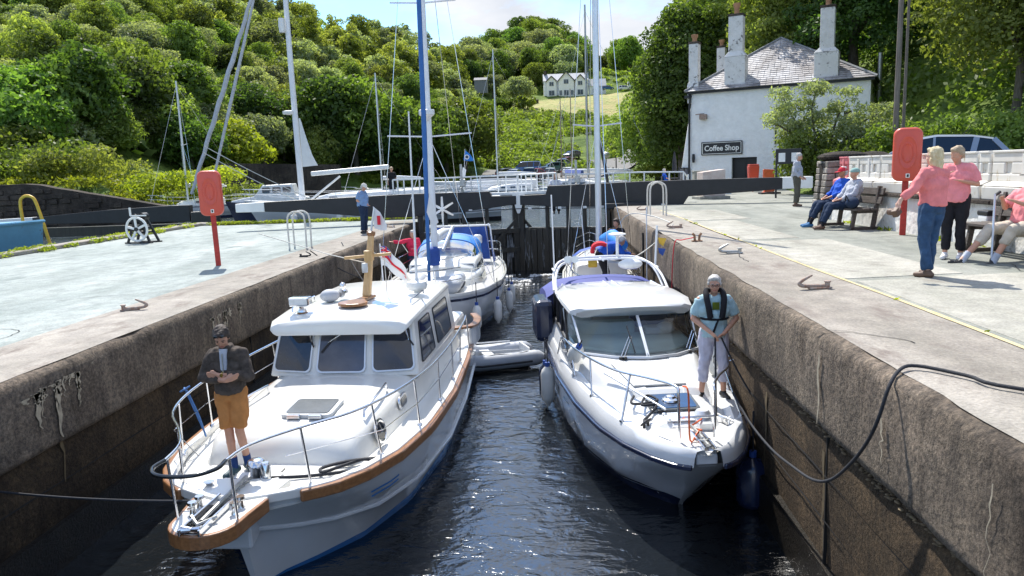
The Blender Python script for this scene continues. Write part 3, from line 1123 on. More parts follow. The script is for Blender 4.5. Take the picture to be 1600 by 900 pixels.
tree((350 - 861) / 1155 * 80, 80, 'x', 1.0, 'rounded bright yellow-green tree behind the leaning furled sails', None, mesh=leafmesh('crown', crownclumps(31, 4.8, 4.6, 1.2, 30, 1.3), 9000, .24, 'leaf_yellow', 31))
# middle hill
wm = {'leaf_mid': 4, 'leaf_grey': 5, 'leaf_dark': 4}
scatter(70, -.105, .035, lambda t: 290 if t > -.06 else 262, lambda t: 405, 3.9, 1.0, 1.5, wm, 'on the wooded top of the middle hill', 'trees on the middle hill', 5)
scatter(45, .03, .2, lambda t: 345, lambda t: 500, 4.5, 1.0, 1.5, {'leaf_dark': 5, 'leaf_mid': 3}, 'on the far ridge behind the white house', 'trees on the far ridge', 6)
for (px, y, k, s) in ((742, 250, 'leaf_dark', 1.1), (756, 256, 'leaf_dark', 1.15), (818, 232, 'leaf_grey', 1.3), (775, 245, 'leaf_grey', 1.1), (842, 285, 'leaf_mid', 1.2), (858, 290, 'leaf_mid', 1.1), (782, 330, 'leaf_dark', 1.7)):
 tree((px - 861) / 1155 * y, y, k, s, '%s standing on the open grass slope left of the white house' % KW[k], 'scattered trees on the grass slope, ' + KW[k] + 's')
# right wooded hill behind the coffee shop
scatter(58, .2, .78, lambda t: lerp([(.2, 70), (.3, 64), (.4, 57), (.48, 46), (.65, 33), (.8, 28)], t), lambda t: lerp([(.2, 150), (.8, 85)], t), 6.3, 1.0, 1.45, {'leaf_mid': 5, 'leaf_light': 3, 'leaf_dark': 3},
  'on the steep wood behind the coffee shop', 'trees on the steep wood behind the coffee shop', 8, True)
# large individual trees
def bigtree(x, y, seed, w, h, z0, n, size, m, label, k=46, cs=1.0, trk=.4, z=None):
 t = thing('broadleaf_tree', label, 'tree', (x, y, ground(x, y) - .1 if z is None else z))
 ob('crown', None, None, t, mesh=leafmesh('crown', crownclumps(seed, w, h, z0, k, cs), n, size, m, seed))
 ob('trunk', trunkgeo(seed, z0 + h * .6, trk, 7, w * .6), 'bark', t, smooth=60)
 return t
bigtree(10.1, 58, 51, 4.7, 10.2, 2.2, 51000, 0.133, 'leaf_mid', 'big rounded tree filling the gap left of the coffee shop gable', 110, 1.05)
bigtree(9.0, 64, 52, 3.8, 7, 1.6, 25500, 0.14, 'leaf_light', 'lighter green tree behind the left side of the big rounded tree', 40)
bigtree(13.2, 60, 53, 3.6, 13, 4.0, 25500, 0.14, 'leaf_light', 'tall pale tree rising behind the left chimneys of the coffee shop', 40)
bigtree(19.5, 33, 54, 4.2, 8.5, 2.8, 44200, 0.105, 'leaf_light', 'broad light green tree overhanging the parked cars at right', 100, .9, .2)
bigtree(24.2, 37, 55, 4.2, 10, 4, 37400, 0.112, 'leaf_mid', 'tall tree at the right edge above the dark parked car', 90, 1.0, .22)
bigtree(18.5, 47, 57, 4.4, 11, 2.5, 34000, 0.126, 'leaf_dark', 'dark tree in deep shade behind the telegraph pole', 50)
bigtree(14.8, 50, 58, 3.4, 8.6, 4.6, 23800, 0.119, 'leaf_light', 'yellow-green tree rising right behind the coffee shop roof', 40)

# shrubs
def shrub(x, y, w, h, n, size, m, label, seed, z=None, group=None, k=14, name='shrub', cat='shrub', d=None):
 r = random.Random(seed)
 cl = [((r.uniform(-1, 1) * w * .5, r.uniform(-1, 1) * (d or w) * .4, h * r.uniform(.25, .72)), (w * .22, (d or w) * .2, h * .28)) for _ in range(k)]
 o = ob(name, None, None, mesh=leafmesh('shrub', cl, n, size, m, seed), loc=(x, y, (ground(x, y) if z is None else z)))
 return tag(o, label, cat, group)
# bank above the dark stone wall, left
shrub(-38, 51.5, 9, 3.2, 5000, .15, 'leaf_mid', 'dense green bush on the wall top at the far left', 61)
shrub(-33.2, 51, 6, 2.6, 4500, .13, 'leaf_light', 'pale leafy bush above the left end of the dark wall', 62)
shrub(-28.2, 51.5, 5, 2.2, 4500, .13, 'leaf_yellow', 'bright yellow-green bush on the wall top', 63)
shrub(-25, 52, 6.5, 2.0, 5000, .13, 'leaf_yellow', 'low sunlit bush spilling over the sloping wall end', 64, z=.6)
shrub(-26, 58, 8, 3.6, 6000, .15, 'leaf_mid', 'hedge of dark ivy behind the sloping wall end', 65)
shrub(-45, 56, 10, 5, 6000, .2, 'leaf_mid', 'tall thicket rising behind the left end of the wall', 68)
# bracken slopes as ground cover
def cover(name, region, n, size, m, seed, hgt=.8):
 r = np.random.default_rng(seed)
 out = []
 for _ in range(n * 3):
  t = r.uniform(*region[0])
  y = r.uniform(*region[1])
  x = t * y
  if region[2](x, y) and noise.noise(Vector((x * .07, y * .07, seed))) > -.28:
   hh = hgt * (1 + 1.3 * max(0, noise.noise(Vector((x * .16, y * .16, 3)))))
   out.append(((x, y, ground(x, y) + hh * .35), (1.5 * hgt, 1.5 * hgt, hh)))
  if len(out) >= n:
   break
 return struct(ob(name, None, None, mesh=leafmesh(name, out, n * 42, size, m, seed)), 'stuff')
cover('bracken', ((-.115, .13), (128, 205), lambda x, y: not (x > 5 and y < 175 and abs(x - (12 + (y - 128) * .35)) < 5)), 1100, .34, 'leaf_bracken', 71, .9)
cover('slope_grass', ((-.13, .0), (205, 330), lambda x, y: not (y < 272 and x > -14)), 420, .4, 'leaf_bracken', 72, .8)
cover('undergrowth', ((-.9, -.12), (70, 250), lambda x, y: y > c0(x / y) + 2), 1500, .55, 'leaf_mid', 73, 1.3)
cover('bank_grass', ((-.42, -.03), (102, 122), lambda x, y: not (x > -12 and y < 125)), 420, .22, 'leaf_yellow', 74, .5)
cover('wall_top_grass', ((-.95, -.46), (46.5, 62), lambda x, y: True), 420, .13, 'leaf_yellow', 75, .5)
cover('hill_grass_tufts', ((.0, .125), (280, 330), lambda x, y: True), 260, .45, 'leaf_bracken', 76, .8)
cover('hillside_undergrowth', ((.2, .8), (30, 110), lambda x, y: y > lerp([(.2, 66), (.3, 57), (.45, 39), (.65, 31), (.8, 27)], x / y)), 1500, .15, 'leaf_mid', 77, .9)
cl = []
for k in range(150):
 y = rnd.uniform(3, 32)
 cl.append(((-15.75 + rnd.uniform(-.45, .5), y, ZL + .08), (.16, .35, .07)))
for k in range(60):
 cl.append(((rnd.uniform(-15, -6), rnd.choice((31.7, 31.9)), ZL + .08), (.4, .15, .07)))
for k in range(40):
 y = rnd.uniform(2, 22)
 cl.append(((3.68 + rnd.uniform(-.03, .03), y, .010), (.012, .05, .006)))
for x, y in ((6.95, 13.8), (7.0, 16), (7.0, 12.5), (7.02, 18)):
 cl.append(((x, y, (ZL if x < 0 else 0) + .02), (.12, .22, .03)))
struct(ob('weeds', None, None, mesh=leafmesh('weeds', cl, 9000, .035, 'leaf_yellow', 12, 1.8)), 'stuff')
tag(shrub((823 - 861) / 1155 * 208, 208, 5, 4, 2600, .3, 'leaf_mid', 'lone round bush on the mown straw-coloured field', 81), 'lone round bush on the mown straw-coloured field')
shrub((800 - 861) / 1155 * 210, 210, 6, 3, 2000, .3, 'leaf_mid', 'low dark bush at the left corner of the mown field', 82)
# garden in front of the coffee shop
def ivy(x, y, w, h, n, m, label, seed, z=0):
 return shrub(x, y, w, h, n, .085, m, label, seed, z=z, k=26)
ivy(11.6, 34.5, 2.4, 3.1, 8000, 'leaf_light', 'bright green climbing shrub beside the coffee shop door', 91)
ivy(13.2, 33.0, 3.0, 2.4, 7000, 'leaf_mid', 'ivy mound around the notice boards', 92)
ivy(15.2, 33.2, 3.2, 2.7, 7000, 'leaf_mid', 'leafy shrub below the slender garden tree', 93, .3)
ivy(17.4, 33.0, 3.4, 2.8, 7000, 'leaf_mid', 'shrub with pink flowers right of the coffee shop', 94, .6)
ivy(16.4, 30.5, 3.2, 1.7, 5000, 'leaf_dark', 'dark hedge behind the stone pillar', 95, .5)
ivy(19.6, 31.4, 4.4, 2.7, 8000, 'leaf_light', 'sunlit shrubs behind the silver parked car', 96, 1)
ivy(23.3, 31.8, 4.4, 3.4, 8000, 'leaf_light', 'tall yellow-green shrubs behind the parked cars', 97, 1)
ivy(8.9, 62, 4, 1.8, 4000, 'leaf_yellow', 'rough sunlit grass tussock left of the outdoor tables', 98, -.1)
# slender garden tree with open branching in front of the shop
gt = thing('garden_tree', 'slender multi-stemmed tree with feathery olive foliage before the coffee shop wall', 'tree', (11.9, 34.6, 0))
gt.scale = (.9, .9, .86)
g = G()
brs = [[(0, 0, 0), (-.15, 0, 1.4), (-.5, 0, 2.9), (-1.2, .1, 4.2), (-1.6, 0, 5.0)], [(0, 0, 0), (.1, 0, 1.5), (0, .1, 3.2), (-.2, 0, 4.4), (.1, .1, 5.4)],
  [(.1, 0, 0), (.6, 0, 1.6), (1.5, 0, 2.8), (2.3, .1, 3.6), (3.3, 0, 4.1)], [(.6, 0, 1.6), (.9, .2, 2.9), (1.1, .1, 3.9), (1.5, 0, 4.8)],
  [(-.4, 0, 2.6), (-1.3, .1, 3.3), (-2.1, 0, 3.8)], [(1.5, 0, 2.8), (2.6, -.1, 3.0), (3.8, 0, 3.2)]]
for b_ in brs:
 p = smoothpts(b_, 3)
 g.tube(p, [.085 * (1 - .75 * i / len(p)) for i in range(len(p))], 6)
ob('trunk', g, 'bark', gt, smooth=60)
rr = random.Random(5)
cl = []
for b_ in brs:
 for q in smoothpts(b_, 4)[-9:]:
  for _ in range(2):
   cl.append(((q.x + rr.uniform(-.5, .5), q.y + rr.uniform(-.6, .6), q.z + rr.uniform(-.1, .55)), (rr.uniform(.35, .6), rr.uniform(.35, .6), rr.uniform(.22, .38))))
ob('crown', None, None, gt, mesh=leafmesh('crown', cl, 9000, .065, 'leaf_grey', 9, 1.6))
# ============================================================ STONE WALLS, BUILDINGS, GATES
# dark stone dock wall, sloping down at its right end
g = G()
ring = []
for x in np.arange(-60, -23.0, 1.0):
 zt = 1.75 if x < -32.5 else 1.75 - (x + 32.5) / 9.5 * 1.9
 zt += noise.noise(Vector((float(x) * .8, 1, 1))) * .07
 yy = 44.6 + (x + 60) * .02
 ring.append([(float(x), yy, -4), (float(x), yy, zt), (float(x), yy + .6, zt + .02), (float(x), yy + .6, -4)])
g.loft(ring)
o = ob('dock_wall', g, 'stone_dark_mat', fixn=True)
tag(o, 'dark weathered stone dock wall across the side channel, top sloping down at its right end', 'wall')
g = G()
for k in range(330):
 r = random.Random(k)
 row = r.randrange(9)
 x = -45 + r.random() * 22
 z = -1.1 + row * .34 + r.uniform(-.03, .03)
 zt = 1.75 if x < -32.5 else 1.75 - (x + 32.5) / 9.5 * 1.9
 if z + .2 > zt:
  continue
 w = r.uniform(.3, .75)
 g.box((x, 44.6 + (x + 60) * .02 - .02, z), (w, .10 + .08 * r.random(), .28))
struct(ob('stone', g, 'stone_dark_mat', o, bevel=.02, seg=1), 'stuff')
g = G()
g.loft([[(-28, 61, -.5), (-28, 61, 3.0), (-28, 61.6, 3.0), (-28, 61.6, -.5)], [(-19, 66, -.5), (-19, 66, 2.6), (-19, 66.6, 2.6), (-19, 66.6, -.5)]])
tag(ob('retaining_wall', g, 'stone_dark_mat'), 'grey retaining wall in the shade beyond the small sloops', 'wall')

# ---- coffee shop
mat('whitewash', (.76, .76, .74), .85, col2=(.87, .87, .85), scale=2.5, bump=.05, bscale=5, spots=(.50, .46, .38), sscale=1.3, spos=.66)
mat('whitewash_dirty', (.60, .59, .56), .85, col2=(.72, .71, .69), scale=3, bump=.03, bscale=6, spots=(.10, .09, .08), sscale=3.2, spos=.56)
mat('clay_pot', (.42, .22, .12), .8, var=.2)
mat('lead', (.20, .21, .22), .6)
def slatemat():
 m = bpy.data.materials.new('slate')
 m.use_nodes = True
 t = m.node_tree
 L = t.links.new
 b = t.nodes['Principled BSDF']
 b.inputs['Roughness'].default_value = .6
 ge = t.nodes.new('ShaderNodeTexCoord')
 n = t.nodes.new('ShaderNodeTexNoise')
 n.inputs['Scale'].default_value = .8
 n.inputs['Detail'].default_value = 8
 L(ge.outputs['Object'], n.inputs['Vector'])
 r = t.nodes.new('ShaderNodeValToRGB')
 r.color_ramp.elements[0].position = .38
 r.color_ramp.elements[0].color = (.30, .275, .275, 1)
 r.color_ramp.elements[1].position = .6
 r.color_ramp.elements[1].color = (.66, .64, .64, 1)
 L(n.outputs[0], r.inputs[0])
 oi = t.nodes.new('ShaderNodeTexNoise')
 oi.inputs['Scale'].default_value = 5
 L(ge.outputs['Object'], oi.inputs['Vector'])
 mx = t.nodes.new('ShaderNodeMix')
 mx.data_type = 'RGBA'
 mx.blend_type = 'MULTIPLY'
 mx.inputs[0].default_value = .6
 L(r.outputs[0], mx.inputs[6])
 L(oi.outputs[0], mx.inputs[7])
 L(mx.outputs[2], b.inputs['Base Color'])
 MATS['slate'] = m
slatemat()
# plan: long gable-hipped block. Front wall from A (8.55,43.2) to B (16.3,38.6) facing the lock
A, B = Vector((8.32, 45.0, 0)), Vector((16.9, 41.0, 0))
fx = (B - A).normalized()
fy = Vector((-fx.y, fx.x, 0))            # into the building
LW = (B - A).length
cs = thing('coffee_shop', 'whitewashed stone coffee shop with slate roof and tall chimneys beyond the lock gate', 'building', (A.x, A.y, -.15), math.atan2(fx.y, fx.x))
HE, DP = 5.7, 9.0                          # eaves height, depth
g = G()
dx0, dx1 = 2.35, 3.75                       # door opening
def wall_with_open(g, w, h, t, opens, y0=0):
 """front wall along x with rectangular openings (x0,x1,z0,z1)"""
 xs = sorted({0, w} | {o[0] for o in opens} | {o[1] for o in opens})
 for a, b in zip(xs[:-1], xs[1:]):
  zz = 0
  for o_ in sorted([o for o in opens if o[0] <= a and o[1] >= b], key=lambda o: o[2]):
   if o_[2] > zz:
    g.box(((a + b) / 2, y0 + t / 2, (zz + o_[2]) / 2), (b - a, t, o_[2] - zz))
   zz = o_[3]
  if h > zz:
   g.box(((a + b) / 2, y0 + t / 2, (zz + h) / 2), (b - a, t, h - zz))
opens = [(dx0, dx1, 0, 1.95), (3.55 + .9, 3.55 + 1.35, 2.6, 4.3), (8.3, 8.7, 1.6, 3.2)]
wall_with_open(g, LW, HE, .5, [(dx0, dx1, 0, 1.95), (8.2, 8.6, 2.4, 4.2)])
g.box((.25, DP / 2 + .25, HE / 2), (.5, DP - .5, HE))
g.box((LW - .25, DP / 2 + .25, HE / 2), (.5, DP - .5, HE))
g.box((LW / 2, DP - .25, HE / 2), (LW - 1, .5, HE))
import bmesh
def weld(g):
 bm = bmesh.new()
 vs = [bm.verts.new(v) for v in g.v]
 for f in g.f:
  bm.faces.new([vs[i] for i in f])
 bmesh.ops.remove_doubles(bm, verts=bm.verts, dist=.001)
 bmesh.ops.recalc_face_normals(bm, faces=bm.faces)
 g2 = G()
 g2.v = [tuple(v.co) for v in bm.verts]
 bm.verts.index_update()
 g2.f = [tuple(v.index for v in f.verts) for f in bm.faces]
 bm.free()
 return g2
ob('wall', weld(g), 'whitewash', cs)
g = G()
g.prism([(-.2, -.2), (LW + .2, -.2), (LW + .2, DP + .2), (-.2, DP + .2)], HE, HE + .12)
ob('eaves_board', g, 'black', cs)
# pyramidal roof seen end-on; slates laid as overlapping courses
RH = 3.2
ax, ay = 4.3, 4.2
def course(g, p0, p1, q, n):
 """slope from eave p0-p1 to ridge point q in n overlapping courses"""
 p0, p1, q = Vector(p0), Vector(p1), Vector(q)
 nrm = (p1 - p0).cross(q - p0).normalized()
 if nrm.z < 0:
  nrm = -nrm
 r = random.Random(3)
 for i in range(n):
  a, b = i / n, min(1, (i + 1.25) / n)
  l0, r0 = p0.lerp(q, a), p1.lerp(q, a)
  l1, r1 = p0.lerp(q, b), p1.lerp(q, b)
  k = max(1, int((r0 - l0).length / .34))
  off = .5 * (i % 2)
  for j in range(-1, k + 1):
   u0, u1 = max(0, (j + off) / k), min(1, (j + 1 + off) / k) - .02 / max(1, (r0 - l0).length)
   if u1 <= u0:
    continue
   h = nrm * (.035 + r.uniform(0, .012))
   g.add([l0.lerp(r0, u0) + h, l0.lerp(r0, u1) + h, l1.lerp(r1, u1) + nrm * .006, l1.lerp(r1, u0) + nrm * .006,
     l0.lerp(r0, u0) + nrm * .002, l0.lerp(r0, u1) + nrm * .002], [(0, 1, 2, 3), (4, 5, 1, 0)])
e = .32
P = [(-e, -e, HE + .12), (LW + e, -e, HE + .12), (LW + e, DP + e, HE + .12), (-e, DP + e, HE + .12)]
T0, T1 = (ax, ay, HE + RH), (ax + .1, ay + .4, HE + RH)
rg = G()
rg.add(P + [T0], [(0, 1, 4), (1, 2, 4), (2, 3, 4), (3, 0, 4)])
rf = ob('roof', rg, 'lead', cs)
sg = G()
course(sg, P[0], P[1], T0, 24)
course(sg, P[1], P[2], T0, 24)
course(sg, P[3], P[0], T0, 24)
struct(ob('slate', sg, 'slate', rf, fixn=False), 'stuff')
g = G()
for p in P[:2] + [P[3]]:
 g.tube([Vector(p) + Vector((0, 0, .05)), Vector(T0) + Vector((0, 0, .06))], .07, 6)
ob('ridge_flashing', g, 'lead', rf)
def chimney(x, y, zb, zs, zt, w1, w2, pot=.5, m='whitewash_dirty', pr=.17):
 g = G()
 g.box((x, y, (zb + zs) / 2), (w1, .9, zs - zb))
 g.box((x, y, zs + .14), (w1 + .06, .95, .28), taper=w2 / w1 * .98)
 g.box((x, y, (zs + zt) / 2 + .12), (w2, .62, zt - zs - .1))
 c = ob('chimney', g, m, rf, bevel=.03)
 g = G()
 g.box((x, y, zt + .13), (w2 + .06, .68, .12))
 ob('capping', g, 'stone_dark_mat', c, bevel=.02)
 g = G()
 g.lathe((x, y, zt + .19), [(pr * .8, 0), (pr * .85, pot * .55), (pr * 1.15, pot * .7), (pr * 1.2, pot), (pr * .9, pot), (pr * .8, pot * .8)], 12)
 ob('chimney_pot', g, 'clay_pot', c, smooth=50)
chimney(2.45, .46, HE - .1, 7.6, 9.75, 1.15, .80, .60)
chimney(7.25, .46, HE - .1, 7.35, 9.6, 1.22, .72, .53)
chimney(.05, .5, 5.2, 6.1, 8.5, .62, .54, .42)
chimney(.15, 7.2, 5.6, 6.4, 9.1, .66, .54, .4)
# sloping buttress wing on the left
g = G()
g.add([(-.9, .35, 0), (0, .05, 0), (0, 4.5, 0), (-.9, 5.5, 0), (-.25, .6, 4.7), (0, .06, 5.2), (0, 4, 5.2), (-.25, 4, 4.7)],
  [(0, 1, 5, 4), (3, 0, 4, 7), (2, 3, 7, 6), (4, 5, 6, 7), (1, 2, 6, 5), (0, 3, 2, 1)])
ob('buttress', g, 'whitewash', cs)
# door, windows, pipe, lantern
g = G()
g.box(((dx0 + dx1) / 2, .38, .97), (dx1 - dx0, .06, 1.95))
d = ob('door', g, 'black', cs)
g = G()
for x in (dx0 + .02, dx1 - .02, (dx0 + dx1) / 2):
 g.box((x, .33, .97), (.05, .05, 1.9))
ob('door_frame', g, 'gate_black', d)
g = G()
g.tube([(4.75, -.05, 2.6), (4.75, -.05, 4.6)], .05, 8)
ob('drainpipe', g, 'black', cs)
for (x0, x1, z0, z1) in ((8.2, 8.6, 2.4, 4.2),):
 g = G()
 g.box(((x0 + x1) / 2, .32, (z0 + z1) / 2), (x1 - x0, .02, z1 - z0))
 w_ = ob('window', g, 'dark_glass', cs)
 g = G()
 for x in (x0 + .03, x1 - .03):
  g.box((x, .29, (z0 + z1) / 2), (.06, .04, z1 - z0))
 g.box(((x0 + x1) / 2, .285, (z0 + z1) / 2), (x1 - x0, .04, .05))
 ob('window_frame', g, 'black', w_)
g = G()
g.box((-.46, .1, .75), (.72, .05, 1.45), rot=(0, 0, -.28))
w_ = ob('window', g, 'curtain_glass', cs)
for k in range(3):
 g = G()
 g.box((-.79 + k * .33, .16 - k * .092, .75), (.05, .06, 1.5))
 ob('glazing_bar', g, 'black', w_)
for k in range(3):
 g = G()
 g.box((-.46, .065, .08 + k * .67), (.74, .05, .05), rot=(0, 0, -.28))
 ob('glazing_bar', g, 'black', w_)
g = G()
g.tube([(-.12, -.08, .02), (-.1, -.08, 5.0), (-.02, -.1, 5.6), (-.25, -.1, 5.85)], .06, 8)
g.box((-.22, -.1, 5.55), (.3, .2, .16))
ob('drainpipe', g, 'black', cs)
g = G()
g.box((.75, -.22, 4.35), (.42, .3, .28))
g.beam((.75, 0, 4.55), (.3, -.3, 4.5), .05, .05)
ob('wall_lamp', g, 'rusty_steel', cs, bevel=.02)
g = G()
g.lathe((.16, -.14, 2.0), [(.07, -.25), (.09, 0), (.07, .25)], 8)
ob('small_lantern', g, 'black', cs)
# sign
sg_ = thing('coffee_shop_sign', 'black board with white border lettered Coffee Shop on the whitewashed wall', 'sign', A + fx * 1.78 + Vector((0, 0, 2.38)) - fy * .07, math.atan2(fx.y, fx.x))
g = G()
g.box((0, 0, 0), (2.35, .06, .76))
ob('board', g, 'black', sg_, bevel=.02)
g = G()
for s in (-1, 1):
 g.box((0, -.034, s * .315), (2.2, .012, .03))
 g.box((s * 1.1, -.034, 0), (.03, .012, .6))
ob('border', g, 'white_print', sg_)
def text(body, size, parent, loc, m, rot=(PI / 2, 0, 0), font_bold=.0, sx=1.0, ext=.004, name='lettering'):
 c = bpy.data.curves.new(name, 'FONT')
 c.body = body
 c.size = size
 c.extrude = ext
 c.offset = font_bold
 c.align_x = 'CENTER'
 c.align_y = 'CENTER'
 o = bpy.data.objects.new(name + '_curve', c)
 COL.objects.link(o)
 me = bpy.data.meshes.new_from_object(o.evaluated_get(bpy.context.evaluated_depsgraph_get()))
 bpy.data.objects.remove(o)
 me.materials.clear()
 me.materials.append(MATS[m])
 o = bpy.data.objects.new(name, me)
 COL.objects.link(o)
 o.parent = parent
 o.location = loc
 o.rotation_euler = rot
 o.scale = (sx, 1, 1)
 return o
text('Coffee Shop', .43, sg_, (0, -.036, -.01), 'white_print', font_bold=.008, sx=.92)

# ---- white house on the hill
mat('harl', (.84, .84, .83), .85, var=.05)
mat('roof_grey', (.34, .35, .38), .6, var=.2, scale=2)
mat('house_window', (.05, .06, .075), .15, var=.3, scale=3)
hh = thing('hill_house', 'white farmhouse with three dark-edged gables standing above the mown field', 'house', (-1.7, 262, 25.6), .03)
g = G()
g.box((7.6, 3.2, 2.9), (15.2, 6.4, 5.8))
for x, w, h in ((2.6, 3.3, 7.0), (7.6, 5.2, 8.3), (12.4, 3.3, 7.2)):
 g.prism([(x - w / 2, 0), (x + w / 2, 0), (x + w / 2, 5.6), (x, h), (x - w / 2, 5.6)], -.9 if w < 4 else -1.3, 1, XZ())
ob('wall', g, 'harl', hh)
g = G()
g.prism([(-.3, 5.7), (3.2, 8.4), (6.7, 5.7)], -.2, 15.4, lambda v: Vector((v.z, v.x, v.y)))
rf2 = ob('roof', g, 'roof_grey', hh)
g = G()
for x, w, h, y in ((2.6, 3.3, 7.0, -1), (7.6, 5.2, 8.3, -1.4), (12.4, 3.3, 7.2, -1)):
 for s in (-1, 1):
  g.beam((x + s * (w / 2 + .25), y + 1.0, 5.45), (x, y + 1.0, h + .15), 2.6, .14)
ob('gable_roof', g, 'roof_grey', rf2)
g = G()
for x, w, h, y in ((2.6, 3.3, 7.0, -1), (7.6, 5.2, 8.3, -1.4), (12.4, 3.3, 7.2, -1)):
 for s in (-1, 1):
  g.beam((x + s * (w / 2 + .3), y - .32, 5.4), (x, y - .32, h + .2), .1, .3)
ob('barge_board', g, 'black', rf2)
for x, z in ((.6, 8.6), (14.6, 8.6)):
 g = G()
 g.box((x, 3.2, z), (.9, 1.2, 1.8))
 ob('chimney', g, 'stone_dark_mat', rf2)
def hwin(x, y, z, w=1.5, h=1.5):
 g = G()
 g.box((x, y, z), (w + .24, .06, h + .24))
 o = ob('window_frame', g, 'plastic_white', hh)
 for s in (-1, 1):
  g = G()
  g.box((x + s * w / 4, y - .05, z), (w / 2 - .1, .06, h))
  ob('pane', g, 'house_window', o)
for x, y in ((2.6, -.95), (12.4, -.95)):
 hwin(x, y, 4.6, 1.5, 1.3)
 hwin(x, y, 1.6, 1.9, 1.6)
hwin(7.6, -1.35, 5.2, 1.6, 1.4)
hwin(7.6, -1.35, 1.5, 1.6, 1.7)
hwin(5.7, -1.35, 1.5, .9, 1.6)
hwin(9.6, -1.35, 1.5, .9, 1.6)
an = thing('house_annexe', 'lower white wing with pale grey roof at the right end of the farmhouse', 'building', (13.6, 263, 25.8), .03)
g = G()
g.box((3.2, 2.6, 1.7), (5.6, 5, 3.4))
ob('wall', g, 'harl', an)
g = G()
g.prism([(-.2, 3.3), (2.6, 6.0), (5.3, 3.3)], .2, 6.2, lambda v: Vector((v.z, v.x, v.y)))
ob('roof', g, 'roof_grey', an)
g = G()
g.box((2, 0, 1.8), (1, .1, 1.3))
ob('window', g, 'house_window', an)
bx = thing('storage_container', 'white storage container beside the farmhouse drive', 'container', (29.5, 268, 28.2))
g = G()
g.box((0, 0, 1.2), (4, 2.4, 2.4))
b0 = ob('body', g, 'harl', bx, bevel=.05)
g = G()
for k in range(2):
 g.box((-1 + 2 * k, -1.22, 1.15), (1.8, .06, 2))
ob('door', g, 'plastic_white', bx)
g = G()
g.box((-.3, 0, 0), (3.4, 3.0, 3.4))
g.prism([(-1.7, 1.7), (0, 2.5), (1.7, 1.7)], -2.1, 1.5, lambda v: Vector((v.z, v.x, v.y)))
mat('shed_grey', (.20, .20, .20), .8)
sh = tag(ob('shed', g, 'shed_grey', loc=((760 - 861) / 1155 * 205, 205, 24)), 'grey gabled shed half hidden by trees left of the field', 'shed')
struct(sh, 'thing')
g = G()
r = random.Random(2)
for k in range(26):
 g.box((r.uniform(-4, 5), r.uniform(-1, 1), r.uniform(0, 1)), (r.uniform(.5, 1.4), .7, r.uniform(.4, 1)), rot=(r.random(), r.random(), r.random()))
mat('scrap', (.2, .12, .08), .9, col2=(.4, .33, .28), scale=1)
struct(ob('rubble', g, 'scrap', loc=((812 - 861) / 1155 * 245, 245, ground(-10.4, 245) + .5)), 'stuff')
# field wall
g = G()
pts = [(-18, 226), (-14, 232), (-9, 240), (-4, 252)]
g.loft([[(x, y, ground(x, y) - .5), (x, y, ground(x, y) + 1.1), (x + .5, y + .4, ground(x, y) + 1.1), (x + .5, y + .4, ground(x, y) - .5)] for x, y in pts])
tag(ob('field_wall', g, 'stone_dark_mat'), 'low dry stone wall along the left edge of the mown field', 'wall')

# ---- lock gates (mitred leaves with balance beams)
def leaf_thing(name, label, heel, mitre, zt):
 t = thing(name, label, 'lock gate')
 h, m_ = Vector(heel), Vector(mitre)
 d = (m_ - h)
 n = Vector((-d.y, d.x, 0)).normalized()
 def P(u, z, off=0):
  q = h + d * u + n * off
  return (q.x, q.y, z)
 # black frame posts
 for u in (.02, .27, .45, .68, .97):
  g = G()
  g.beam(P(u, -3.2), P(u, zt - .34), .22 if u in (.02, .97) else .13, .24, up=n)
  ob('post', g, 'wet_timber', t, bevel=.01)
 g = G()
 g.beam(P(0, zt - .34), P(1, zt - .34), .3, .12)
 ob('top_rail', g, 'gate_black', t)
 # lower boarded panel: planks one by one
 for i in range(15):
  u0, u1 = (i + .04) / 15, (i + .96) / 15
  g = G()
  q0, q1 = Vector(P(u0, 0, .05)), Vector(P(u1, 0, .05))
  zz = -.92 + (.02 * ((i * 7) % 3))
  g.beam((q0 + q1) / 2 + Vector((0, 0, -3.6)), (q0 + q1) / 2 + Vector((0, 0, zz)), .07, (q1 - q0).length, up=d)
  ob('plank', g, 'wet_timber', t, bevel=.006, seg=1)
 for z in (-.95, -1.75):
  g = G()
  g.beam(P(0, z, -.1), P(1, z, -.1), .2, .2)
  ob('cross_rail', g, 'wet_timber', t, bevel=.01)
 # diagonal brace
 for q0, q1 in ((P(.02, -1.7, -.16), P(.3, -.95, -.16)), (P(.68, -1.7, -.16), P(.97, -.5, -.16))):
  g = G()
  g.beam(q0, q1, .08, .12)
  ob('brace', g, 'wet_timber', t)
 return t, P, h, d, n
tl, PL, hL, dL, nL = leaf_thing('lock_gate', 'left leaf of the black timber lock gate below its balance beam', (XL + .05, 29.9, 0), (-1.42, 31.0, 0), .60)
trr, PR, hR, dR, nR = leaf_thing('lock_gate', 'right leaf of the black timber lock gate below its balance beam', (XR - .05, 30.1, 0), (-1.38, 31.0, 0), .62)
# leaking water on the lower boards
mat('leak', (.11, .11, .11), .35, var=.5, scale=9)
for P_, s in ((PL, 1), (PR, 2)):
 r = random.Random(s)
 g = G()
 for k in range(60):
  u = r.choice((.52, .9, .93, .3, .72)) + r.uniform(-.05, .05)
  z0 = r.uniform(-1.8, -1.1)
  a = Vector(P_(u, 0, -.01))
  w = r.uniform(.01, .035)
  dd = Vector((w, 0, 0))
  l = r.uniform(.3, .9)
  yo = Vector((0, -.055, 0))
  g.add([a - dd + yo + Vector((0, 0, z0)), a + dd + yo + Vector((0, 0, z0)), a + dd * .5 + yo + Vector((0, -.06, z0 - l)), a - dd * .5 + yo + Vector((0, -.06, z0 - l))], [(0, 1, 2, 3)])
 struct(ob('leaking_water', g, 'leak', fixn=False), 'stuff')
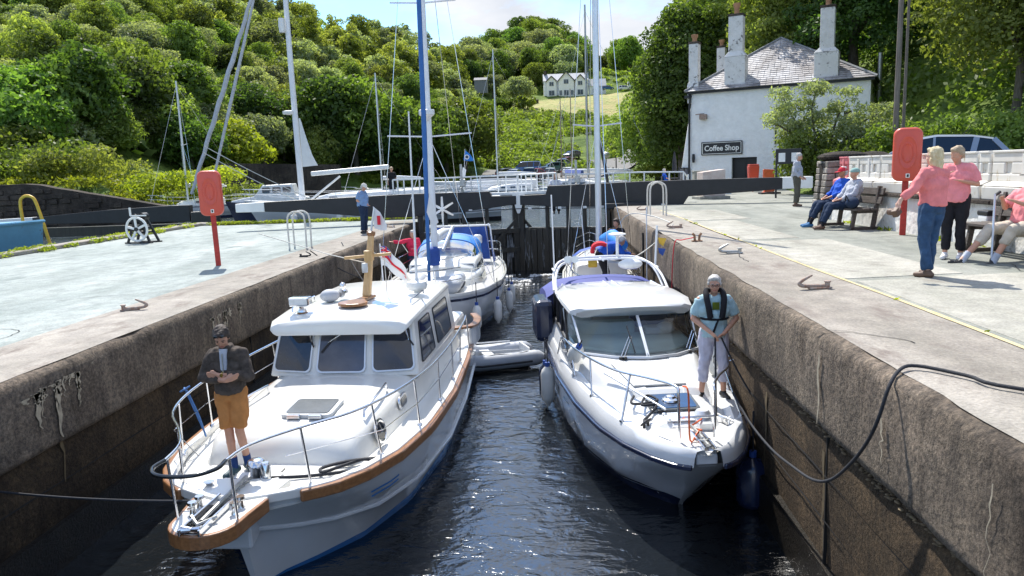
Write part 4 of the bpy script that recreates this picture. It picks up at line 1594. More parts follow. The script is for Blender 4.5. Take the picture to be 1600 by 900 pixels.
# balance beams
def balance(prof, ends, label, white, zt):
 """prof: list of (x, y, bottom, top)"""
 t = thing('balance_beam', label, 'balance beam')
 g = G()
 rings = []
 for x, y, zb, z in prof:
  rings.append([(x, y - .2, zb), (x, y + .2, zb), (x, y + .2, z), (x, y - .2, z)])
 g.loft(rings)
 ob('beam', g, 'gate_black', t, bevel=.015)
 g = G()
 g.loft([[(x, y - .2, zb), (x, y + .2, zb), (x, y + .2, z), (x, y - .2, z)] for x, y, zb, z in white])
 ob('white_end', g, 'white_paint', t, bevel=.02)
 return t
tlb = balance([(-11.0, 28.1, .30, .665), (-9.2, 28.5, .17, .70), (-6.6, 29.2, -.15, .74), (-5.6, 29.5, -.17, .75), (-3.0, 30.2, -.0, .72), (-2.55, 30.3, .02, .72), (-2.45, 30.33, .05, .52), (-1.46, 30.6, .15, .50)], None,
    'long black balance beam of the left gate leaf, white end over the quay', [(-12.0, 27.8, .32, .64), (-11.0, 28.1, .295, .67)], .6)
trb = balance([(-1.3, 30.6, .12, .50), (-.25, 30.4, .05, .53), (-.15, 30.38, .02, .86), (2.2, 29.9, -.04, .90), (3.4, 29.6, -.12, .92), (5.0, 29.2, -.10, .93), (5.25, 29.15, .30, .93), (7.6, 28.4, .44, .93), (8.5, 28.2, .50, .92)], None,
    'long black balance beam of the right gate leaf, white end beyond the plinth', [(8.5, 28.2, .50, .93), (9.5, 27.9, .50, .93)], .6)
# gate walkway railing (white)
rl = thing('gate_railing', 'white footbridge railing and platform across the middle of the lock gates', 'railing')
g = G()
g.beam((-2.5, 30.55, .60), (-1.42, 30.85, .60), .5, .10)
g.beam((-1.38, 30.85, .60), (-.15, 30.6, .62), .5, .10)
g.prism([(-1.62, .55), (-1.1, .55), (-1.25, .0), (-1.33, -.22), (-1.43, -.22), (-1.5, 0)], 30.42, 30.5, XZ())
ob('platform', g, 'white_paint', rl)
for a, b in (((-6.2, 29.6, 1.3), (-.2, 30.9, 1.28)), ((-2.5, 30.9, 1.28), (-.15, 30.8, 1.30))):
 pass
def railing(pts, h0, n, par, name='rail'):
 g = G()
 g.tube([(x, y, z + h0) for x, y, z in pts], .035, 6)
 ob('top_rail', g, 'white_paint', par, smooth=60)
 P_ = smoothpts([Vector(p) for p in pts], 8)
 for k in range(n):
  q = P_[int(k * (len(P_) - 1) / max(1, n - 1))]
  g = G()
  g.beam(q, q + Vector((0, 0, h0)), .05, .05)
  ob('upright', g, 'white_paint', par)
railing([(-6.4, 29.9, .6), (-4, 30.5, .6), (-1.42, 31.1, .62)], .72, 12, rl)
railing([(-1.38, 31.1, .62), (.2, 30.9, .64)], .72, 9, rl)
rl2 = thing('gate_railing', 'white tubular railing beside the right balance beam by the quay', 'railing')
railing([(.6, 31.2, .55), (2.2, 31, .55), (3.6, 31, .55), (5.4, 30.9, .5), (5.6, 31.2, .3)], .72, 10, rl2)
# paddle gear posts with hanging loops
for x, y, l in ((-3.65, 30.25, 'left'), (1.0, 30.35, 'right')):
 t = thing('paddle_gear', 'grey paddle rack post with hanging wire loop on the %s gate leaf' % l, 'paddle gear', (x, y, .7))
 g = G()
 g.beam((0, 0, 0), (0, 0, 1.15), .09, .09)
 ob('rack', g, 'galv', t)
 g = G()
 g.box((.05, 0, .4), (.22, .2, .3))
 g.tube([(.1, -.1, .4), (.22, -.12, .45)], .04, 6)
 ob('gearbox', g, 'galv', t, bevel=.02)
 g = G()
 g.tube([(math.sin(a) * .13 - .0, -.3, -.1 + math.cos(a) * .32) for a in np.linspace(0, 2 * PI, 20)[:-1]], .022, 6, closed=True)
 ob('hanging_loop', g, 'galv', t, smooth=60)
# small cream lamps/fittings under the beams
for k, x in enumerate((-6.0, -4.6, -3.3, -2.0, -.9, .3, 1.3, 2.0, 3.3, 4.3)):
 yy = 29.65 + (x + 6) * .22 if x < -1.4 else 30.55 - (x + 1.4) * .2
 g = G()
 g.box((x, yy - .3, -.02 if x < 2.5 else .0), (.14, .12, .09))
 tag(ob('bracket_light', g, 'plastic_white', bevel=.01), 'small cream bulkhead fitting under the balance beams', 'light fitting', 'cream fittings under the balance beams')
g = G()
g.tube([(-6.6, 29.1, -.06), (-3, 29.9, -.04), (-1.4, 30.2, -.02), (1, 29.9, -.05), (3, 29.4, -.08)], .02, 5)
tag(ob('conduit', g, 'black'), 'thin black conduit running under both balance beams', 'pipe')
g = G()
g.box((2.9, 29.3, -.19 + .2), (1.7, .5, .22))
tag(ob('beam_bracket', g, 'gate_black', bevel=.03), 'short black steel stub under the right beam at the quay edge', 'bracket')

# foam below the gate
mat('foam_mat', (.55, .56, .56), .5, var=.3, scale=9)
g = G()
r = random.Random(11)
for k in range(1500):
 y = 29.6 - abs(r.gauss(0, 1.5))
 if y < 24.5:
  continue
 x = r.uniform(-2.2, .8) + (.0 if y > 26 else r.uniform(-.5, .5))
 if noise.noise(Vector((x * 1.2, y * 1.8, 2))) < -.15 + (29.5 - y) * .09:
  continue
 s = r.uniform(.012, .06)
 a0 = r.random() * 6
 b0 = len(g.v)
 m_ = 5
 for i in range(m_):
  a = a0 + i * 2 * PI / m_
  g.v.append((x + math.cos(a) * s * r.uniform(.6, 1.5), y + math.sin(a) * s * .7, ZW + .006))
 g.v.append((x, y, ZW + .006 + s * .35))
 for i in range(m_):
  g.f.append((b0 + i, b0 + (i + 1) % m_, b0 + m_))
struct(ob('foam', g, 'foam_mat', fixn=False), 'stuff')
# old gate beam across the side channel at far left
ob_ = balance([(-26.0, 36.0, -.28, .05), (-22, 35.8, -.34, .30), (-18.6, 35.5, -.36, .42), (-17.6, 35.4, -.36, .42)], None, 'weathered dark balance beam with white end lying across the side channel', [(-28.6, 36.2, -.3, -.02), (-26.0, 36.0, -.3, .06)], 0)
g = G()
g.box((-23, 36.9, -1.6), (12.5, .5, 2.1))
tag(ob('side_channel_gate', g, 'wet_timber'), 'dark timber gate face under the weathered beam at left', 'lock gate')
g = G()
g.box((-16.9, 35.4, -.5), (1.2, .7, 1.2))
tag(ob('mooring_pile', g, 'wet_timber', bevel=.05), 'squat black timber pile at the right end of the weathered beam', 'pile')
# ============================================================ BOATS IN THE LOCK
def hullmesh(st, keel=-.35, nv=34, zs=None):
 """st: rows (v, gunwale half-beam, gunwale z, chine hb, chine z, waterline hb, keel hb) -> rings stem to transom"""
 st = np.array(st, float)
 v0, v1 = st[0, 0], st[-1, 0]
 k = np.linspace(0, 1, nv) ** 1.5
 rings = []
 for u in k:
  v = v0 + (v1 - v0) * u
  q = [np.interp(v, st[:, 0], st[:, c]) for c in range(1, 6)]
  gh, gz, ch, cz, wh = q
  half = [(gh, gz), (gh * .985 + ch * .015 + .0, gz * .85 + cz * .15), (gh * .6 + ch * .4 + .02 * gh, gz * .5 + cz * .5), (ch, cz), (ch * .965, cz - .03), (wh, .05), (wh * .9, -.15), (wh * .5, keel), (0, keel - .15)]
  rings.append((v, half))
 return rings
def hullG(rings, sl=None, off=0.0, both=True, stemrake=None):
 g = G()
 R_ = []
 for v, half in rings:
  h = half if sl is None else half[sl[0]:sl[1]]
  rr_ = []
  for (x, z) in h:
   dv = stemrake(v, z) if stemrake else 0
   rr_.append((x + off, v + dv, z))
  if sl is None or (sl[1] >= len(half)):
   R_.append(rr_[:-1] + [rr_[-1]] + [(-a, b, c) for a, b, c in rr_[:-1][::-1]])
  else:
   R_.append((rr_, [(-a, b, c) for a, b, c in rr_]))
 if R_ and isinstance(R_[0], tuple):
  g.loft([r[0] for r in R_], closed=False)
  g.loft([r[1] for r in R_], closed=False)
 else:
  g.loft(R_, closed=False)
  n = len(R_[-1])
  b = len(g.v) - n
  g.f.append(tuple(range(b, b + n)))
  for i in range(n // 2):
   g.f.append((i, i + 1, n - 2 - i, n - 1 - i) if n - 2 - i > i + 1 else (i, i + 1, n - 1 - i))
 return g
def edgeline(rings, idx, rake, dx=0, dz=0, side=1, v0=None, v1=None):
 out = []
 for v, half in rings:
  if (v0 is None or v >= v0) and (v1 is None or v <= v1):
   x, z = half[idx]
   out.append(Vector((side * (x + dx), v + rake(v, z), z + dz)))
 return out
def strip(g, line, w, h, inward=None):
 """rectangular section swept along a sheer line (w across, h tall)"""
 rings = []
 for i, p in enumerate(line):
  d = (line[min(i + 1, len(line) - 1)] - line[max(i - 1, 0)]).normalized()
  n = Vector((d.y, -d.x, 0)).normalized()
  if n.x * p.x < 0:
   n = -n
  rings.append([p + n * w / 2 + Vector((0, 0, h / 2)), p - n * w / 2 + Vector((0, 0, h / 2)), p - n * w / 2 - Vector((0, 0, h / 2)), p + n * w / 2 - Vector((0, 0, h / 2))])
 g.loft(rings)
 return g
def deckG(line_s, line_p, z=None, camber=.03, n=6):
 g = G()
 rings = []
 for a, b in zip(line_s, line_p):
  r = []
  for k in range(n + 1):
   t = k / n
   p = a.lerp(b, t)
   p.z += camber * (1 - (2 * t - 1) ** 2)
   if z is not None:
    p.z = z + camber * (1 - (2 * t - 1) ** 2)
   r.append(p)
  rings.append(r)
 return g.loft(rings, closed=False)
def fender(name, label, p, parent=None, r=.11, h=.55, group=None, m='fender', hang=.5):
 f = thing('fender', label, 'fender', p, group=group)
 g = G()
 g.lathe((0, 0, 0), [(.03, -h / 2 - .07), (.04, -h / 2 - .03), (r * .8, -h / 2 + .03), (r, -h / 2 + .1), (r, h / 2 - .1), (r * .8, h / 2 - .03), (.04, h / 2 + .03), (.03, h / 2 + .08)], 14)
 ob('body', g, m, f, smooth=50)
 g = G()
 g.lathe((0, 0, h / 2 + .05), [(.045, -.04), (.045, .05)], 8)
 ob('cap', g, 'canvas_blue', f)
 g = G()
 g.tube([(0, 0, h / 2 + .08), (0, .01, h / 2 + hang)], .012, 5)
 ob('lanyard', g, 'rope_dark', f)
 return f
def cleat(par, p, rz=0, s=1.0, m='steel'):
 g = G()
 c, sn = math.cos(rz), math.sin(rz)
 a = Vector((c, sn, 0)) * .11 * s
 p = Vector(p)
 g.tube([p - a + Vector((0, 0, .05 * s)), p + Vector((0, 0, .055 * s)), p + a + Vector((0, 0, .05 * s))], [.010 * s, .018 * s, .010 * s], 6)
 for q in (-.4, .4):
  g.tube([p + a * q, p + a * q + Vector((0, 0, .05 * s))], .014 * s, 6)
 return ob('cleat', g, m, par, smooth=60)
def pane(parent, quad, m, frame=None, t=.012, fr=.03, name='window', rad=.05, out=.006, framem='gelcoat'):
 """rounded-corner pane inset on a quad (4 points, outward facing), with a raised frame"""
 q = [Vector(p) for p in quad]
 n = (q[1] - q[0]).cross(q[3] - q[0]).normalized()
 def P(u, v, o):
  a = q[0].lerp(q[1], u)
  b = q[3].lerp(q[2], u)
  return a.lerp(b, v) + n * o
 w, h = (q[1] - q[0]).length, (q[3] - q[0]).length
 def ring(ins, o):
  ru, rv = rad / w, rad / h
  iu, iv = ins / w, ins / h
  return [P(.5 + x * (1 - 2 * iu), .5 + y * (1 - 2 * iv), o) for x, y in
    [(a, b) for a, b in rr_unit(ru, rv)]]
 g = G()
 r0 = ring(0, out)
 g.v = [tuple(p) for p in r0]
 g.f = [tuple(range(len(r0)))]
 o = ob(name, g, m, parent, fixn=False)
 if frame:
  g = G()
  g.loft([ring(0.0, out + .001), ring(-.002, out + t), ring(-fr, out + t), ring(-fr - .003, -.004)])
  g.f = [f for f in g.f if len(f) == 4]
  ob('window_frame', g, frame, o, smooth=50)
 return o
def rr_unit(ru, rv, n=4):
 pts = []
 for sx, sy, a0 in ((1, 1, 0), (-1, 1, 90), (-1, -1, 180), (1, -1, 270)):
  for i in range(n + 1):
   a = R(a0 + 90 * i / n)
   pts.append((sx * (.5 - ru) + ru * math.cos(a), sy * (.5 - rv) + rv * math.sin(a)))
 return pts

# ---------------------------------------------------------------- left motor cruiser
LB = thing('motor_cruiser', 'white motor cruiser with varnished wood rubbing rail and wheelhouse, moored at left', 'motor boat', (-3.16, 6.55, ZW - .07), R(-2.3))
st = [(-.05, .10, 1.24, .05, .86, .02), (.12, .50, 1.23, .16, .80, .04), (.4, .86, 1.21, .38, .70, .12), (.8, 1.10, 1.19, .68, .60, .40), (1.4, 1.30, 1.16, 1.0, .50, .78), (2.4, 1.44, 1.12, 1.26, .42, 1.12),
  (4.0, 1.47, 1.08, 1.38, .36, 1.30), (6.0, 1.36, 1.06, 1.31, .33, 1.25), (8.5, 1.15, 1.08, 1.12, .33, 1.05)]
rk = lambda v, z: max(0, 1.24 - z) * .34 * math.exp(-max(0, v) * 1.1)
hr = hullmesh(st)
ob('hull', hullG(hr, None, 0, True, rk), 'hull_white', LB, smooth=35)
g = G()
for s in (-1, 1):
 strip(g, edgeline(hr, 3, rk, .012, 0, s), .05, .045)
ob('spray_rail', g, 'hull_white', LB, bevel=.012)
# blue boot topping: skin 4 mm proud between chine and waterline
bt = []
for v, half in hr:
 (x3, z3), (x5, z5) = half[4], half[5]
 a = .0 + .62 * min(1, max(0, (v - .2) / 4))
 zt = .09 + (z3 - .09) * a
 t = (zt - z5) / (z3 - z5)
 bt.append((v, [(x5 + (x3 - x5) * t + .006, zt), (x5 + .006, z5), (half[6][0] + .006, half[6][1])]))
gg = G()
for s in (-1, 1):
 gg.loft([[(s * x, v + rk(v, z), z) for x, z in h] for v, h in bt], closed=False)
ob('boot_stripe', gg, 'hull_blue', LB, smooth=40)
for s in (-1, 1):
 g = G()
 strip(g, edgeline(hr, 0, rk, .03, -.05, s, v0=.1), .07, .125)
 ob('rubbing_rail', g, 'teak', LB, bevel=.02)
ln = [edgeline(hr, 0, rk, -.045, -.02, s) for s in (1, -1)]
g = G()
for s in (0, 1):
 strip(g, ln[s], .09, .10)
ob('toe_rail', g, 'gelcoat', LB, bevel=.015)
ob('deck', deckG(edgeline(hr, 0, rk, -.05, 0, 1, v0=.05), edgeline(hr, 0, rk, -.05, 0, -1, v0=.05), z=1.08, camber=.03), 'gelcoat', LB, smooth=60)
# bowsprit platform
pl = [(-.42, .45), (-.36, .0), (-.31, -.35)] + [(-.30 * math.cos(a), -.47 - .28 * math.sin(a)) for a in np.linspace(0, PI, 13)] + [(.31, -.35), (.36, .0), (.42, .45)]
g = G()
g.prism(pl, 1.16, 1.24)
pf = ob('bow_platform', g, 'gelcoat', LB, bevel=.012)
g = G()
strip(g, [Vector((x, y, 1.172)) for x, y in pl[1:-1]], .05, .135)
ob('wood_edge', g, 'teak', pf, bevel=.012)
g = G()
g.prism([(-.22, -.1), (.22, -.1), (.10, .5), (-.10, .5)], .75, 1.16)
ob('bracket', g, 'hull_white', pf, bevel=.03)
g = G()
g.box((0, -.45, 1.243), (.16, .55, .01))
ob('roller_slot', g, 'black', pf)
g = G()
for s in (-1, 1):
 g.box((s * .09, -.4, 1.27), (.02, .75, .06))
g.lathe((0, -.72, 1.28), [(.04, -.09), (.02, 0), (.04, .09)], 10, 'x')
ob('bow_roller', g, 'steel', pf, bevel=.004)
g = G()
g.tube([(0, .35, 1.30), (0, -.1, 1.29), (0, -.55, 1.27)], .02, 6)
g.tube([(-.12, -.50, 1.29), (0, -.62, 1.27), (.12, -.50, 1.29)], .02, 6)
ob('anchor', g, 'galv', pf, smooth=50)
for s in (-1, 1):
 g = G()
 for yy in (-.33, -.2):
  g.lathe((s * .20, yy, 1.24), [(.035, 0), (.025, .03), (.025, .07), (.045, .085), (.04, .11)], 10)
 g.tube([(s * .20, -.4, 1.31), (s * .20, -.13, 1.31)], .016, 6)
 ob('bollard', g, 'steel', pf, smooth=50)
# windlass on its pad
g = G()
g.box((-.05, .42, 1.135), (.5, .75, .05))
ob('windlass_pad', g, 'plastic_white', LB, bevel=.01)
wl_ = G()
wl_.lathe((.02, .55, 1.16), [(.12, 0), (.11, .04), (.07, .06), (.07, .16), (.10, .19), (.085, .23), (.05, .25)], 14)
wl_.lathe((.14, .50, 1.2), [(.05, -.02), (.05, .17), (.035, .19)], 10)
ob('windlass', wl_, 'steel', LB, smooth=45)
g = G()
r = random.Random(4)
for k in range(14):
 y = .45 - k * .05
 g.tube([(.0 + .012 * (-1) ** k, y, 1.25), (.0 - .012 * (-1) ** k, y - .05, 1.25)], .013, 5)
ob('anchor_chain', g, 'galv', LB)
for s in (-1,):
 g = G()
 g.beam((s * .30, .62, 1.14), (s * .33, -.05, 1.2), .16, .06)
 g.lathe((s * .36, .28, 1.18), [(.05, 0), (.03, .03), (.03, .07), (.06, .10)], 10)
 ob('fairlead', g, 'steel', LB, bevel=.01)
g = G()
for (x0, y0, x1, y1) in ((.12, .72, .50, .36), (.50, .36, .85, .70), (.12, .72, .12, 1.0)):
 g.beam((x0, y0, 1.112), (x1, y1, 1.112), .012, .012)
ob('locker_seam', g, 'black', LB)
# coachroof
cp = [(1.12, .80, 1.09, 1.10), (1.22, .88, 1.09, 1.27), (1.38, .93, 1.09, 1.38), (1.9, 1.00, 1.09, 1.43), (2.7, 1.05, 1.09, 1.45), (3.6, 1.09, 1.09, 1.46), (6.9, 1.09, 1.09, 1.48)]
rings = []
for v, hb, z0, z1 in cp:
 h = z1 - z0
 sec = [(hb + .02, z0 - .01), (hb, z0 + .02), (hb - .05, z0 + h * .6), (hb - .08, z0 + h * .85), (hb - .16, z1 - .01), (hb * .5, z1 + .04 * min(1, h * 3)), (0, z1 + .055 * min(1, h * 3))]
 rings.append([(x, v, z) for x, z in sec] + [(-x, v, z) for x, z in sec[:-1][::-1]])
g = G()
g.loft(rings, closed=False)
b = 0
g.f.append(tuple(range(len(rings[0]))))
ob('coachroof', g, 'gelcoat', LB, smooth=50)
# hatch
ht = thing('x', '', '')
bpy.data.objects.remove(ht)
def onroof(v):
 return lerp([(c[0], c[3]) for c in cp], v) + .05
g = G()
g.prism(rrect(.62, .56, .07, cx=.13, cy=1.93), 0, .045, lambda p: Vector((p.x, p.y, onroof(p.y) + p.z)))
h0 = ob('hatch', g, 'deck_grey', LB, bevel=.01)
MATS['hatch_glass'] = mat('hatch_glass', (.10, .11, .115), .25, bump=.001, bscale=200)
g = G()
g.prism(rrect(.52, .46, .05, cx=.13, cy=1.93), .046, .052, lambda p: Vector((p.x, p.y, onroof(p.y) + p.z)))
ob('hatch_pane', g, 'hatch_glass', h0)
for x in (-.0, .26):
 g = G()
 g.box((x, 1.63, onroof(1.63) + .035), (.16, .05, .05))
 ob('hinge', g, 'steel', h0, bevel=.01)
for (x, y0, y1) in ((.78, 1.75, 2.75), (-.80, 1.6, 2.7)):
 g = G()
 z0 = onroof(y0) - .01
 g.tube([(x + .03, y0, z0 - .02), (x + .03, y0 + .02, z0 + .06), (x + .08 * (1 if x > 0 else -1) * .6, (y0 + y1) / 2, onroof(2.2) + .06), (x + .04, y1 - .02, onroof(y1) + .06), (x + .04, y1, onroof(y1) - .02)], .016, 6)
 ob('grab_rail', g, 'steel', LB, smooth=60)
# wheelhouse ------------------------------------------------------
WB, WT = 3.36, 3.68           # windscreen foot and head (v)
zb, zt = 1.48, 2.21
hbB, hbT = 1.09, .98
# front wall split into three panels slightly angled
side = (hbB, WB + .12)
pts_b = [(-hbB, WB + .14), (-.40, WB), (.40, WB), (hbB, WB + .14)]
pts_t = [(-hbT, WT + .1), (-.37, WT), (.37, WT), (hbT, WT + .1)]
g = G()
# shell of the house walls
outer_b = pts_b + [(hbB, 6.6), (-hbB, 6.6)]
outer_t = pts_t + [(hbT, 6.6), (-hbT, 6.6)]
g.loft([[(x, y, zb - .03) for x, y in outer_b], [(x, y, zt + .02) for x, y in outer_t]])
wh = ob('wheelhouse', g, 'gelcoat', LB, bevel=.03)
for i, (a0, a1) in enumerate(((.10, .90), (.08, .92), (.10, .90))):
 B0, B1 = Vector((*pts_b[i], zb)), Vector((*pts_b[i + 1], zb))
 T0, T1 = Vector((*pts_t[i], zt)), Vector((*pts_t[i + 1], zt))
 def Q(u, v):
  return B0.lerp(B1, u).lerp(T0.lerp(T1, u), v)
 w = pane(LB, [Q(a0, .09), Q(a1, .09), Q(a1, .86), Q(a0, .86)], 'curtain_glass' if i == 1 else 'dark_glass', frame='alu', t=.01, fr=.022, rad=.07, out=.012)
 # wiper
 c = Q(.72, .93)
 n = (B1 - B0).cross(T0 - B0).normalized() * .05
 g = G()
 g.tube([c + n * .6, Q(.86 if i == 2 else (.28 if i == 1 else .92), .62) + n], .008, 5)
 g.tube([c + n * .6 + (B1 - B0) * .05, Q(.86 if i == 2 else (.24 if i == 1 else .92), .60) + n * .8], .006, 5)
 g.box(tuple(c + n * .5), (.06, .05, .05))
 w2 = ob('wiper', g, 'steel', LB)
 g = G()
 e0, e1 = (Q(.80, .72), Q(.95, .50)) if i == 2 else ((Q(.40, .78), Q(.12, .42)) if i == 1 else (Q(.80, .75), Q(.97, .52)))
 g.beam(e0 + n * .7, e1 + n * .7, .014, .02)
 ob('wiper_blade', g, 'black', w2)
for s in (-1, 1):
 for (v0, v1) in ((3.72, 4.75), (4.9, 6.2)):
  def Q(u, v):
   return Vector((s * hbB, v0, zb)).lerp(Vector((s * hbB, v1, zb)), u).lerp(Vector((s * hbT, v0 + (.22 if v0 < 4 else 0), zt)).lerp(Vector((s * hbT, v1, zt)), u), v)
  q = [Q(.06, .12), Q(.96, .12), Q(.96, .86), Q(.10, .86)]
  if s < 0:
   q = [q[1], q[0], q[3], q[2]]
  pane(LB, q, 'dark_glass', frame='black', t=.006, fr=.012, rad=.05, out=.012)
# roof
rings = []
for v, hb, z in ((3.36, .93, 2.17), (3.40, .99, 2.22), (3.55, 1.03, 2.27), (4.2, 1.05, 2.31), (5.4, 1.05, 2.32), (6.45, 1.02, 2.31), (6.6, 1.0, 2.29)):
 sec = [(hb * .95, z - .10), (hb, z - .07), (hb - .02, z - .02), (hb - .12, z + .02), (hb * .5, z + .055), (0, z + .07)]
 rings.append([(x, v, q) for x, q in sec] + [(-x, v, q) for x, q in sec[:-1][::-1]])
g = G()
g.loft(rings)
ob('roof', g, 'gelcoat', LB, smooth=55, bevel=.01)
def rz_(v):
 return 2.33 + .05 * min(1, (v - 3.4) / 1)
# mast: wooden foot, tabernacle mast and crosstree
g = G()
g.prism([(.20 + .22 * math.cos(a) - .15, 3.98 + .20 * math.sin(a)) for a in np.linspace(PI * .75, PI * 2.25, 12)] + [(.16, 4.25), (.22, 4.62), (.06, 4.62), (.0, 4.25)], rz_(4.3) + .01, rz_(4.3) + .055)
mf = ob('mast_foot', g, 'teak', LB, bevel=.012)
g = G()
g.beam((.10, 4.52, rz_(4.5) + .03), (.15, 4.80, 3.34), .125, .12, up=(0, 1, 0), w2=.085, h2=.09)
ms = ob('mast', g, 'pine', LB, bevel=.02)
g = G()
g.beam((-.26, 4.68, 3.00), (.48, 4.68, 3.05), .045, .045)
g.box((.13, 4.68, 3.03), (.13, .12, .16))
ob('crosstree', g, 'pine', ms, bevel=.008)
g = G()
g.lathe((.15, 4.80, 3.35), [(.055, -.03), (.07, 0), (.07, .035), (.04, .05)], 10)
ob('truck', g, 'teak', ms)
g = G()
g.tube([(.15, 4.80, 3.38), (.22, 4.83, 3.75)], .018, 6)
ob('burgee_staff', g, 'alu', ms)
g = G()
g.lathe((.10, 4.52, 2.86), [(.045, -.07), (.05, 0), (.045, .07)], 10)
ob('steaming_light', g, 'alu', ms)
g = G()
g.tube([(.15, 4.75, 3.1), (.45, 5.1, 2.75), (.72, 5.4, rz_(5) + .04)], .008, 5)
g.tube([(.13, 4.7, 2.9), (-.55, 4.8, 3.05), (-1.7, 4.9, 3.4)], .008, 5)
g.tube([(.36, 4.7, 3.05), (.36, 4.75, rz_(5) + .02)], .007, 5)
ob('mast_stay', g, 'rope_white', ms)
# pennant on the mast
mat('flag_white', (.78, .78, .78), .8, var=.03)
mat('flag_red', (.65, .02, .04), .8)
mat('flag_blue', (.02, .05, .30), .8)
# roof gear
g = G()
g.lathe((-.62, 3.72, rz_(3.8)), [(.07, -.02), (.06, .02), (.04, .05), (.04, .09)], 12)
g.box((-.64, 3.72, rz_(3.8) + .15), (.30, .17, .13))
sl_ = ob('searchlight', g, 'steel', LB, bevel=.02)
g = G()
g.box((-.64, 3.628, rz_(3.8) + .155), (.26, .01, .085))
ob('lens', g, 'plastic_white', sl_)
g = G()
g.lathe((-.62, 3.72, rz_(3.8) - .04), [(.075, -.005), (.075, .03)], 12)
ob('wood_pad', g, 'teak', sl_)
g = G()
g.ell((-.42, 4.35, rz_(4.4) + .09), (.15, .12, .10), rot=(0, 0, .4))
ob('horn_cover', g, 'sail_grey', LB, smooth=80)
g = G()
g.lathe((-.27, 4.5, rz_(4.5) + .10), [(.06, -.06), (.05, 0), (.075, .05)], 12, 'y')
g.ell((-.30, 4.62, rz_(4.5) + .2), (.05, .05, .05))
ob('horn', g, 'steel', LB, smooth=60)
g = G()
g.lathe((.78, 5.0, rz_(5)), [(.05, 0), (.05, .03), (.15, .06), (.17, .12), (.15, .18), (.05, .20), (.03, .24)], 18)
ob('antenna_dome', g, 'plastic_white', LB, smooth=55)
g = G()
g.tube([(.78, 5.0, rz_(5) + .2), (.79, 5.0, 3.2), (.80, 5.02, 5.2)], [.022, .018, .012], 8)
ob('aerial', g, 'mast_white', LB, smooth=80)
for (x, y0, y1) in ((.86, 4.2, 5.0), (-.78, 3.75, 4.6)):
 g = G()
 g.tube([(x, y0, rz_(y0) - .01), (x, y0 + .01, rz_(y0) + .045), (x + .02, y1, rz_(y1) + .045), (x + .02, y1 + .01, rz_(y1) - .01)], .012, 6)
 ob('roof_grab_rail', g, 'steel', LB, smooth=60)
# aft cockpit coaming with wooden rim
g = G()
g.box((0, 7.5, 1.25), (1.9, 1.9, .35))
ob('cockpit', g, 'gelcoat', LB, bevel=.08)
g = G()
pts = [Vector((.75, 6.65, 1.42)), Vector((1.16, 6.8, 1.42)), Vector((1.32, 7.2, 1.38)), Vector((1.3, 7.9, 1.36)), Vector((1.15, 8.4, 1.36))]
strip(g, smoothpts(pts, 5), .15, .045)
ob('coaming_cap', g, 'teak', LB, bevel=.012)
g = G()
pp = smoothpts([Vector((1.30, 6.9, 1.2)), Vector((1.36, 7.3, 1.2)), Vector((1.33, 7.9, 1.2)), Vector((1.18, 8.45, 1.2))], 4)
strip(g, pp, .04, .34)
ob('bulwark', g, 'hull_white', LB)
# portholes on coachroof side
def porthole(par, c, nrm, r, m='steel'):
 c, nrm = Vector(c), Vector(nrm).normalized()
 rot = nrm.to_track_quat('Z', 'Y').to_euler()
 g = G()
 g.lathe(c, [(r * .8, -.02), (r * 1.15, -.005), (r * 1.2, .015), (r, .025), (r * .82, .012)], 20, rot=rot)
 o = ob('porthole', g, m, par, smooth=50)
 g = G()
 g.lathe(c + nrm * .006, [(r * .84, 0), (r * .84, .012)], 20, rot=rot)
 ob('pane', g, 'dark_glass', o)
porthole(LB, (.99, 1.75, 1.27), (1, -.12, .2), .125)
g = G()
for x, y, s in ((1.015, 2.75, 1),):
 g.prism(rrect(.36, .17, .07), -.01, .02, lambda p: Vector((1.02 + p.z - p.y * .12, 2.75 + p.x, 1.32 + p.y)))
o = ob('porthole', g, 'steel', LB, bevel=.006)
g = G()
g.prism(rrect(.28, .11, .05), .0, .026, lambda p: Vector((1.02 + p.z - p.y * .12, 2.75 + p.x, 1.32 + p.y)))
ob('pane', g, 'dark_glass', o)
# guard rail
def gl(s, v, dx=-.06):
 for i, (a, _) in enumerate(hr):
  pass
 x = np.interp(v, [a for a, _ in hr], [h[0][0] for _, h in hr])
 return s * (x + dx)
top_s = [Vector((.28, -.55, 1.84)), Vector((.34, -.2, 1.85)), Vector((.60, .25, 1.84)), Vector((.98, .8, 1.82)), Vector((1.22, 1.5, 1.80)), Vector((1.38, 2.5, 1.77)), Vector((1.42, 3.6, 1.74)), Vector((1.40, 4.8, 1.72)), Vector((1.36, 5.9, 1.72)), Vector((1.33, 6.35, 1.70)), Vector((1.33, 6.5, 1.12))]
g = G()
g.tube(smoothpts(top_s, 4), .016, 8)
ob('guard_rail', g, 'steel', LB, smooth=60)
top_p = [Vector((-p.x, p.y, p.z)) for p in top_s]
g = G()
g.tube(smoothpts(top_p, 4), .016, 8)
ob('guard_rail', g, 'steel', LB, smooth=60)
g = G()
loop = [(-.28, -.55, 1.84), (-.29, -.72, 1.84), (-.18, -.86, 1.84), (.0, -.9, 1.84), (.18, -.86, 1.84), (.29, -.72, 1.84), (.28, -.55, 1.84)]
g.tube(smoothpts(loop, 5), .019, 8)
ob('pulpit', g, 'black_rail', LB, smooth=60)
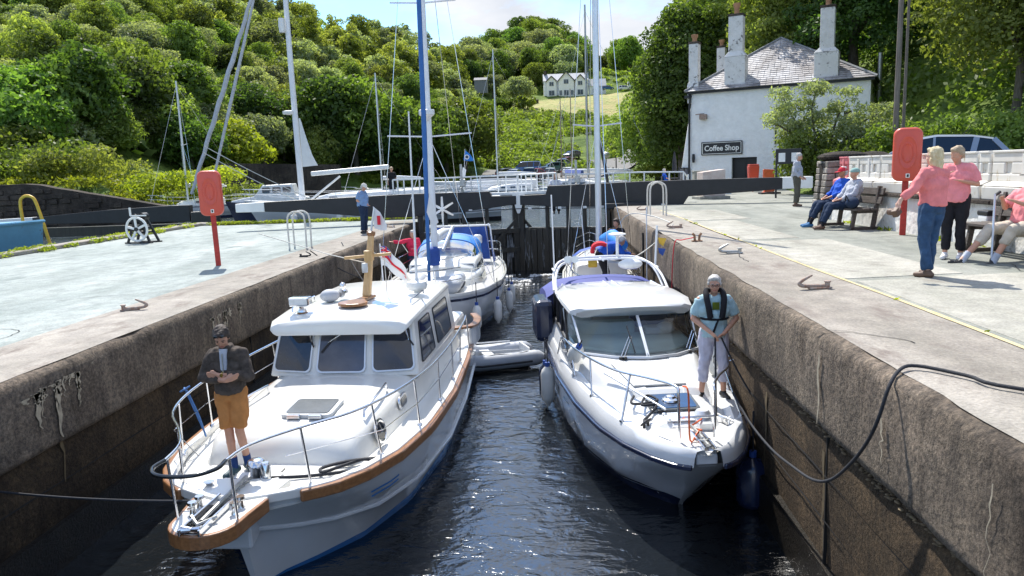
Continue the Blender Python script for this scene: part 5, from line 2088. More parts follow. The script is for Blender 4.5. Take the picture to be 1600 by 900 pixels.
for s in (-1, 1):
 for (v, zt_) in ((-.5, 1.84), (.3, 1.84), (1.15, 1.81), (2.2, 1.78), (3.3, 1.75), (4.4, 1.73), (5.4, 1.72)):
  x0 = gl(s, v) if v > 0 else s * .28
  xt = s * float(np.interp(v, [p.y for p in top_s[:10]], [p.x for p in top_s[:10]]))
  g = G()
  zf = 1.22 if v < .2 else 1.24 - .02 * v
  g.tube([(x0, v + .06, zf - .08), (xt, v - .02 if v > 0 else v, zt_)], .013, 7)
  g.lathe((x0, v + .06, zf - .03), [(.035, -.01), (.03, .012), (.016, .02)], 8)
  ob('stanchion', g, 'steel', LB, smooth=60)
 g = G()
 g.tube([(s * .45, .3, 1.54), (s * 1.20, 1.15, 1.50), (s * 1.37, 2.2, 1.47), (s * 1.41, 3.3, 1.45), (s * 1.39, 4.4, 1.44), (s * 1.36, 5.4, 1.43)], .006, 5)
 ob('guard_wire', g, 'steel', LB)
# blue marks on the topsides, hull number script strokes
g = G()
for k in range(2):
 z = .80 - .07 * k
 P_ = []
 for v in np.linspace(1.05 + .04 * k, 1.55 + .04 * k, 6):
  hb = np.interp(v, [a for a, _ in hr], [h[2][0] for _, h in hr]) + (z - np.interp(v, [a for a, _ in hr], [h[2][1] for _, h in hr])) * .45
  P_.append(Vector((hb + .012, v + rk(v, z), z)))
 g.loft([[p + Vector((0, 0, .010)), p - Vector((0, 0, .010))] for p in P_], closed=False)
ob('blue_flash', g, 'hull_blue', LB, fixn=False)
# ropes lying on the foredeck
g = G()
g.tube(smoothpts([(.05, .62, 1.17), (.4, .75, 1.13), (.75, .85, 1.13), (1.0, .95, 1.13), (1.10, 1.12, 1.13), (.95, 1.2, 1.14), (.75, 1.0, 1.14), (.62, .82, 1.15), (.55, .98, 1.13), (.8, 1.12, 1.15), (1.12, 1.25, 1.14)], 5), .018, 6)
tag(ob('mooring_rope', g, 'rope_dark', loc=LB.location, rot=LB.rotation_euler), 'black rope lying in loose loops on the left cruiser foredeck', 'rope')
g = G()
g.tube(smoothpts([(-1.32, 1.7, 1.80), (-1.22, 1.72, 1.5), (-1.20, 1.8, 1.2), (-1.28, 1.9, 1.25), (-1.36, 1.75, 1.77), (-1.30, 1.62, 1.83), (-1.40, 1.7, 1.78), (-1.33, 1.8, 1.82)], 5), .011, 6)
tag(ob('tied_rope', g, 'rope_blue', loc=LB.location, rot=LB.rotation_euler), 'blue rope knotted round the port guard rail of the left cruiser', 'rope')
Mw = lambda b_, p: Matrix.Translation(b_.location) @ Euler(b_.rotation_euler).to_matrix().to_4x4() @ Vector(p)
bpy.context.view_layer.update()
g = G()
a = Mw(LB, (-.26, -.25, 1.32))
g.tube(sag(a, (-5.56, 6.60, -1.41), .03), .011, 6)
tag(ob('mooring_rope', g, 'rope_dark'), 'taut dark line from the left cruiser bow out to the left frame edge', 'rope')

# ---------------------------------------------------------------- right motor cruiser
RB = thing('motor_cruiser', 'white sports cruiser with hardtop, raked windscreen and navy rubbing strip, moored at right', 'motor boat', (1.60, 7.62, ZW), R(5.6))
st = [(0, .16, 1.0, .08, .50, .02), (.08, .30, .99, .10, .46, .02), (.35, .50, .98, .2, .40, .06), (.8, .72, .97, .42, .33, .2), (1.5, .92, .95, .72, .27, .52), (2.6, 1.08, .93, .96, .23, .84), (4.0, 1.17, .91, 1.1, .21, 1.02),
  (6, 1.16, .88, 1.1, .2, 1.04), (8.6, 1.08, .86, 1.04, .2, 1.0)]
rk2 = lambda v, z: max(0, 1.0 - z) * 1.15 * math.exp(-max(0, v) * 1.0)
hr2 = hullmesh(st)
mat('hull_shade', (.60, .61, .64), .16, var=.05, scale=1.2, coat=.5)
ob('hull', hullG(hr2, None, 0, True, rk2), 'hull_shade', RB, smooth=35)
gg = G()
for s in (-1, 1):
 gg.loft([[(s * (h[5][0] + (h[4][0] - h[5][0]) * t + .006), v + rk2(v, h[5][1] + (h[4][1] - h[5][1]) * t), h[5][1] + (h[4][1] - h[5][1]) * t) for t in (.25 + .53 * min(1, v), .0)] + [(s * (h[6][0] + .006), v + rk2(v, h[6][1]), h[6][1])] for v, h in hr2], closed=False)
ob('boot_stripe', gg, 'navy', RB, smooth=40)
gg = G()
for s in (-1, 1):
 gg.loft([[(s * (h[5][0] + (h[4][0] - h[5][0]) * t + .010), v + rk2(v, h[5][1] + (h[4][1] - h[5][1]) * t), h[5][1] + (h[4][1] - h[5][1]) * t) for t in (.62, .54)] for v, h in hr2], closed=False)
ob('pin_stripe', gg, 'hull_white', RB)
for s in (-1, 1):
 g = G()
 strip(g, edgeline(hr2, 0, rk2, .018, -.04, s), .05, .06)
 ob('rubbing_strip', g, 'navy', RB, bevel=.015)
# moulded topsides above the strip and sunken deck
g = G()
rgs = []
for v, h in hr2:
 hb = h[0][0]
 lip = max(.02, hb - .10 - min(.10, v * .06))
 rgs.append((v, [(hb, .96 - .008 * v), (hb - .01, 1.06), (hb - .06 if hb > .2 else hb * .8, 1.14), (lip, 1.16), (max(.01, lip - .06), 1.10), (max(.005, lip - .08), 1.09)]))
for s in (-1, 1):
 g.loft([[(s * x, v, z - .02 * max(0, (v - 3) / 5)) for x, z in h] for v, h in rgs], closed=False)
ob('gunwale_moulding', g, 'gelcoat_cool', RB, smooth=45)
ls = [Vector((h[-1][0], v, 1.09)) for v, h in rgs]
lp = [Vector((-h[-1][0], v, 1.09)) for v, h in rgs]
ob('foredeck', deckG(ls, lp, z=1.085, camber=.02), 'nonslip', RB, smooth=60)
g = G()
g.box((0, .15, 1.02), (.24, .22, .15))
ob('stem_cap', g, 'gelcoat_cool', RB, bevel=.03)
# raised coachroof in facets rising to the windscreen
cp2 = [(.85, .30, 1.09, 1.10), (.92, .34, 1.09, 1.14), (1.3, .42, 1.09, 1.16), (1.75, .50, 1.09, 1.20), (1.85, .54, 1.09, 1.27), (2.7, .72, 1.10, 1.35), (3.35, .88, 1.10, 1.39), (4.0, .98, 1.10, 1.41), (7.2, 1.0, 1.1, 1.42)]
rings = []
for v, hb, z0, z1 in cp2:
 sec = [(hb + .10, z0 - .02), (hb + .04, z0 + (z1 - z0) * .55), (hb - .03, z1 - .03), (hb - .08, z1), (hb * .45, z1 + .02), (hb * .43, z1 + .008), (0, z1 + .012)]
 rings.append([(x, v, z) for x, z in sec] + [(-x, v, z) for x, z in sec[:-1][::-1]])
g = G()
g.loft(rings, closed=False)
g.f.append(tuple(range(len(rings[0]))))
ob('coachroof', g, 'gelcoat_cool', RB, smooth=28)
def cz2(v):
 return lerp([(c[0], c[3]) for c in cp2], v) + .02
g = G()
g.prism([(-.40, 1.93), (.30, 1.93), (.42, 2.85), (-.55, 2.85)], .0, .025, lambda p: Vector((p.x, p.y, cz2(p.y) + p.z)))
ob('sun_pad_panel', g, 'nonslip', RB, bevel=.015)
g = G()
g.prism(rrect(.62, .52, .06, cx=-.02, cy=1.48), .0, .035, lambda p: Vector((p.x, p.y, cz2(p.y) + p.z)))
h0 = ob('hatch', g, 'hatch_glass', RB, bevel=.012)
MATS['hatch_blue'] = mat('hatch_blue', (.02, .035, .07), .12, coat=.5)
g = G()
g.prism(rrect(.54, .44, .04, cx=-.02, cy=1.48), .036, .042, lambda p: Vector((p.x, p.y, cz2(p.y) + p.z)))
ob('hatch_pane', g, 'hatch_blue', h0)
g = G()
g.lathe((-.02, 1.5, cz2(1.5) + .04), [(.12, 0), (.11, .02), (.07, .035), (.06, .06), (.03, .07)], 16)
ob('vent', g, 'steel', h0, smooth=40)
for x in (-.2, .18):
 g = G()
 g.box((x, 1.21, cz2(1.21) + .02), (.1, .04, .03))
 ob('hinge', g, 'black', h0)
g = G()
g.prism(rrect(.42, .26, .02, cx=0, cy=1.04), .0, .012, lambda p: Vector((p.x, p.y, cz2(p.y) - .0 + p.z + .004)))
ob('anchor_locker_lid', g, 'gelcoat_cool', RB, bevel=.006)
g = G()
for x, y in ((-.19, .93), (-.19, 1.14), (-.42, 1.1)):
 g.lathe((x, y, 1.13 if x < -.4 else cz2(y) + .01), [(.03, 0), (.03, .012), (.015, .018)], 8)
struct(ob('deck_fitting', g, 'steel', RB), 'stuff')
# windlass, roller, cleats
g = G()
g.lathe((.22, .95, 1.10), [(.11, 0), (.11, .07), (.09, .10), (.10, .14), (.07, .18)], 14)
g.box((.2, .82, 1.14), (.15, .18, .08))
ob('windlass', g, 'alu', RB, smooth=40)
g = G()
for s in (-1, 1):
 g.box((.03 + s * .06, .30, 1.14), (.015, .55, .07))
g.box((.03, .12, 1.11), (.16, .12, .02))
ob('bow_roller', g, 'steel', RB, bevel=.004)
g = G()
g.tube([(.03, .75, 1.16), (.03, .4, 1.17), (.03, .12, 1.16)], .02, 6)
g.tube([(-.04, .3, 1.16), (.03, .22, 1.17), (.1, .3, 1.16)], .018, 6)
ob('anchor', g, 'galv', RB, smooth=50)
cleat(RB, (-.46, .95, 1.10), .9, 1.2, 'black')
cleat(RB, (.50, .95, 1.10), -1.1, 1.2)
cleat(RB, (1.0, 2.7, 1.14), 1.3, 1.0)
g = G()
g.tube(smoothpts([(.18, .85, 1.2), (.08, .7, 1.22), (.02, .75, 1.14), (.10, .6, 1.16), (.02, .45, 1.2), (-.10, .35, 1.14), (-.13, .32, 1.7), (-.14, .5, 1.72)], 5), .011, 5)
ob('control_lead', g, 'orange', RB)
# windscreen: clear panes with alloy frame, dashboard and seats behind
ZB2, ZT2 = 1.39, 1.88
wb = [(-.99, 4.2), (-.86, 3.40), (-.42, 3.07), (.04, 2.97), (.48, 3.07), (.90, 3.40), (1.0, 4.2)]
wt = [(-1.0, 4.65), (-.93, 4.05), (-.46, 3.83), (.04, 3.76), (.52, 3.83), (.95, 4.05), (1.0, 4.65)]
for i in range(6):
 q = [Vector((*wb[i], ZB2 + .02)), Vector((*wb[i + 1], ZB2 + .02)), Vector((*wt[i + 1], ZT2)), Vector((*wt[i], ZT2))]
 g = G()
 g.add(q, [(0, 1, 2, 3)])
 ob('windscreen_pane', g, 'clear_glass', RB, fixn=False)
g = G()
g.tube([(x, y, ZB2 + .02) for x, y in wb], .024, 6)
for i in (0, 1, 5, 6):
 g.tube([(*wb[i], ZB2), (*wt[i], ZT2)], .02, 6)
g.beam((*wb[3], ZB2), (*wt[3], ZT2), .045, .03)
ob('windscreen_frame', g, 'alu', RB, smooth=40)
for s in (-1, 1):
 g = G()
 q = [Vector((s * 1.0, 4.2, ZB2)), Vector((s * 1.0, 6.3, ZB2 + .03)), Vector((s * .98, 6.3, 1.9)), Vector((s * 1.0, 4.65, ZT2))]
 g.add(q, [(0, 1, 2, 3)])
 ob('side_window', g, 'clear_glass', RB, fixn=False)
 g = G()
 for y in (4.2, 5.0, 5.7, 6.3):
  g.tube([(s * 1.005, y, ZB2), (s * .99, y + (.4 if y < 4.4 else 0), 1.88)], .022, 6)
 g.tube([(s * 1.0, 4.2, ZB2), (s * 1.0, 6.3, ZB2 + .03)], .03, 6)
 ob('side_window_frame', g, 'black', RB)
mat('dash', (.52, .62, .59), .6, var=.05)
mat('seat_blue', (.05, .10, .26), .8, var=.2)
mat('cabin_tan', (.35, .24, .15), .6)
g = G()
g.prism([(-.85, 3.65), (-.4, 3.3), (.04, 3.2), (.48, 3.3), (.88, 3.65), (.92, 4.5), (-.92, 4.5)], 1.40, 1.46)
g.box((-.35, 4.55, 1.45), (1.0, .2, .42))
ob('dashboard', g, 'dash', RB, bevel=.03)
for x in (-.62, .48, .75):
 g = G()
 g.box((x, 5.25, 1.35), (.42, .5, .16))
 g.box((x, 5.5, 1.62), (.42, .12, .5))
 ob('seat', g, 'seat_blue' if x > 0 else 'plastic_white', RB, bevel=.04)
g = G()
g.box((.45, 4.35, 1.52), (.34, .26, .12))
g.ell((.62, 4.3, 1.55), (.16, .12, .10))
ob('bag', g, 'sail_white', RB, bevel=.03)
g = G()
g.box((0, 6.45, 1.2), (1.7, .1, 1.3))
ob('aft_bulkhead', g, 'cabin_tan', RB)
g = G()
r = random.Random(8)
rings = []
for k in range(30):
 rings.append([( .2 + k * .024, 6.3 + .03 * math.sin(k * 1.9), 1.4), (.2 + k * .024, 6.3 + .03 * math.sin(k * 1.9), 1.84)])
g.loft(rings, closed=False)
ob('curtain', g, 'plastic_white', RB, smooth=60)
# hardtop
rings = []
for v, hb, z in ((3.72, .88, 1.93), (3.78, .97, 1.96), (4.15, 1.02, 2.01), (4.4, 1.03, 2.02), (5.3, 1.03, 2.01), (6.3, .98, 1.96), (6.45, .95, 1.93)):
 sec = [(hb * .94, z - .07), (hb + .02, z - .05), (hb, z), (hb - .14, z + .05), (hb * .5, z + .085), (0, z + .095)]
 rings.append([(x, v + .22 * (abs(x) / hb) ** 3 * (1 if v < 4.3 else 0), q) for x, q in sec] + [(-x, v + .22 * (abs(x) / hb) ** 3 * (1 if v < 4.3 else 0), q) for x, q in sec[:-1][::-1]])
g = G()
g.loft(rings)
ht_ = ob('hardtop', g, 'gelcoat_cool', RB, smooth=40, bevel=.008)
mat('tint_panel', (.50, .51, .52), .3, var=.04)
for s in (-1, 1):
 g = G()
 rr_ = []
 for v in np.linspace(4.6, 5.9, 6):
  rr_.append([(s * x, float(v), 2.005 + .09 - .11 * (abs(x) / 1.04) ** 2 + .014 - (v - 4.6) * .018) for x in np.linspace(.12, .78, 6)])
 g.loft(rr_, closed=False)
 ob('roof_hatch', g, 'tint_panel', ht_, smooth=60)
for s in (-1, 1):
 g = G()
 g.tube([(s * .08, 4.5, 2.10), (s * .08, 6.2, 2.07)], .018, 5)
 g.tube([(s * .84, 4.4, 2.05), (s * .84, 6.3, 2.02)], .02, 5)
 ob('roof_rail', g, 'gelcoat_cool', ht_, smooth=60)
# wipers
for x, sgn in ((-.36, 1), (.66, 1)):
 g = G()
 y = 3.08 if x < 0 else 3.3
 for d in (0, .05):
  g.tube([(x + d, y - .05, 1.41), (x + .18 + d * .8, y + .22, 1.66)], .008, 5)
 w2 = ob('wiper', g, 'steel', RB)
 g = G()
 g.lathe((x, y - .07, 1.39), [(.03, 0), (.025, .04)], 8)
 g.lathe((x + .06, y - .07, 1.39), [(.03, 0), (.025, .04)], 8)
 g.beam((x + .22, y - .02 + .0, 1.47), (x + .17, y + .35, 1.80), .012, .016)
 ob('wiper_blade', g, 'black', w2)
# canvas hood aft, blue-purple, and radar arch
rings = []
for v, z in ((6.4, 1.98), (6.7, 2.06), (7.3, 2.04), (8.0, 1.9)):
 rings.append([(x, v + abs(x) * .1, z - .10 * (x / .95) ** 2 - (.1 if abs(x) > 1.05 else 0)) for x in np.linspace(-1.12, 1.12, 11)])
g = G()
g.loft(rings, closed=False)
g.loft([[Vector(p) for p in rings[-1]], [(p[0] * 1.03, 8.5, 1.0) for p in rings[-1]]], closed=False)
for s in (0, -1):
 g.loft([[r_[s] for r_ in rings], [(r_[s][0] * 1.02, r_[s][1], 1.45) for r_ in rings]], closed=False)
ob('canvas_hood', g, 'canvas_purple', RB, smooth=60)
g = G()
for v, xx in ((6.35, 1.02), (6.75, 1.02)):
 g.tube(smoothpts([(-xx, v - .7, 1.95), (-xx + .06, v - .2, 2.24), (-.72, v + .25, 2.40), (0, v + .32, 2.43), (.72, v + .25, 2.40), (xx - .06, v - .2, 2.24), (xx, v - .7, 1.95)], 4), .024, 7)
for x in (-.72, .72, 0, -.98, .98):
 vv = 6.6 if abs(x) < .8 else 6.25
 g.tube([(x, vv, 2.41 if abs(x) < .8 else 2.28), (x, vv + .4, 2.41 if abs(x) < .8 else 2.28)], .02, 6)
ra = ob('radar_arch', g, 'mast_white', RB, smooth=60)
g = G()
g.lathe((.30, 6.75, 2.42), [(.03, 0), (.03, .42), (.05, .44), (.17, .455), (.17, .48), (.1, .50)], 16)
ob('satellite_mushroom', g, 'plastic_white', ra, smooth=40)
g = G()
g.ell((.50, 6.5, 2.33), (.24, .18, .10))
ob('radar_dome', g, 'plastic_white', ra, smooth=80)
g = G()
for x in (-.72, -.58):
 g.lathe((x, 6.45, 2.48), [(.07, -.08), (.04, 0), (.03, .12)], 10, 'y')
g.lathe((-.65, 6.55, 2.36), [(.03, 0), (.03, .16)], 8)
ob('horn', g, 'alu', ra, smooth=50)
g = G()
g.tube([(-.96, 6.5, 2.2), (-.98, 6.5, 3.7)], .014, 6)
ob('aerial', g, 'mast_white', ra)
g = G()
g.tube([(.98, 6.5, 2.2), (1.02, 6.5, 3.05)], .022, 6)
ob('flag_staff', g, 'mast_white', ra)
# pulpit and rails
rr2 = [Vector((-.22, .52, 1.72)), Vector((-.42, .95, 1.70)), Vector((-.72, 1.5, 1.66)), Vector((-.92, 2.3, 1.62)), Vector((-1.06, 3.2, 1.58)), Vector((-1.12, 3.9, 1.55)), Vector((-1.15, 4.3, 1.2))]
for s in (1, -1):
 g = G()
 pp = [Vector((-p.x if s < 0 else p.x, p.y, p.z)) for p in rr2]
 g.tube(smoothpts([Vector((pp[0].x * .9, .42, 1.14)), Vector((pp[0].x * .95, .44, 1.62))] + pp, 4), .016, 8)
 ob('guard_rail', g, 'steel', RB, smooth=60)
 for v in (1.25, 2.3, 3.3):
  x = -s * float(np.interp(v, [p.y for p in rr2[:6]], [-p.x for p in rr2[:6]]))
  hb = -s * (float(np.interp(v - .1, [a for a, _ in hr2], [h[0][0] for _, h in hr2])) - .09)
  g = G()
  g.tube([(hb, v - .18, 1.14), (x, v, float(np.interp(v, [p.y for p in rr2[:6]], [p.z for p in rr2[:6]])))], .014, 7)
  g.lathe((hb, v - .18, 1.15), [(.03, -.01), (.028, .012)], 8)
  ob('stanchion', g, 'steel', RB, smooth=60)
g = G()
g.tube([(-.21, .43, 1.38), (.21, .43, 1.38)], .016, 7)
ob('pulpit_bar', g, 'steel', RB)
# cream step pads and dark oval hull windows
g = G()
for v in (2.0, 3.15, 4.0):
 g.prism(rrect(.46, .15, .07), 0, .012, lambda p, v=v: Vector((-(float(np.interp(v + p.x, [a for a, _ in hr2], [h[2][0] for _, h in hr2])) + .012 + p.z + p.y * .16), v + .35 + p.x, .60 + p.y + p.x * .0)))
o = ob('hull_window', g, 'dark_glass', RB)
struct(o, 'stuff')
g = G()
g.prism([(3.3, 0), (4.6, 0), (4.7, .16), (3.35, .12)], 0, .02, lambda p: Vector((-(1.035 + .0 + p.z - (p.x - 3.3) * -.01), p.x, 1.22 + p.y)))
ob('side_stripe_window', g, 'dark_glass', RB)
# boathook on the foredeck, lines, fender net
g = G()
g.tube([(-.70, 2.45, 1.36), (-.18, 1.15, 1.24)], .016, 7)
bh = tag(ob('boathook', g, 'alu', loc=RB.location, rot=RB.rotation_euler), 'telescopic boathook lying on the right cruiser foredeck', 'boathook')
g = G()
g.tube(smoothpts([(-.45, 1.7, 1.25), (-.52, 1.5, 1.22), (-.38, 1.38, 1.25), (-.2, 1.45, 1.26), (-.3, 1.6, 1.28), (-.42, 1.35, 1.24), (-.25, 1.3, 1.25), (-.38, 1.15, 1.17), (-.46, 1.05, 1.15), (-.46, .95, 1.15)], 5), .017, 6)
tag(ob('deck_line', g, 'rope_dark', loc=RB.location, rot=RB.rotation_euler), 'tangled black line beside the right cruiser foredeck hatch', 'rope')
bpy.context.view_layer.update()
fender('f', 'white fender on a black line at the right cruiser port quarter', Mw(RB, (-1.27, 5.05, .45)), r=.12, h=.62, hang=.5)
fender('f', 'dark blue fender squeezed behind the white one at the port quarter', Mw(RB, (-1.28, 5.35, .42)), r=.12, h=.6, m='navy')
fender('f', 'big black round fender between the right cruiser bow and lock wall', Mw(RB, (.86, 1.0, .30)), r=.20, h=.62, m='navy', hang=.6)
f = fender('f', 'grey fender hanging on the port guard rail of the right cruiser', Mw(RB, (-1.0, 3.25, 1.45)), r=.11, h=.42, hang=.25, m='fender')
f.rotation_euler = (.9, .3, 0)
f = fender('f', 'cream fender stowed in the wire basket beside the woman', Mw(RB, (.98, 2.75, 1.42)), r=.12, h=.5, hang=.2)
g = G()
for k in range(5):
 a = k * .25
 g.tube([(math.sin(t) * .19 + .0, -.28 + k * .13, math.cos(t) * .19) for t in np.linspace(0, 2 * PI, 16)[:-1]], .009, 5, closed=True)
for t in np.linspace(0, 2 * PI, 7)[:-1]:
 g.tube([(math.sin(t) * .19, -.28, math.cos(t) * .19), (math.sin(t) * .19, .24, math.cos(t) * .19)], .008, 5)
tag(ob('fender_basket', g, 'steel', loc=Mw(RB, (1.04, 2.45, 1.42)), rot=(.2, .3, .1)), 'round wire fender basket on the starboard rail beside the woman', 'basket')
# bow flag staff / ensign at port quarter
fl = thing('ensign', 'small furled red ensign on the port quarter of the right cruiser', 'flag', Mw(RB, (-1.18, 6.3, .95)))
g = G()
g.tube([(0, 0, 0), (-.05, 0, .8)], .012, 6)
ob('staff', g, 'mast_white', fl)
g = G()
g.loft([[(-.05 + .01 * math.sin(k), .02 * math.cos(k * 2), .76 - k * .04), (-.13 + .03 * math.sin(k * 1.3), .03 * math.sin(k), .70 - k * .045)] for k in range(8)], closed=False)
ob('cloth', g, 'flag_red', fl, smooth=60)
g = G()
g.box((-1.2, 6.6, 1.35), (.35, .9, .8))
tag(ob('outboard_cover', g, 'navy', loc=RB.location, rot=RB.rotation_euler, bevel=.1), 'dark blue covered gear lashed at the right cruiser port side', 'cover')
# pennants yellow and blue on the arch
for (dz, m_, s_, lab) in ((.62, 'yellow', .11, 'small yellow pennant on the arch of the right cruiser'), (.42, 'canvas_blue', .10, 'small blue pennant on the arch of the right cruiser')):
 g = G()
 g.add([(0, 0, 0), (s_ * 1.4, -.03, -.02), (s_ * .9, .02, -s_ * 1.6), (.02, 0, -s_)], [(0, 1, 2, 3)])
 tag(ob('pennant', g, m_, loc=Mw(RB, (1.04, 6.5, 2.2 + dz))), lab, 'flag')
# ============================================================ SAILING BOATS
def yacht(label, loc, rz, Lh=9.5, B=3.2, F=1.1, mast_v=3.0, mast_h=12, mast_r=.085, cat='sailing boat', hullm='hull_white', detail=True, stripe='navy',
   cabin=(2.2, 6.0, .45), spreaders=(4.9, 8.3), boom=True, sheet='rope_grey', mastm='mast_white', rake_mast=0.0, name='sailing_yacht', stays=True, boomm='mast_white', furl=None):
 b = thing(name, label, cat, loc, rz)
 h = B / 2
 k = Lh / 9.5
 st = [(0, .06, F * 1.22, .03, .75, .02), (.4 * k, .24 * h, F * 1.18, .14 * h, .6, .05 * h), (1.2 * k, .52 * h, F * 1.1, .38 * h, .5, .26 * h), (2.4 * k, .80 * h, F * 1.03, .68 * h, .42, .55 * h), (4.2 * k, .98 * h, F, .9 * h, .38, .80 * h),
   (6.0 * k, h, F * .98, .93 * h, .38, .84 * h), (8.0 * k, .9 * h, F, .84 * h, .4, .74 * h), (9.5 * k, .72 * h, F * 1.03, .66 * h, .45, .55 * h)]
 rk = lambda v, z: max(0, F * 1.22 - z) * .55 * math.exp(-max(0, v) * .9)
 H = hullmesh(st, nv=22)
 ob('hull', hullG(H, None, 0, True, rk), hullm, b, smooth=40)
 for s in (-1, 1):
  g = G()
  strip(g, edgeline(H, 0, rk, .01, -.02, s), .045, .07)
  ob('toe_rail', g, 'gelcoat' if detail else hullm, b)
  g = G()
  g.loft([[(s * (a[2][0] + (a[1][0] - a[2][0]) * t + .012), v + rk(v, a[2][1] + (a[1][1] - a[2][1]) * t), a[2][1] + (a[1][1] - a[2][1]) * t) for t in (.95, .72)] for v, a in H], closed=False)
  ob('cove_stripe', g, stripe, b)
  g = G()
  g.loft([[(s * (a[5][0] + .01 + (a[4][0] - a[5][0]) * t), v + rk(v, .1), a[5][1] + (a[4][1] - a[5][1]) * t) for t in (.4, -.2)] for v, a in H], closed=False)
  ob('boot_stripe', g, stripe, b)
 ob('deck', deckG(edgeline(H, 0, rk, -.03, -.03, 1), edgeline(H, 0, rk, -.03, -.03, -1), camber=.05), 'gelcoat' if detail else 'plastic_white', b, smooth=60)
 c0_, c1_, ch = cabin
 rings = []
 for v, w, hh_ in ((c0_ - .3, .3, .05), (c0_, .42, ch * .5), (c0_ + .6, .55, ch * .75), ((c0_ + c1_) / 2, .66, ch * .95), (c1_ - .05, .66, ch), (c1_, .64, ch * .95)):
  w = w * h
  z0, z1 = F * 1.0, F * 1.03 + hh_
  sec = [(w + .06, z0), (w, z1 - .06), (w - .07, z1), (w * .5, z1 + .05), (0, z1 + .07)]
  rings.append([(x, v, z) for x, z in sec] + [(-x, v, z) for x, z in sec[:-1][::-1]])
 g = G()
 g.loft(rings)
 cb = ob('coachroof', g, 'gelcoat' if detail else 'plastic_white', b, smooth=45)
 for s in (-1, 1):
  for j in range(3):
   v = c0_ + .9 + j * (c1_ - c0_ - 1) / 3
   g = G()
   g.prism(rrect(.42, .13, .05), -.01, .014, lambda p, s=s, v=v: Vector((s * (h * .66 + .03 + p.z - p.y * .15), v + p.x, F + ch * .55 + p.y)))
   ob('cabin_window', g, 'dark_glass', cb)
 if mast_h:
  g = G()
  g.tube([(0, mast_v, F * 1.0), (0, mast_v + rake_mast * mast_h * .5, F + mast_h * .5), (0, mast_v + rake_mast * mast_h, F + mast_h)], [mast_r, mast_r * .95, mast_r * .75], 12)
  m_ = ob('mast', g, mastm, b, smooth=70)
  for z in spreaders:
   g = G()
   w = 1.05 if z < 6 else .8
   g.tube([(-w * h / 1.6, mast_v + .1, z + .06), (0, mast_v, z), (w * h / 1.6, mast_v + .1, z + .06)], .022, 6)
   ob('spreader', g, mastm, m_)
  if stays:
   g = G()
   top = Vector((0, mast_v, F + mast_h * .97))
   for s in (-1, 1):
    zz = spreaders[-1] if spreaders else 6
    g.tube([(s * h * .93, mast_v + .15, F), (s * 1.0 * h / 1.6, mast_v + .1, spreaders[0] if spreaders else 5), top], .008, 4)
    g.tube([(s * h * .90, mast_v + .6, F), (0, mast_v, spreaders[0] if spreaders else 5)], .007, 4)
   g.tube([(0, Lh - .1, F), top], .008, 4)
   if not furl:
    g.tube([(0, .1, F * 1.2), top], .009, 4)
   ob('rigging', g, 'steel', m_)
  if boom:
   g = G()
   g.tube([(0, mast_v + .1, F + 1.25), (0, mast_v + 3.6 * k, F + 1.2)], .06, 8)
   g.tube([(0, mast_v + .1, F + 1.36), (0, mast_v + 1.6 * k, F + 1.37), (0, mast_v + 3.4 * k, F + 1.28)], [.14, .12, .07], 8)
   ob('boom', g, boomm, b, smooth=60)
 # rails
 for s in (-1, 1):
  L1_ = edgeline(H, 0, rk, -.08, 0, s, v0=.9 * k)
  for dz in (.55, .3):
   g = G()
   g.tube([p + Vector((0, 0, dz)) for p in L1_[::2]], .007 if dz < .5 else .009, 4)
   ob('guard_wire', g, 'steel', b)
  for p in L1_[2::4]:
   g = G()
   g.tube([p, p + Vector((0, 0, .57))], .012, 5)
   ob('stanchion', g, 'steel', b)
 g = G()
 q = F * 1.2
 for dz in (.58, .3):
  g.tube(smoothpts([(-.5 * h, 1.2 * k, q + dz - .05), (-.2 * h, .3 * k, q + dz), (0, -.05, q + dz + .03), (.2 * h, .3 * k, q + dz), (.5 * h, 1.2 * k, q + dz - .05)], 4), .014, 6)
 for s in (-1, 1):
  g.tube([(s * .2 * h, .35 * k, q - .05), (s * .2 * h, .3 * k, q + .58)], .013, 5)
 ob('pulpit', g, 'steel', b, smooth=60)
 g = G()
 for dz in (.6, .32):
  g.tube(smoothpts([(-.85 * h, 7.9 * k, F + dz), (-.72 * h, 9.3 * k, F + dz), (-.2 * h, 9.45 * k, F + dz)], 3), .014, 6)
  g.tube(smoothpts([(.85 * h, 7.9 * k, F + dz), (.72 * h, 9.3 * k, F + dz), (.2 * h, 9.45 * k, F + dz)], 3), .014, 6)
 struct(ob('pushpit', g, 'steel', b, smooth=60), 'stuff')
 return b
# --- left sailing boat behind the motor cruiser
SB = yacht('white pilothouse sailing boat with blue sprayhood and stern gantry behind the left cruiser', (-3.05, 16.35, ZW), R(.6), 9.6, 3.3, 1.16, 2.7, 12.5, .085, cabin=(2.9, 5.0, .30), spreaders=(5.1, 8.35), furl=True)
# pilothouse
rings = []
for v, w, z in ((3.75, .90, 1.55), (4.0, .93, 1.73), (4.3, .95, 1.76), (5.6, .97, 1.80), (6.0, .95, 1.78)):
 sec = [(w + .06, 1.15), (w, z - .05), (w - .05, z), (w * .5, z + .05), (0, z + .06)]
 rings.append([(x, v, q) for x, q in sec] + [(-x, v, q) for x, q in sec[:-1][::-1]])
g = G()
g.loft(rings)
ph = ob('pilothouse', g, 'gelcoat', SB, smooth=40)
for x0, x1 in ((-.86, -.46), (-.40, .0), (.06, .46), (.50, .88)):
 q = [Vector((x0, 3.80 - .0, 1.30)), Vector((x1, 3.80, 1.30)), Vector((x1, 3.90, 1.60)), Vector((x0, 3.90, 1.60))]
 q = [p + Vector((0, -.10 + (p.z - 1.3) * .25, .05)) for p in q]
 pane(ph, q, 'house_window', frame='gelcoat', rad=.04, out=.01)
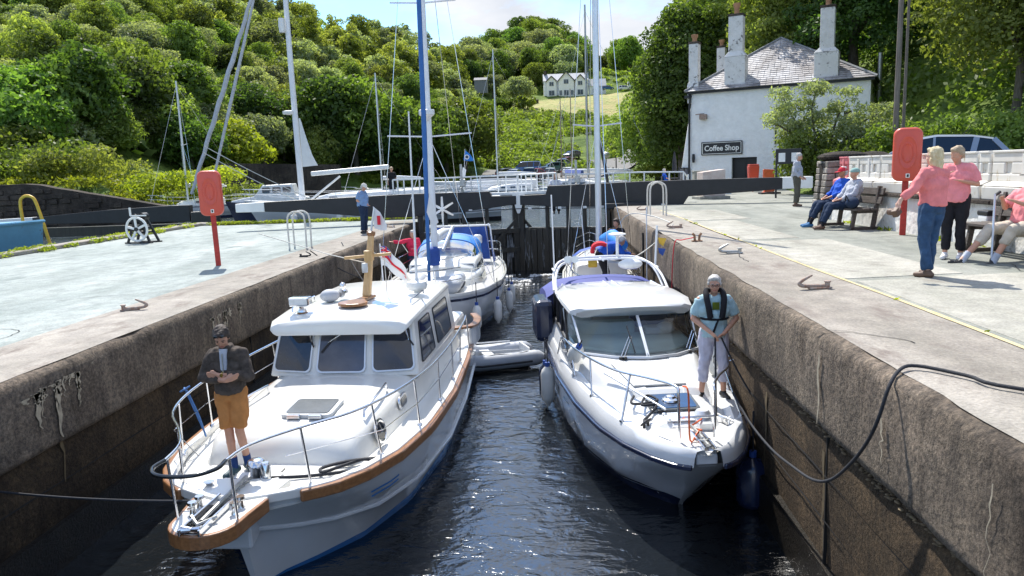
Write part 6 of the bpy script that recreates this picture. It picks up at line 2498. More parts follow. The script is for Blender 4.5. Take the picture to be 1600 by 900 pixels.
for s in (-1, 1):
 for v in (4.1, 4.95):
  g = G()
  g.prism(rrect(.66, .28, .06), -.01, .012, lambda p, s=s, v=v: Vector((s * (.99 + p.z - p.y * .15), v + .3 + p.x, 1.50 + p.y)))
  ob('side_window', g, 'dark_glass', ph)
# rolled dinghy on the foredeck
dg = thing('stowed_dinghy', 'grey inflatable dinghy stowed upside down on the foredeck of the sailing boat', 'dinghy', Mw(SB, (.10, 2.0, 1.32)), R(2))
g = G()
g.tube(smoothpts([(-.50, .95, .10), (-.50, -.2, .10), (-.42, -.7, .10), (.0, -.95, .16), (.42, -.7, .10), (.50, -.2, .10), (.50, .95, .10)], 5), .17, 12)
ob('tube', g, 'tube_grey', dg, smooth=70)
g = G()
g.box((0, .1, .12), (.8, 1.5, .10))
ob('floor', g, 'sail_grey', dg, bevel=.04)
g = G()
g.tube(smoothpts([(-.66, .7, .02), (-.62, -.4, .02), (0, -1.12, .08), (.62, -.4, .02), (.66, .7, .02)], 5), .022, 6)
ob('rubbing_strip', g, 'rubber', dg)
# sprayhood
rings = []
for v, z, w in ((4.6, 1.80, .80), (4.75, 2.06, .84), (5.1, 2.26, .88), (5.8, 2.36, .92), (6.3, 2.34, .92)):
 rings.append([(math.sin(a) * w, v, 1.65 + (z - 1.65) * max(0, math.cos(a)) ** .45) for a in np.linspace(-PI / 2, PI / 2, 13)])
g = G()
g.loft(rings[:3], closed=False)
ob('sprayhood_window', g, 'vinyl', SB, smooth=60)
g = G()
g.loft(rings[2:], closed=False)
g.tube(rings[2], .025, 6)
sh_ = ob('sprayhood', g, 'canvas_bright', SB, smooth=60)
g = G()
for i in (0, 1, 3):
 g.tube([Vector(p) * 1.0 for p in rings[i]], .014, 5)
ob('hood_frame', g, 'steel', sh_)
# gantry with blue panel
g = G()
for s in (-1, 1):
 g.tube([(s * 1.15, 8.3, 1.1), (s * 1.05, 8.4, 2.3), (s * .98, 8.4, 2.46)], .028, 7)
 g.tube([(s * 1.2, 7.7, 1.1), (s * 1.05, 8.35, 2.25)], .02, 6)
g.tube([(-1.05, 8.4, 2.40), (1.05, 8.4, 2.40)], .03, 7)
gan = ob('gantry', g, 'mast_white', SB, smooth=60)
g = G()
g.loft([[(x, 8.40 + .03 * math.sin(x * 9), 2.36) for x in np.linspace(-.93, .93, 9)], [(x * 1.05, 8.5 + .05 * math.sin(x * 7), 1.7) for x in np.linspace(-.93, .93, 9)], [(x * 1.08, 8.45, 1.25) for x in np.linspace(-.93, .93, 9)]], closed=False)
ob('blue_enclosure', g, 'canvas_blue', gan, smooth=60)
g = G()
g.loft([[(1.0, 8.4, 2.2), (1.12, 7.6, 1.75)], [(1.2, 8.4, 1.25), (1.2, 7.2, 1.25)]], closed=False)
ob('side_dodger', g, 'canvas_blue', gan)
g = G()
g.lathe((.62, 8.2, 1.95), [(.10, -.16), (.16, -.1), (.16, .1), (.10, .16)], 12)
ob('lifebuoy_light', g, 'plastic_white', gan, smooth=60)
# wind generator
wg = thing('wind_generator', 'six-bladed cream wind generator on a pole above the sailing boat stern', 'wind generator', Mw(SB, (-.52, 8.3, 2.98)), R(4))
g = G()
g.tube([(0, 0, -.8), (0, .02, 0)], .022, 7)
ob('pole', g, 'mast_white', wg)
g = G()
g.lathe((0, .0, 0), [(.03, -.14), (.075, -.12), (.085, -.02), (.06, .12), (.02, .3)], 14, 'y')
ob('hub', g, 'plastic_white', wg, smooth=50)
for k in range(6):
 a = k * PI / 3 + PI / 2
 g = G()
 d = Vector((math.cos(a), 0, math.sin(a)))
 n = Vector((-math.sin(a), 0, math.cos(a)))
 g.loft([[d * r_ + n * w + Vector((0, -.08 - .02, 0)), d * r_ - n * w + Vector((0, -.08 + .02, 0)), d * r_ - n * w + Vector((0, -.07 + .02, 0)), d * r_ + n * w + Vector((0, -.07 - .02, 0))] for r_, w in ((.06, .02), (.12, .042), (.42, .028))])
 ob('blade', g, 'plastic_white', wg)
# radar on mast, furled blue headsail, burgee
g = G()
g.lathe((0, 2.52, 5.62), [(.05, -.12), (.10, -.06), (.20, .02), (.20, .12), (.17, .14)], 16)
ob('radar', g, 'plastic_white', SB, smooth=40)
g = G()
g.lathe((0, 2.58, 2.1), [(.13, -.28), (.15, -.1), (.14, .12), (.08, .2)], 10)
ob('halyard_bag', g, 'canvas_blue', SB, smooth=60)
g = G()
g.tube([(.22, 2.62, 2.2), (.42, 3.3, 2.75)], .05, 8)
g.tube([(0, 2.7, 1.9), (.75, 5.0, 1.85)], .02, 6)
ob('spinnaker_pole', g, 'alu', SB, smooth=60)
g = G()
g.tube([(.18, .35, 1.45), (.15, 1.0, 5), (.1, 1.65, 9.5), (.06, 2.5, 13.3)], [.035, .06, .055, .025], 9)
ob('furled_headsail', g, 'blue_pole', SB, smooth=70)
g = G()
g.add([(.18, .55, 3.30), (.26, .62, 3.75), (.42, .7, 3.05), (.30, .6, 2.95)], [(0, 1, 2, 3)])
ob('sail_clew', g, 'sail_white', SB)
for (v, z, lab) in ((1.55, .62, 'white fender nearest the bow of the left sailing boat'), (3.0, .50, 'plump white fender amidships on the left sailing boat'), (4.9, .42, 'third white fender along the left sailing boat'), (6.1, .42, 'rearmost white fender on the left sailing boat, in line with the gate')):
 x = 1.65 * lerp([(1.2, .56), (2.4, .84), (4.2, 1.02), (6, 1.05), (8, .95)], v) + .08
 fender('f', lab, Mw(SB, (x, v, z)), r=.11, h=.55, hang=.6)
# --- right sailing boat behind the right cruiser
SB2 = yacht('white sailing boat with bare silver mast moored between the right cruiser and the gate', (1.30, 26.6, ZW), R(180), 9.2, 2.05, 1.05, 5.6, 13, .088, cabin=(3.2, 6.6, .5), spreaders=(5.3, 9.2), stripe='canvas_blue', mastm='alu', boom=False)
g = G()
g.tube([(-.1, 5.8, 2.2), (-.3, 6.8, 2.32), (-.45, 7.9, 2.22)], [.12, .22, .14], 10)
ob('stowed_mainsail', g, 'canvas_bright', SB2, smooth=60)
g = G()
g.loft([[(math.sin(a) * .85, 6.9 + k * .5, 1.5 + .62 * max(0, math.cos(a)) ** .5) for a in np.linspace(-PI / 2, PI / 2, 9)] for k in (0, 1)], closed=False)
ob('sprayhood', g, 'canvas_blue', SB2, smooth=60)
g = G()
g.box((.35, 8.6, 1.9), (.22, .12, .26))
ob('lifebuoy_light', g, 'yellow', SB2, bevel=.03)
g = G()
g.tube([(-.95, 8.7, 1.1), (-.95, 8.7, 3.2)], .014, 5)
g.tube([(.4, 6.2, 1.5), (.5, 6.2, 2.9)], .012, 5)
struct(ob('aerial', g, 'mast_white', SB2), 'stuff')
# --- floating inflatable
dn = thing('inflatable_dinghy', 'grey inflatable dinghy floating between the cruisers with an oar laid on its tube', 'dinghy', (-1.5, 15.5, ZW + .12), R(-70))
dn.scale = (.88, .88, .88)
g = G()
g.tube(smoothpts([(-.52, 1.1, .10), (-.53, .2, .10), (-.50, -.6, .12), (-.3, -1.02, .18), (0, -1.14, .20), (.3, -1.02, .18), (.50, -.6, .12), (.53, .2, .10), (.52, 1.1, .10)], 5), .19, 14)
for s in (-1, 1):
 g.lathe((s * .52, 1.1, .10), [(.19, 0), (.17, .1), (.08, .22), (.02, .25)], 12, 'y')
ob('tube', g, 'tube_grey', dn, smooth=70)
g = G()
g.box((0, 0, -.02), (.85, 2.0, .06))
ob('floor', g, 'sail_grey', dn)
g = G()
g.box((0, .02, .2), (.95, .24, .03))
ob('thwart', g, 'plastic_white', dn, bevel=.01)
g = G()
g.box((0, .98, .12), (.8, .04, .42))
ob('transom', g, 'plastic_white', dn, bevel=.01)
g = G()
for s in (-1, 1):
 g.tube([(s * .715, .95, .07), (s * .72, -.3, .07), (s * .60, -.85, .12), (s * .3, -1.2, .17), (0, -1.33, .19)], .025, 6)
ob('rubbing_strip', g, 'rubber', dn)
g = G()
g.tube(smoothpts([(.55, .9, .30), (.60, .5, .26), (.56, .1, .30), (.60, -.3, .26), (.5, -.75, .32)], 4), .010, 5)
ob('grab_line', g, 'rope_white', dn)
for s in (-1, 1):
 g = G()
 g.tube([(s * .5, .75, .33), (s * .42, -.85, .40)], .018, 6)
 g.loft([[(s * .42 - .06, -.8 - t, .42 - t * .05), (s * .42 + .06, -.8 - t, .40 - t * .05), (s * .42 + .06, -.8 - t, .39 - t * .05), (s * .42 - .06, -.8 - t, .41 - t * .05)] for t in (0, .2, .42)])
 oar = ob('oar', g, 'plastic_white', loc=dn.location, rot=dn.rotation_euler)
 oar.scale = dn.scale
 tag(oar, 'white bladed oar on the %s tube of the floating dinghy' % ('far' if s > 0 else 'near'), 'oar')

# ============================================================ BASIN BOATS
def at(px, d, z=0.0):
 return Vector(((px - 861) / 1155 * d, d, z))
BY = yacht('large white yacht with thick white mast lying across the basin behind the left quay', (-16.2, 38.4, ZB), R(-84), 13.5, 3.8, 1.2, 3.0, 0, detail=False, cabin=(4, 9.5, .5), stripe='black', stays=False)
g = G()
g.tube([(0, 3.05, 1.2), (-.0, 3.0, 7.5), (0, 3.0, 15)], [.16, .145, .11], 14)
bm = ob('mast', g, 'mast_white', BY, smooth=70)
g = G()
g.lathe((.2, 2.75, 10.2), [(.14, -.35), (.17, 0), (.14, .35)], 10)
ob('radar_reflector', g, 'plastic_white', bm, smooth=50)
g = G()
g.lathe((-.0, 2.7, 5.9), [(.05, -.12), (.3, -.08), (.32, .06), (.2, .1)], 14)
g.beam((0, 2.7, 5.85), (0, 3.0, 5.85), .08, .08)
ob('radar', g, 'plastic_white', bm, smooth=50)
g = G()
g.loft([[(0.02, 3.2, 3.1), (.02, 4.0, 3.15)], [(.05, 3.2, 3.8), (.05, 3.75, 3.7)], [(.05, 3.2, 4.6), (.0, 3.5, 4.6)], [(0, 3.18, 5.6), (0, 3.26, 5.6)]], closed=False)
ob('storm_sail', g, 'sail_white', bm, smooth=60)
g = G()
g.beam((0, 3.6, 2.72), (0, 7.7, 2.95), .2, .24)
bo = ob('boom', g, 'plastic_white', BY, bevel=.05)
g = G()
g.tube([(0, 3.4, 1.3), (0, 5.1, 2.55)], .06, 6)
ob('vang', g, 'plastic_white', BY)
g = G()
g.loft([[(-.7, 7.2, 1.6), (.7, 7.2, 1.6)], [(-.6, 7.6, 2.1), (.6, 7.6, 2.1)], [(-.6, 8.3, 2.15), (.6, 8.3, 2.15)], [(-.7, 8.5, 1.6), (.7, 8.5, 1.6)]], closed=False)
ob('sprayhood', g, 'vinyl', BY)
for k in range(4):
 v = 3.0 + k * 2.3
 fender('f', ['white fender with navy cap nearest the big yacht bow', 'pale fender second along the big yacht side', 'pinkish fender third along the big yacht side', 'round white fender near the big yacht stern'][k], Mw(BY, (1.95, v, .45)), r=.17, h=.55, hang=.4)
# furled headsails leaning to the upper right
g = G()
a, c = Vector((-18.3, 37, .9)), Vector((-14.7, 38.5, 11))
P_ = [a.lerp(c, i / 20) for i in range(21)]
g.tube([p + Vector((.03 * math.sin(i * 2), 0, .02)) for i, p in enumerate(P_)], [.07 + .045 * math.sin(i / 20 * PI) + .010 * (i % 2) for i in range(21)], 8)
f1 = tag(ob('furled_sail', g, 'sail_grey', smooth=60), 'long grey furled sail leaning right above the red lifebuoy box, left one of the pair', 'furled sail')
g = G()
a, c = Vector((-18.5, 39.5, .8)), Vector((-15.5, 41, 11.8))
P_ = [a.lerp(c, i / 20) for i in range(21)]
g.tube(P_, [.055 + .035 * math.sin(i / 20 * PI) for i in range(21)], 8)
tag(ob('furled_sail', g, 'sail_grey', smooth=60), 'thinner grey furled sail right behind the first, also leaning right', 'furled sail')
for k, (a, c, r_, m_) in enumerate(((Vector((-17.5, 37, 3)), Vector((-13.2, 38, .4)), .02, 'rope_white'), (Vector((-17.4, 37, 3.3)), Vector((-12, 37.5, .3)), .02, 'rope_white'))):
 g = G()
 g.tube(sag(a, c, .1), r_, 5)
 tag(ob('shroud_line', g, m_), ['lower', 'upper'][k] + ' white line running down from the furled sails to the big yacht', 'rope')
# blue and white motor cruiser in the basin
mb = thing('motor_cruiser', 'small blue-hulled motor cruiser with white cabin in the basin', 'motor boat', Vector((-20.6, 46, ZB)), R(-80))
st3 = [(0, .1, 1.2, .05, .7, .05), (1, .8, 1.15, .5, .5, .4), (3, 1.3, 1.05, 1.2, .4, 1.1), (5.2, 1.25, 1.0, 1.2, .4, 1.1)]
H3 = hullmesh(st3, nv=12)
for v in range(len(H3)):
 pass
ob('hull', hullG(H3, None, 0, True, lambda v, z: max(0, 1.2 - z) * .4 * math.exp(-v)), 'navy', mb, smooth=40)
g = G()
g.loft([[(-w, v, 1.0), (-w + .1, v, z), (w - .1, v, z), (w, v, 1.0)] for v, w, z in ((.4, .3, 1.25), (1.6, .95, 1.45), (2.0, 1.0, 1.5), (2.5, 1.0, 2.15), (4.3, 1.0, 2.2), (4.5, 1.0, 1.5), (5.1, 1.1, 1.3))])
cb_ = ob('cabin', g, 'plastic_white', mb, bevel=.05)
for k in range(3):
 for s in (1,):
  g = G()
  g.prism(rrect(.5, .34, .07), 0, .02, lambda p, k=k: Vector((.955 + p.z, 2.75 + k * .62 + p.x, 1.85 + p.y)))
  ob('window', g, 'dark_glass', cb_)
mb.scale = (1, 1, 1)
def sloop(mx, my, Hm, label, rz=-60, L_=8, tilt=0.0, hullm='hull_white', m='mast_white', r_=.07, F=.95, **k):
 v = L_ * .36
 y = yacht(label, Vector((mx + math.sin(R(rz)) * v, my - math.cos(R(rz)) * v, ZB)), R(rz), L_, 2.6, F, L_ * .36, Hm, r_, detail=False, hullm=hullm, mastm=m, cabin=(L_ * .3, L_ * .68, .4), **k)
 return y
sloop(-25.0, 50, 8.3, 'small white sloop with two slim spars by the end of the dark wall', -50, 7, spreaders=(5.0,))
sloop(-13.05, 57, 9.2, 'white sloop whose silver mast stands behind the big yacht boom', -70, 8.5, spreaders=(4.4, 7.0), m='alu')
sloop(-4.45, 62, 11.3, 'white sloop with grey mast moored left of the parked cars', -82, 9, spreaders=(5, 8.5), m='alu')
sloop(2.93, 60, 14.0, 'white motor-sailer with dark tall mast right of centre behind the gate', -76, 10, spreaders=(5.2, 9.0), m='galv', r_=.09)
sloop(1.0, 70, 8.0, 'blue-covered sloop with rust-brown mast in front of the car park', -80, 8, spreaders=(5.5,), m='rusty_steel', r_=.045)
sloop(2.1, 76, 9.4, 'low sloop with thin brown mast beyond the gate railing', -80, 8, spreaders=(6,), m='rusty_steel', r_=.05)
# dark leaning gaff pole right of the mast
g = G()
g.tube([at(950, 52, -.2), at(932, 53, 4.6)], .10, 8)
tag(ob('leaning_spar', g, 'black'), 'dark spar leaning left beside the tall silver mast', 'spar')
# long white hull behind the railing, and cruiser at the right bank
lw = thing('moored_launch', 'long low white launch hull lying just behind the gate railing', 'boat', at(668, 64, ZB), R(-88))
lw.scale = (1.25, 1.35, 1.1)
H4 = hullmesh([(0, .1, 1.65, .05, .7, .05), (1.2, .8, 1.6, .6, .5, .4), (3, 1.3, 1.55, 1.2, .4, 1.1), (7, 1.2, 1.55, 1.1, .4, 1.0)], nv=14)
ob('hull', hullG(H4, None, 0, True, lambda v, z: max(0, 1.3 - z) * .5 * math.exp(-v)), 'hull_white', lw, smooth=40)
ob('deck', deckG(edgeline(H4, 0, lambda v, z: 0, -.02, 0, 1), edgeline(H4, 0, lambda v, z: 0, -.02, 0, -1)), 'plastic_white', lw)
g = G()
g.loft([[(-.8, v, 1.5), (-.7, v, z), (.7, v, z), (.8, v, 1.5)] for v, z in ((2.2, 1.55), (3, 1.72), (5.8, 1.70), (6, 1.55))])
ob('cabin', g, 'sail_grey', lw)
for k in range(3):
 g = G()
 g.prism(rrect(.5, .09, .03), 0, .02, lambda p, k=k: Vector((1.29 + p.z, 3 + k * 1.2 + p.x, .95 + p.y)))
 ob('hull_window', g, 'dark_glass', lw)
rw = yacht('white cruiser with blue canopy moored by the right basin bank', at(958, 56, ZB), R(80), 5.6, 2.2, 1.15, 0, 0, detail=False, cabin=(1.4, 4.4, .5), stripe='hull_white', stays=False)
g = G()
g.loft([[(-.9, v, z - .25), (-.6, v, z), (.6, v, z), (.9, v, z - .25)] for v, z in ((2.4, 2.35), (3.6, 2.45))])
ob('canopy', g, 'canvas_blue', rw)
g = G()
for v in (2.5, 3.5):
 for s in (-1, 1):
  g.tube([(s * .85, v, 1.2), (s * .85, v, 2.2)], .02, 5)
struct(ob('canopy_frame', g, 'steel', rw), 'stuff')
# blue flag with emblem and a small one below
fg = thing('signal_flag', 'blue flag with white roundel above a small white flag beside the blue spar', 'flag', at(724, 40, 1.6))
g = G()
g.tube([(0, 0, -1.2), (.18, 0, 1.15)], .015, 5)
ob('staff', g, 'mast_white', fg)
g = G()
g.loft([[(.17, 0, 1.1), (.08, 0, .55)], [(.45, .05, .85), (.40, .05, .5)], [(.62, -.02, .58), (.60, -.02, .5)]], closed=False)
cl_ = ob('cloth', g, 'canvas_bright', fg, fixn=False)
g = G()
g.lathe((.27, -.04, .72), [(.13, -.005), (.13, .005)], 16, 'y')
ob('roundel', g, 'flag_white', cl_)
g = G()
g.lathe((.27, -.05, .72), [(.085, -.006), (.085, .006)], 12, 'y')
ob('roundel_centre', g, 'navy', cl_)
g = G()
g.loft([[(.02, 0, .2), (-.06, 0, -.3)], [(.2, .02, .05), (.12, .02, -.32)]], closed=False)
ob('lower_flag', g, 'flag_white', fg, fixn=False)
# blue barge at far left edge
bg_ = thing('work_barge', 'pale blue steel barge with coiled blue rope at the left edge', 'barge', (-18.9, 23.2, ZB - .05))
mat('barge_blue', (.10, .30, .48), .5, var=.12, scale=1.5, spots=(.10, .06, .04), sscale=3, spos=.60)
g = G()
g.loft([[(-5, -1.6, -.4), (-5, 1.8, -.4), (-5, 1.8, 1.35), (-5, -1.6, 1.35)], [(.7, -1.6, -.4), (.9, 1.8, -.4), (1.15, 1.8, 1.45), (1.0, -1.6, 1.45)]])
ob('hull', g, 'barge_blue', bg_, bevel=.05)
g = G()
g.tube([(-5, -1.62, 1.3), (1.02, -1.62, 1.42), (1.16, 1.8, 1.42)], .06, 6)
ob('gunwale', g, 'barge_blue', bg_)
g = G()
g.tube([(-5, -1.66, .55), (-1.2, -1.66, .75), (.2, -1.66, 1.0)], .05, 6)
g.tube([(-1.2, -1.70, .1), (.2, -1.68, .9), (.9, -1.6, 1.5)], .03, 6)
ob('rubbing_rope', g, 'rope_grey', bg_)
g = G()
r = random.Random(3)
g.tube(smoothpts([(r.uniform(-2, .3), r.uniform(-.8, .8), 1.5 + .015 * k) for k in range(26)], 3), .03, 5)
tag(ob('rope_heap', g, 'rope_blue', loc=bg_.location), 'heap of bright blue rope on the deck of the blue barge', 'rope')
text('Y21', .32, bg_, (-.35, -1.66, .45), 'black_print', name='hull_number')
# yellow hooped ladder rails
yl = thing('yellow_ladder', 'yellow hooped ladder handrail standing on a rusty post by the barge', 'ladder', (-18.7, 26.0, -.75))
g = G()
g.tube(smoothpts([(-.48, 0, .1), (-.56, 0, 1.6), (-.42, 0, 1.95), (-.1, 0, 1.95), (.08, 0, 1.6), (.38, 0, .15)], 4), .055, 8)
ob('hoop', g, 'yellow', yl, smooth=60)
g = G()
g.box((0, 0, .05), (1.3, .4, .08))
g.box((.15, 0, -.45), (.7, .35, .9))
ob('rusty_base', g, 'rust', yl, bevel=.03)
g = G()
g.box((.75, .1, -.35), (.35, .4, 1.0))
ob('timber_post', g, 'wet_timber', yl, bevel=.04)
# ============================================================ QUAY FURNITURE
def lifebuoy_box(label, loc, rz, tilt, pole_h, group=None):
 t = thing('lifebuoy_housing', label, 'lifebuoy', loc)
 t.rotation_euler = (0, tilt, rz)
 g = G()
 g.box((0, .0, pole_h / 2), (.11, .07, pole_h))
 ob('post', g, 'red_post', t, bevel=.008)
 zc = pole_h + .36
 g = G()
 sh = rrect(.50, 1.02, .14, 6)
 def fr(p):
  bulge = 1 - .25 * (abs(p.z) / .13) ** 3
  return Vector((p.x * bulge, p.z, zc + p.y * (bulge * .5 + .5)))
 n = len(sh)
 rings = []
 for d, s in ((-.15, .80), (-.14, .92), (-.10, .99), (-.02, 1.0), (-.012, .975), (.012, .975), (.02, 1.0), (.10, .97), (.14, .9)):
  rings.append([(x * s, d, zc + y * (s * .6 + .4)) for x, y in sh])
 g.loft(rings)
 c = ob('case', g, 'red_box', t, smooth=50)
 g = G()
 def oval(r_, d):
  return [(math.cos(a) * r_ * .52, d, zc + .04 + math.sin(a) * r_) for a in np.linspace(0, 2 * PI, 29)[:-1]]
 g.loft([oval(.33, -.145), oval(.33, -.158), oval(.30, -.166), oval(.285, -.158), oval(.20, -.156), oval(.19, -.168), oval(.17, -.172), oval(.155, -.160), oval(.02, -.158)], cap0=False)
 ob('ring_moulding', g, 'red_box', c, smooth=40)
 g = G()
 g.box((.02, -.158, zc - .40), (.07, .012, .08))
 ob('catch', g, 'white_print', c, bevel=.01)
 g = G()
 g.box((.02, -.166, zc - .40), (.035, .008, .05))
 ob('keyhole', g, 'black', c)
 return t
lifebuoy_box('faded red lifebuoy housing on a leaning square red post on the left quay', (-7.72, 16.56, ZL), R(16), R(-.6), 1.30)
lifebuoy_box('red lifebuoy housing on a red post beside the pink-clad women on the right quay', (6.86, 14.9, 0), R(-20), R(0.5), 1.20)
# hooks
def hook(loc, rz, label, m='rusty_steel', s=1.0):
 t = thing('mooring_hook', label, 'mooring hook', loc, rz)
 s *= .66
 t.scale = (s,) * 3
 g = G()
 g.lathe((.22, 0, 0), [(.07, 0), (.065, .02), (.045, .03), (.045, .11), (.065, .12), (.06, .14)], 12)
 g.box((.08, 0, .015), (.42, .10, .03))
 ob('base_post', g, m, t, bevel=.006)
 g = G()
 P_ = smoothpts([(.22, .02, .045), (0, .02, .05), (-.22, .02, .06), (-.30, .02, .10), (-.24, .02, .16), (-.06, .02, .25)], 4)
 g.tube(P_, [.034] * (len(P_) - 5) + [.032, .03, .026, .022, .016], 8)
 ob('hook_arm', g, m, t, smooth=60)
 return t
hook((3.1, 8.85, .012), R(8), 'rust-streaked pelican hook nearest the camera on the right coping')
hook((3.0, 12.6, .012), R(5), 'pale pelican hook with open arm, middle of the right coping', 'galv')
hook((2.96, 18.1, .012), R(12), 'rusty pelican hook on the right coping near the ladder hoops')
hook((3.1, 25.8, .012), R(5), 'farthest small pelican hook on the right coping beside the gate', s=.9)
hook((-6.49, 10.9, ZL + .01), R(195), 'weathered pelican hook on the left coping near the camera')
hook((-6.1, 17.8, ZL + .01), R(170), 'dark twin-horned mooring hook on the left coping', 'rope_dark', .8)
hook((-5.95, 27.0, ZL + .01), R(10), 'small rusty hook with rope at the far end of the left coping', s=.8)
t = thing('mooring_ring', 'short red-brown mooring cleat with red cord on the right coping', 'mooring ring', (2.85, 14.8, .01))
g = G()
for s in (-1, 1):
 g.tube([(s * .04, 0, 0), (s * .05, 0, .12), (s * .09, 0, .16)], .025, 7)
g.box((0, 0, .01), (.2, .1, .02))
ob('horns', g, 'rust', t)
g = G()
g.tube(smoothpts([(-.05, 0, .08), (-.3, .03, .03), (-.45, -.1, .0), (-.52, -.2, -.6), (-.55, -.25, -1.9)], 4), .010, 5)
ob('cord', g, 'flag_red', t)
def hoops(loc, rz, label, ):
 t = thing('ladder_hoops', label, 'ladder rail', loc, rz)
 for y in (0, .42):
  g = G()
  g.tube(smoothpts([(-.02, y, 0), (-.02, y, .8), (.08, y, .98), (.22, y, 1.02), (.36, y, .98), (.46, y, .8), (.46, y, 0)], 4), .025, 8)
  ob('hoop', g, 'rope_white', t, smooth=60)
 return t
hoops((2.98, 22.6, 0), R(4), 'pale tubular ladder hoops on the right coping')
hoops((-7.25, 20.0, ZL), R(0), 'steel ladder hoops on the left coping behind the cruiser roof')
# benches
def bench(loc, rz, label, L_=1.75):
 t = thing('bench', label, 'bench', loc, rz)
 for k in range(3):
  g = G()
  g.box((0, -.19 + k * .17, .44), (L_, .14, .045))
  ob('seat_plank', g, 'bench_wood', t, bevel=.008)
 for k in range(2):
  g = G()
  g.box((0, .30 + k * .05, .62 + k * .19), (L_, .04, .15), rot=(-.25, 0, 0))
  ob('back_plank', g, 'bench_wood', t, bevel=.008)
 for s in (-1, 1):
  g = G()
  x = s * (L_ / 2 - .18)
  g.beam((x, .22, 0), (x, .36, .92), .06, .09)
  g.beam((x, -.25, 0), (x, -.18, .42), .06, .08)
  g.beam((x, -.28, .03), (x, .34, .03), .06, .06)
  g.beam((x, -.26, .39), (x, .28, .39), .06, .07)
  ob('leg', g, 'bench_wood', t, bevel=.005)
 return t
bench((6.55, 16.95, 0), R(-82), 'dark timber bench against the white wall where the couple sit')
bench((6.85, 11.2, 0), R(-84), 'dark timber bench at the right edge under the seated walker', 2.0)
# low white rendered wall with coping
mat('render_dirty', (.60, .58, .54), .9, col2=(.74, .73, .70), scale=3, bump=.03, bscale=7, spots=(.30, .27, .23), sscale=2.4, spos=.58)
g = G()
rings = []
for y in np.arange(6, 19.6, .3):
 w = noise.noise(Vector((float(y) * 2, 0, 3))) * .03
 rings.append([(7.1 + w, float(y), -.1), (7.13 + w * .5, float(y), .70), (7.5, float(y), .71), (7.5, float(y), -.1)])
g.loft(rings)
lw_ = tag(ob('low_wall', g, 'render_dirty', fixn=True), 'low whitewashed wall carrying the plastic barriers on the right quay', 'wall')
for k in range(13):
 g = G()
 y0 = 19.4 - k * 1.0
 g.box((7.27, y0 - .5, .74), (.44, .97, .07))
 ob('coping_stone', g, 'stone_dark_mat', lw_, bevel=.015)
g = G()
g.add([(7.45, -4, .72), (40, -4, .72), (40, 31.5, 1.3), (22, 30.5, .9), (7.45, 19.6, .70)], [(0, 1, 2, 3, 4)])
struct(ob('terrace', g, 'tarmac'))
g = G()
g.add([(7.45, 19.6, .70), (7.45, 19.6, -.1), (22, 30.5, -.1), (22, 30.5, .9)], [(0, 1, 2, 3)])
struct(ob('terrace_bank', g, 'stone_dark_mat'))
# water-filled barriers
mat('barrier_plastic', (.62, .59, .52), .5, col2=(.72, .70, .65), scale=2.5, spots=(.42, .34, .20), sscale=4, spos=.60, stretch=(1, 1, .35))
mat('barrier_red', (.55, .10, .12), .5, col2=(.66, .25, .25), scale=3)
def barrier(y1, y0, label, m='barrier_plastic', holes=3, group='plastic water-filled barriers on the low wall'):
 L_ = y1 - y0
 t = thing('plastic_barrier', label, 'barrier', (7.34, y0, .775), 0, group)
 g = G()
 # lower skirt
 g.add([(-.22, 0, 0), (.22, 0, 0), (.22, L_, 0), (-.22, L_, 0), (-.24, .01, .22), (.20, .01, .22), (.20, L_ - .01, .22), (-.24, L_ - .01, .22)],
   [(0, 1, 2, 3), (4, 7, 6, 5), (0, 4, 5, 1), (1, 5, 6, 2), (2, 6, 7, 3), (3, 7, 4, 0)])
 g.add([(-.24, .01, .23), (.18, .01, .23), (.18, L_ - .01, .23), (-.24, L_ - .01, .23), (-.08, .02, .30), (.08, .02, .30), (.08, L_ - .02, .30), (-.08, L_ - .02, .30)],
   [(0, 1, 2, 3), (4, 7, 6, 5), (0, 4, 5, 1), (1, 5, 6, 2), (2, 6, 7, 3), (3, 7, 4, 0)])
 ob('skirt', g, m, t, bevel=.02)
 # upper panel with openings
 g = G()
 def XY(p):
  return Vector((p.z, p.x, p.y))
 hw = min(.085, L_ / (holes * 2.6))
 cs_ = [L_ * (i + .5) / holes for i in range(holes)]
 def bar(a, b, z0, z1, th=.075):
  g.box((0, (a + b) / 2, (z0 + z1) / 2), (th * 2, b - a, z1 - z0))
 bar(.0, L_, .29, .42)
 bar(.0, L_, .60, .76)
 bar(.01, L_ - .01, .3, .7, .03)
 e_ = 0
 for c in cs_:
  bar(e_, c - hw, .415, .605, .072)
  e_ = c + hw
 bar(e_, L_, .415, .605, .072)
 ob('panel', weld(g), m, t, bevel=.022)
 g = G()
 g.box((0, L_ / 2, .775), (.19, L_ - .04, .04))
 for c in cs_[:-1]:
  yy = c + L_ / holes / 2
  g.box((-.082, yy, .5), (.02, .10, .46))
 ob('rib', g, m, t, bevel=.01)
 return t
barrier(19.32, 18.78, 'faded red end barrier beside the stone pillar', 'barrier_red', 2)
barrier(18.72, 16.98, 'off-white barrier next to the red one, behind the seated couple', holes=3)
barrier(16.93, 15.2, 'off-white barrier above the near end of the first bench', holes=2)
barrier(15.15, 13.2, 'off-white barrier hidden partly by the red lifebuoy post', holes=3)
barrier(13.15, 12.82, 'narrow off-white barrier section behind the woman in the pink t-shirt', holes=1)
barrier(12.76, 11.05, 'large off-white barrier with two openings above the wall lamp', holes=2)
barrier(11.0, 9.0, 'off-white barrier at the right edge of the picture', holes=2)
